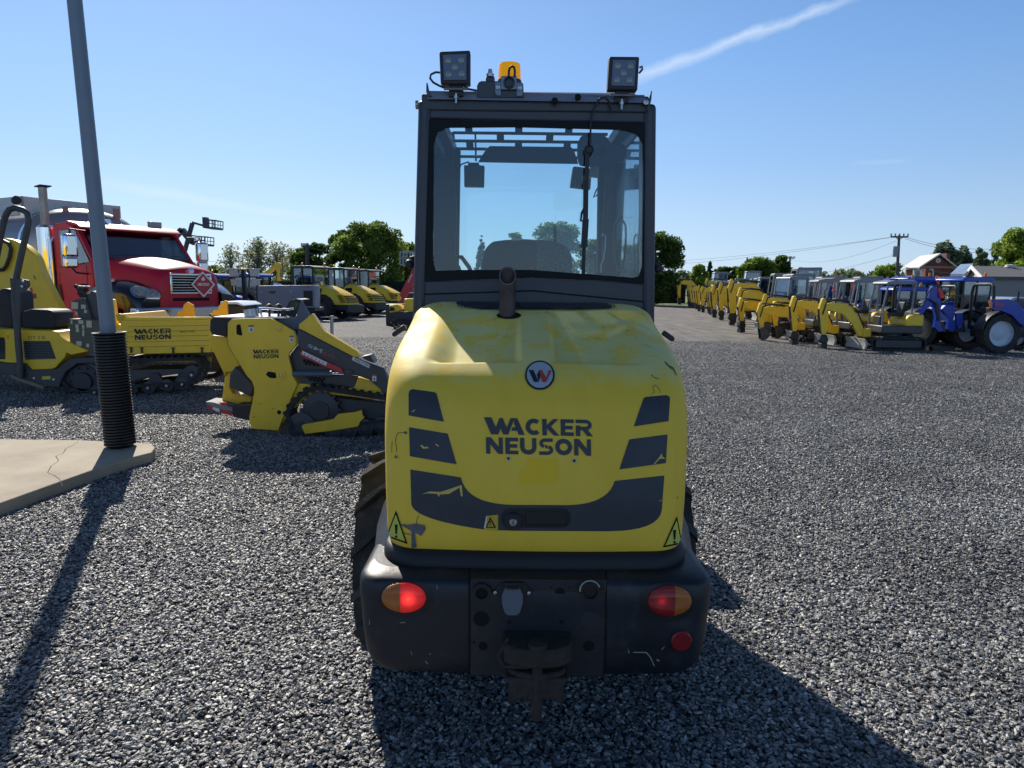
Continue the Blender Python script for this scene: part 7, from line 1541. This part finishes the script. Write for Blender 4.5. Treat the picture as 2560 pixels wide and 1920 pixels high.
def tree(label,x,Y,h,w,kind='round',lm=None,n=5000,ls=.22,seed=None,group=None,base=.12,name='deciduous_tree',bark=None):
    tcount[0]+=1; rng=np.random.default_rng(seed or 100+tcount[0])
    t=thing(name,label,'tree',(x,Y,0),0,group); mb=MB(); k=0
    tops=[]
    if kind=='round':
        K=46; cs=[];rs=[]
        for i in range(K):
            u=rng.random(); ph=rng.random()*6.283; zz=base+.10+(1-base-.16)*u; prof=math.sin(math.pi*min(1,(.18+.78*(1-u))))**.65*(1 if u<.75 else 1); r=w/2*prof*math.sqrt(rng.random())*.86
            cs.append((r*math.cos(ph),r*math.sin(ph),h*zz)); rs.append(w*(.13+.08*rng.random()))
        for i in range(9): ph=rng.random()*6.283; cs.append((w*.22*rng.random()*math.cos(ph),w*.22*math.sin(ph)*rng.random(),h*(.93+.03*rng.random()))); rs.append(w*.07)
        tops=cs[:10]; v=leaves(np.array(cs),np.array(rs),int(n*1.7),ls*.85,rng,.8)
    elif kind=='cone':
        cs=[];rs=[]
        for i in range(60):
            u=rng.random(); ph=rng.random()*6.283; r=w/2*(1-u)**.9*(.5+.5*rng.random()); cs.append((r*math.cos(ph),r*math.sin(ph),h*(.12+.84*u))); rs.append(w*(.05+.09*(1-u)))
        cs.append((0,0,h*.97)); rs.append(w*.03); v=leaves(np.array(cs),np.array(rs),n,ls,rng,.45)
    elif kind=='birch':
        cs=[];rs=[]
        for i in range(34):
            u=rng.random(); ph=rng.random()*6.283; r=w/2*math.sin(math.pi*(.15+.8*(1-u)))*rng.random()**.5; cs.append((r*math.cos(ph),r*math.sin(ph),h*(.25+.72*u))); rs.append(w*(.14+.12*rng.random()))
        tops=cs[:22]; v=leaves(np.array(cs),np.array(rs),n,ls*.85,rng,1.6)
    elif kind=='column':
        cs=[];rs=[]
        for i in range(40):
            u=rng.random(); ph=rng.random()*6.283; r=w/2*math.sin(math.pi*(.1+.82*(1-u)))**.8*rng.random()**.5*.85; cs.append((r*math.cos(ph),r*math.sin(ph),h*(.10+.86*u))); rs.append(w*(.12+.08*rng.random()))
        tops=cs[:6]; v=leaves(np.array(cs),np.array(rs),n,ls,rng,1.4)
    tr_=h*.028; mb.tube([(0,0,0),(.01*h,0,h*.3),(0,.01*h,h*.62),(0,0,h*.9)],[tr_,tr_*.75,tr_*.45,tr_*.12],8)
    for c in tops:
        z0=max(.2*h,c[2]*.62); mb.tube([(0,0,z0),(c[0]*.5,c[1]*.5,z0+(c[2]-z0)*.55),(c[0]*.95,c[1]*.95,c[2])],[tr_*.38,tr_*.22,tr_*.06],5)
    mb.build('trunk',bark or M_bark,t); leafmesh('crown',v,lm or L_md,t); return t
def ptree(label,px,ptop,pw,Y,**k):
    q=P(px,ptop,Y=Y); return tree(label,q.x,Y,max(1.5,q.z),pw/FPX*Y,**k)
# left group
GB='thin birches behind the tractors'
ptree('thin leafy birch, leftmost behind the blue tractors',575,625,70,80,kind='birch',lm=L_bir,n=1300,ls=.17,group=GB,name='birch_tree',bark=M_bbark)
ptree('tallest thin birch above the floodlight tower',645,600,56,80,kind='birch',lm=L_bir,n=1700,ls=.17,group=GB,name='birch_tree',bark=M_bbark)
ptree('short birch between the leftmost and the tallest birch',618,628,50,84,kind='birch',lm=L_bir,n=900,ls=.17,group=GB,name='birch_tree',bark=M_bbark)
ptree('thin birch directly left of the far yellow arm',690,608,60,78,kind='birch',lm=L_bir,n=1400,ls=.17,group=GB,name='birch_tree',bark=M_bbark)
ptree('wispy birch between the far yellow arm and the wooden pole',725,622,56,82,kind='birch',lm=L_bir,n=1400,ls=.17,group=GB,name='birch_tree',bark=M_bbark)
ptree('low bushy tree beside the red truck nose',525,668,70,90,lm=L_md,n=1800,ls=.25)
ptree('low bushy tree behind the truck bonnet',480,660,80,95,lm=L_dk,n=1800,ls=.25)
ptree('medium dark tree left of the largest tree',790,606,90,66,lm=L_dk,n=5000,ls=.20)
ptree('medium tree beside the wooden utility pole',755,618,70,70,lm=L_md,n=3200,ls=.20)
ptree('largest leafy tree, tall and broad above the compactors',925,560,175,60,lm=L_md,n=11000,ls=.17,base=.02,seed=11)
ptree('left shoulder tree merging into the largest tree',862,572,90,62,lm=L_dk,n=5200,ls=.17,base=.02,seed=12)
ptree('smaller tree between the largest tree and the loader cab',1012,608,90,66,lm=L_md,n=4200,ls=.18,base=.02)
# seen through the cab glass
ptree('dark narrow conifer seen through the cab window',1204,586,46,80,kind='cone',lm=L_con,n=2600,ls=.2,name='conifer_tree')
ptree('small light tree seen through the cab glass above the seat',1288,580,70,95,lm=L_lt,n=2200,ls=.26)
ptree('broad green tree seen through the right part of the cab glass',1392,560,130,75,lm=L_md,n=6500,ls=.2,seed=31)
ptree('green tree seen through the cab side window',1490,600,90,80,lm=L_dk,n=3200,ls=.2)
# right of the cab
ptree('dense tree right beside the loader cab, above the hedge',1640,588,140,58,lm=L_dk,n=9000,ls=.16,base=.02,seed=21)
ptree('dense tree half hidden behind the loader cab',1570,600,120,60,lm=L_dk,n=4500,ls=.17,base=.02)
ptree('bright green round tree behind the farthest excavator',1752,662,46,85,lm=L_lt,n=2400,ls=.22)
ptree('dark conifer next to the bright green round tree',1776,650,34,88,kind='cone',lm=L_con,n=2400,ls=.2,name='conifer_tree')
ptree('dark round tree right of the dark conifer',1822,668,62,90,lm=L_dk,n=3000,ls=.22)
ptree('dark small tree between the conifer and dark round tree',1796,672,30,92,lm=L_con,n=1600,ls=.22)
ptree('long broad green tree behind the arched booms',1905,650,96,85,lm=L_md,n=5200,ls=.22,seed=41)
ptree('dark rounded tree crown at the pole with crossarm',1955,638,52,88,lm=L_dk,n=3600,ls=.22)
ptree('green tree left end of the broad tree behind the booms',1868,658,50,84,lm=L_lt,n=2600,ls=.22)
ptree('dark round pine above the blue cab roof',2004,668,36,100,lm=L_con,n=2000,ls=.24,name='pine_tree')
ptree('tiny pointed pine in the distant tree line',2041,668,14,110,kind='cone',lm=L_con,n=700,ls=.24,name='pine_tree')
ptree('leafy tree by the tall utility pole',2222,664,80,80,lm=L_lt,n=3600,ls=.22)
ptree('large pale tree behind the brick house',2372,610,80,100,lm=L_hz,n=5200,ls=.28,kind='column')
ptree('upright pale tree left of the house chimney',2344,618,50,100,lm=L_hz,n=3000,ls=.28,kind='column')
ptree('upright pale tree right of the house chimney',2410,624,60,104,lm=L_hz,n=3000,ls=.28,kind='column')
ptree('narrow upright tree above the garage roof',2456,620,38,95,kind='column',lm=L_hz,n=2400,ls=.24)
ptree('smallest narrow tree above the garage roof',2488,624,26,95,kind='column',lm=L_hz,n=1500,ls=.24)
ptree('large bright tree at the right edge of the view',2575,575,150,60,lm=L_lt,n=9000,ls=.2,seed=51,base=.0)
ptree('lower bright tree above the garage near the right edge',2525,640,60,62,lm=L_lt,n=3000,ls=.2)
q=P(2300,712,Y=36); ptree('light green shrub in front of the brick house',2300,708,52,34,lm=L_lt,n=2600,ls=.10,base=0,name='shrub')
# distant tree line: one mass
rng=np.random.default_rng(5); cs=[];rs=[]
for px_ in np.arange(1560,2340,7): 
    ptop=686+8*math.sin(px_*.05)+rng.normal()*5-(0 if px_<2000 else 5); q=P(px_,ptop,Y=120); z=max(1.2,q.z-.8); cs.append((q.x,120+rng.normal()*3,z*.75)); rs.append(z*.45)
for px_ in np.arange(380,1100,9):
    q=P(px_,690+rng.normal()*4,Y=110); z=max(1.2,q.z-.8); cs.append((q.x,110+rng.normal()*3,z*.7)); rs.append(z*.5)
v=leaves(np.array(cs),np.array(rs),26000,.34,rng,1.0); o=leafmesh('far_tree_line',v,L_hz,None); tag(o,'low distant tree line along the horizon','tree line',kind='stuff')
# clipped hedge
def hedge(label,px0,px1,ptop,Y,n=9000):
    a=P(px0,ptop,Y=Y); b_=P(px1,ptop+2,Y=Y); t=thing('hedge',label,'hedge',((a.x+b_.x)/2,Y,0)); h=(a.z+b_.z)/2; Lx=(b_.x-a.x)/2
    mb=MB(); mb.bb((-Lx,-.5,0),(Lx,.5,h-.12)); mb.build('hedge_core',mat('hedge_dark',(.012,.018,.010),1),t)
    rng=np.random.default_rng(int(px0)); m=n; c=np.stack([rng.uniform(-Lx,Lx,m),rng.uniform(-.62,.62,m),rng.random(m)**.7*h],1); aa=rng.normal(size=(m,3)); aa/=np.linalg.norm(aa,axis=1)[:,None]; bb=np.cross(aa,rng.normal(size=(m,3))); bb/=np.linalg.norm(bb,axis=1)[:,None]; s=.10
    leafmesh('foliage',np.stack([c-aa*s,c+bb*s*.6,c+aa*s,c-bb*s*.6],1).reshape(-1,3),L_con,t)
hedge('dark clipped hedge right of the loader cab behind the grass',1595,1712,700,66)
hedge('dark hedge left of the loader cab behind the compactors',700,1060,702,58,14000)
# ------------------------------------------------------------ utility poles and wires
M_wood=mat('pole_wood',(.10,.09,.085),.9)
def upole(label,px,ptop,pbot,Y,arm=None,r=.11,lean=0,extra=False):
    a=P(px+lean,ptop,Y=Y); b_=P(px,pbot,Y=Y); t=thing('utility_pole',label,'utility pole',(b_.x,Y,0)); sl=(a.x-b_.x)/(a.z-b_.z)
    f=Vector((b_.x-sl*b_.z,Y,0)); mb=MB(); mb.tube([f,a],[r*1.2,r*.8],8); mb.build('pole_shaft',M_wood,t,world=True)
    if arm:
        y=arm[2]; l_=P(px+lean*.9-arm[0],y,Y=Y); r_=P(px+lean*.9+arm[1],y+.3,Y=Y); mb=MB(); mb.bar(l_,r_,.12,.14); mb.build('crossarm',M_wood,t,world=True)
        for k in (0,.25,.5,.75,1): 
            q=l_.lerp(r_,k); mb=MB(); mb.cyl(q,q+Vector((0,0,.28)),.06,n=8); mb.build('insulator',mat('insulator',(.2,.2,.2),.4),t,world=True)
        mb=MB(); m_=P(px+lean*.8,y+8,Y=Y); mb.bar(l_.lerp(r_,.25),m_,.05,.05); mb.bar(l_.lerp(r_,.75),m_,.05,.05); mb.build('arm_brace',M_wood,t,world=True)
    if extra:
        q=P(px-4,629,Y=Y); mb=MB(); mb.cyl(q+Vector((0,0,-.45)),q+Vector((0,0,.45)),.22,n=14); mb.build('transformer',mat('transformer_grey',(.25,.27,.29),.5),t,world=True)
    return a
upole('tall utility pole with crossarm and transformer, left of the brick house',2243,588,680,62,(20,22,592),.13,5,True)
upole('far utility pole with short crossarm behind the booms',1974,641,700,105,(5,12,645),.16,1)
upole('thin bare utility pole among the trees behind the booms',1868,643,700,85,None,.10,0)
upole('small distant utility pole with crossarm',1850,669,700,120,(10,6,671),.12,0)
upole('short pole among the far excavators',1788.5,679,712,80,None,.10,0)
upole('dark wooden utility pole left of the medium dark trees',768,613,700,62,(14,2,616),.20,0)
def wire(pts,Ys,sag,name='overhead_wire'):
    a=P(*pts[0],Y=Ys[0]); b_=P(*pts[1],Y=Ys[1]); q=[]
    for i in range(25):
        t=i/24; v=a.lerp(b_,t); v.z-=4*sag*t*(1-t); q.append(v)
    mb=MB(); mb.tube(q,.016,5); return mb
wires=[([(2228,593),(1400,652)],(62,150),1.2),([(2232,593),(1400,658)],(62,150),1.4),([(2240,602),(1975,648)],(62,105),1.0),([(2265,593),(2760,560)],(62,60),1.5),([(2262,596),(2760,572)],(62,60),1.6),([(2240,636),(1900,706)],(62,95),.4),([(2245,662),(2400,656)],(62,70),.6),([(2244,664),(2700,652)],(62,62),.9),([(1974,650),(1790,682)],(105,80),1.0),([(1974,662),(1790,700)],(105,80),1.0),([(1868,672),(1700,690)],(85,150),.6),([(770,618),(1060,636)],(62,62),.5),([(770,632),(1060,640)],(62,62),.5),([(755,620),(300,640)],(62,120),1.2)]
WL=['upper wire running left from the tall pole crossarm','lower parallel wire running left from the tall pole crossarm','wire from the tall pole to the far crossarm pole','upper wire running right from the tall pole toward the edge','second wire running right from the tall pole toward the edge','sagging wire from the transformer down to the left','short wire from the tall pole to the brick house','low wire from the tall pole passing the house roof','upper wire left of the far crossarm pole','lower wire left of the far crossarm pole','wire left of the thin bare pole','upper wire crossing the large tree on the left','lower wire crossing the large tree on the left','wire going left from the dark wooden pole']
for i,w in enumerate(wires):
    mb=wire(*w); o=mb.build('overhead_wire',mat('wire_dark',(.22,.25,.28),.6),None,smooth=0)
    tag(o,WL[i],'wire','overhead wires against the sky')
# ------------------------------------------------------------ brick house
cZ=crop(2260,540,300)
def brickmat():
    m=bpy.data.materials.new('red_brick'); m.use_nodes=True; n=m.node_tree.nodes; l=m.node_tree.links; b=n['Principled BSDF']; tcn=n.new('ShaderNodeTexCoord'); mp=n.new('ShaderNodeMapping'); mp.inputs['Rotation'].default_value=(R(90),0,0); l.new(tcn.outputs['Object'],mp.inputs[0])
    br=n.new('ShaderNodeTexBrick'); br.inputs['Scale'].default_value=2.2; br.inputs['Color1'].default_value=(.17,.045,.03,1); br.inputs['Color2'].default_value=(.23,.07,.045,1); br.inputs['Mortar'].default_value=(.22,.15,.12,1); br.inputs['Mortar Size'].default_value=.012; l.new(mp.outputs[0],br.inputs[0]); l.new(br.outputs[0],b.inputs['Base Color']); b.inputs['Roughness'].default_value=.9; return m
M_brk=brickmat(); M_met=mat('white_metal_roof',(.72,.68,.60),.35,.1,var=.06)
YH=66
rf_=P(*cZ(650,715),Y=YH); el=P(*cZ(262,968),Y=YH); er=P(*cZ(985,925),Y=YH); rb_=P(*cZ(290,765),Z=rf_.z); 
hs=thing('brick_house','red brick house with white metal gable roof and brick chimney','house',((el.x+er.x)/2,YH,0))
dv=rb_-rf_; dv=dv if dv.length<40 else dv.normalized()*14
dv.z=0
if dv.length<4: dv=dv.normalized()*9
er.z=el.z
mb=MB(); mb.prism([Vector((el.x+.5,YH,0)),Vector((er.x-.5,YH,0)),Vector((er.x-.5,YH,er.z+.2)),rf_+Vector((0,0,-.15)),Vector((el.x+.5,YH,el.z+.2))],dv); mb.build('wall',M_brk,hs,world=True)
up=Vector((0,0,.15)); fo=dv.normalized()*-.35
mb=MB(); mb.add([el+fo,rf_+fo,rf_+dv,el+dv,el+fo+up,rf_+fo+up,rf_+dv+up,el+dv+up],[(0,1,2,3),(4,5,6,7),(0,1,5,4),(1,2,6,5),(2,3,7,6),(3,0,4,7)]); ro=mb.build('roof',M_met,hs,world=True,smooth=0)
mb=MB(); mb.add([er+fo,rf_+fo,rf_+dv,er+dv,er+fo+up,rf_+fo+up,rf_+dv+up,er+dv+up],[(0,1,2,3),(4,5,6,7),(0,1,5,4),(1,2,6,5),(2,3,7,6),(3,0,4,7)]); mb.build('roof',M_met,hs,world=True,smooth=0)
c0=P(*cZ(740,690),Y=YH+2); c1_=P(*cZ(800,780),Y=YH+2); mb=MB(); mb.bb((c0.x,YH+1.6,c1_.z-1.5),(c1_.x,YH+2.6,c0.z)); mb.build('chimney',M_brk,hs,world=True)
def hwin(pts,nm='window',f=cZ,Y=YH,parent=hs):
    mb=MB(); mb.px(W_(pts,f),Y-.05,.05); o=mb.build(nm,mat('window_dark',(.05,.07,.08),.1,coat=.4),parent,world=True,smooth=0)
    q=[P(*f(*p),Y=Y-.07) for p in pts]; mb=MB()
    for i in range(4): mb.bar(q[i],q[(i+1)%4],.14,.10,up=(0,1,0))
    o2=mb.build('frame',M_wht,None,world=False); o2.data.transform(parent.matrix_basis.inverted()); o2.parent=o
hwin([(448,985),(532,985),(532,1140),(448,1140)]); hwin([(605,795),(655,795),(655,850),(605,850)]); 
mb=MB(); mb.bar(P(*cZ(320,940),Y=YH-.04),P(*cZ(980,945),Y=YH-.04),.08,.18); mb.build('string_course',mat('pink_stone',(.40,.22,.17),.8),hs,world=True)
a=P(*cZ(10,985),Y=YH+2); b_=P(*cZ(340,1160),Y=YH+2); mb=MB(); mb.bb((a.x,YH-1.5,0),(P(*cZ(300,1000),Y=YH).x,YH+.0,a.z)); mb.build('porch_wall',M_brk,hs,world=True)
hwin([(185,990),(300,990),(300,1160),(185,1160)],'window',cZ,YH-1.5)
mb=MB(); mb.bar(P(*cZ(0,972),Y=YH-1.7),P(*cZ(255,965),Y=YH-1.7),.5,.12); mb.build('porch_eave',M_met,hs,world=True)
# ------------------------------------------------------------ garage
YGg=40
M_sid=mat('beige_siding',(.40,.38,.34),.8,var=.03); M_shg=mat('dark_shingle',(.095,.098,.105),.9,var=.15,vscale=3,bump=.4,bscale=8)
gg=thing('garage','long beige garage with dark shingle roof and small white-trimmed gable','garage',(P(*cZ(1800,1200),Y=YGg).x,YGg+3,0))
c_=P(*cZ(1500,1150),Y=YGg); far_=P(*cZ(2900,1160),Y=YGg+1.2); ri=P(*cZ(1310,965),Y=YGg+4.2); rr_=ri+Vector((far_.x-c_.x+1,1.2,0))
lf=P(*cZ(1160,1110),Y=YGg+6.5)
mb=MB(); mb.prism([Vector((c_.x,c_.y,0)),Vector((far_.x,far_.y,0)),Vector((far_.x,far_.y,c_.z)),Vector((c_.x,c_.y,c_.z))],(0,.2,0)); mb.build('side_wall',mat('siding_grey',(.24,.235,.23),.8,var=.03),gg,world=True)
mb=MB(); mb.add([Vector((c_.x,c_.y,0)),Vector((lf.x,lf.y,0)),Vector((lf.x,lf.y,c_.z)),ri,Vector((c_.x,c_.y,c_.z))],[(0,1,2,3,4)]); mb.add([Vector((c_.x+.2,c_.y+.1,0)),Vector((lf.x+.2,lf.y,0)),Vector((lf.x+.2,lf.y,c_.z)),ri+Vector((.2,0,-.1)),Vector((c_.x+.2,c_.y+.1,c_.z))],[(4,3,2,1,0)]); mb.build('gable_wall',M_sid,gg,world=True,smooth=0,recalc=False)
o1_=Vector((-.3,-.1,0)); o2_=(c_-ri).normalized()*.35
mb=MB(); mb.add([c_+o1_+o2_,far_+o2_,rr_,ri+o1_,c_+o1_+o2_+up,far_+o2_+up,rr_+up,ri+o1_+up],[(0,1,2,3),(4,5,6,7),(0,1,5,4),(1,2,6,5),(2,3,7,6),(3,0,4,7)]); mb.build('roof',M_shg,gg,world=True,smooth=0)
lfz=Vector((lf.x,lf.y,c_.z)); mb=MB(); mb.add([lfz+o1_,ri+o1_,rr_,lfz+Vector((9,1,0)),lfz+o1_+up,ri+o1_+up,rr_+up,lfz+Vector((9,1,0))+up],[(0,1,2,3),(4,5,6,7),(0,1,5,4),(1,2,6,5),(2,3,7,6),(3,0,4,7)]); mb.build('roof',M_shg,gg,world=True,smooth=0)
mb=MB(); mb.bar(c_+o1_+o2_+Vector((-.05,-.05,.05)),ri+o1_+Vector((-.05,-.05,.08)),.06,.22); mb.bar(ri+o1_+Vector((-.05,-.05,.08)),lfz+o1_+Vector((-.05,-.05,.05)),.06,.22); mb.build('gable_trim',M_wht,gg,world=True)
q=P(*cZ(1960,950),Y=YGg+4); mb=MB(); mb.rev([(.2,-.3),(.2,0),(.32,.02),(.28,.16),(0,.2)],q,(0,0,1),14); mb.build('roof_vent',mat('vent_pale',(.5,.5,.5),.5),gg,world=True)
# blue-white metal roof between house and garage
sr=thing('shed','low shed with bluish white metal roof between the house and garage','shed',(P(*cZ(1050,1050),Y=46).x,46,0))
a_=[P(*cZ(*p),Y=Y) for p,Y in (((850,1112),44),((1040,932),47),((1275,918),47),((1120,1112),44))]
mb=MB(); mb.add(a_+[v+up for v in a_],[(0,1,2,3),(4,5,6,7),(0,1,5,4),(1,2,6,5),(2,3,7,6),(3,0,4,7)]); mb.build('roof',mat('blue_white_metal',(.45,.55,.70),.3,.3,var=.1),sr,world=True,smooth=0)
mb=MB(); mb.bb((a_[0].x+.2,44.2,0),(a_[3].x-.1,47,a_[0].z-.02)); mb.build('wall',M_sid,sr,world=True)
# parked cars at right edge in front of the garage and behind the row
def car(label,px,Y,col,rz=0,sc=1.0):
    t=thing('parked_car',label,'car',(bx(px,Y),Y,0),rz,None,sc); cm=mat('car_'+str(col),col,.25,.2,coat=.6)
    m=MB(); m.xz([(-2.1,.35),(2.1,.35),(2.15,.6),(2.0,.82),(1.0,.92),(.35,1.35),(-1.1,1.38),(-1.75,.98),(-2.12,.9)],-.85,.85); m.build('body',cm,t,bevel=.08,seg=3)
    m=MB(); m.xz([(.92,.93),(.36,1.30),(-1.05,1.32),(-1.62,.98)],-.86,.86); m.build('windows',M_glass if 0 else mat('car_glass',(.03,.04,.05),.08,coat=.4),t,bevel=.03)
    for x in (-1.3,1.3):
        for s in (-1,1):
            m=MB(); m.rev([(.2,-.1),(.32,-.1),(.32,.1),(.2,.1)],(x,s*.78,.32),(0,1,0),18); m.build('wheel',M_rub,t)
car('silver car parked in front of the garage at the right edge',2540,25,(.45,.47,.50),R(10))
car('dark blue car next to the silver car at the right edge',2490,28,(.03,.05,.12),R(5))
for i,px_ in enumerate((1815,1850)): car(('left','right')[i]+' silver car beyond the far excavators',px_,72,(.4,.42,.46),R(20),1.1)
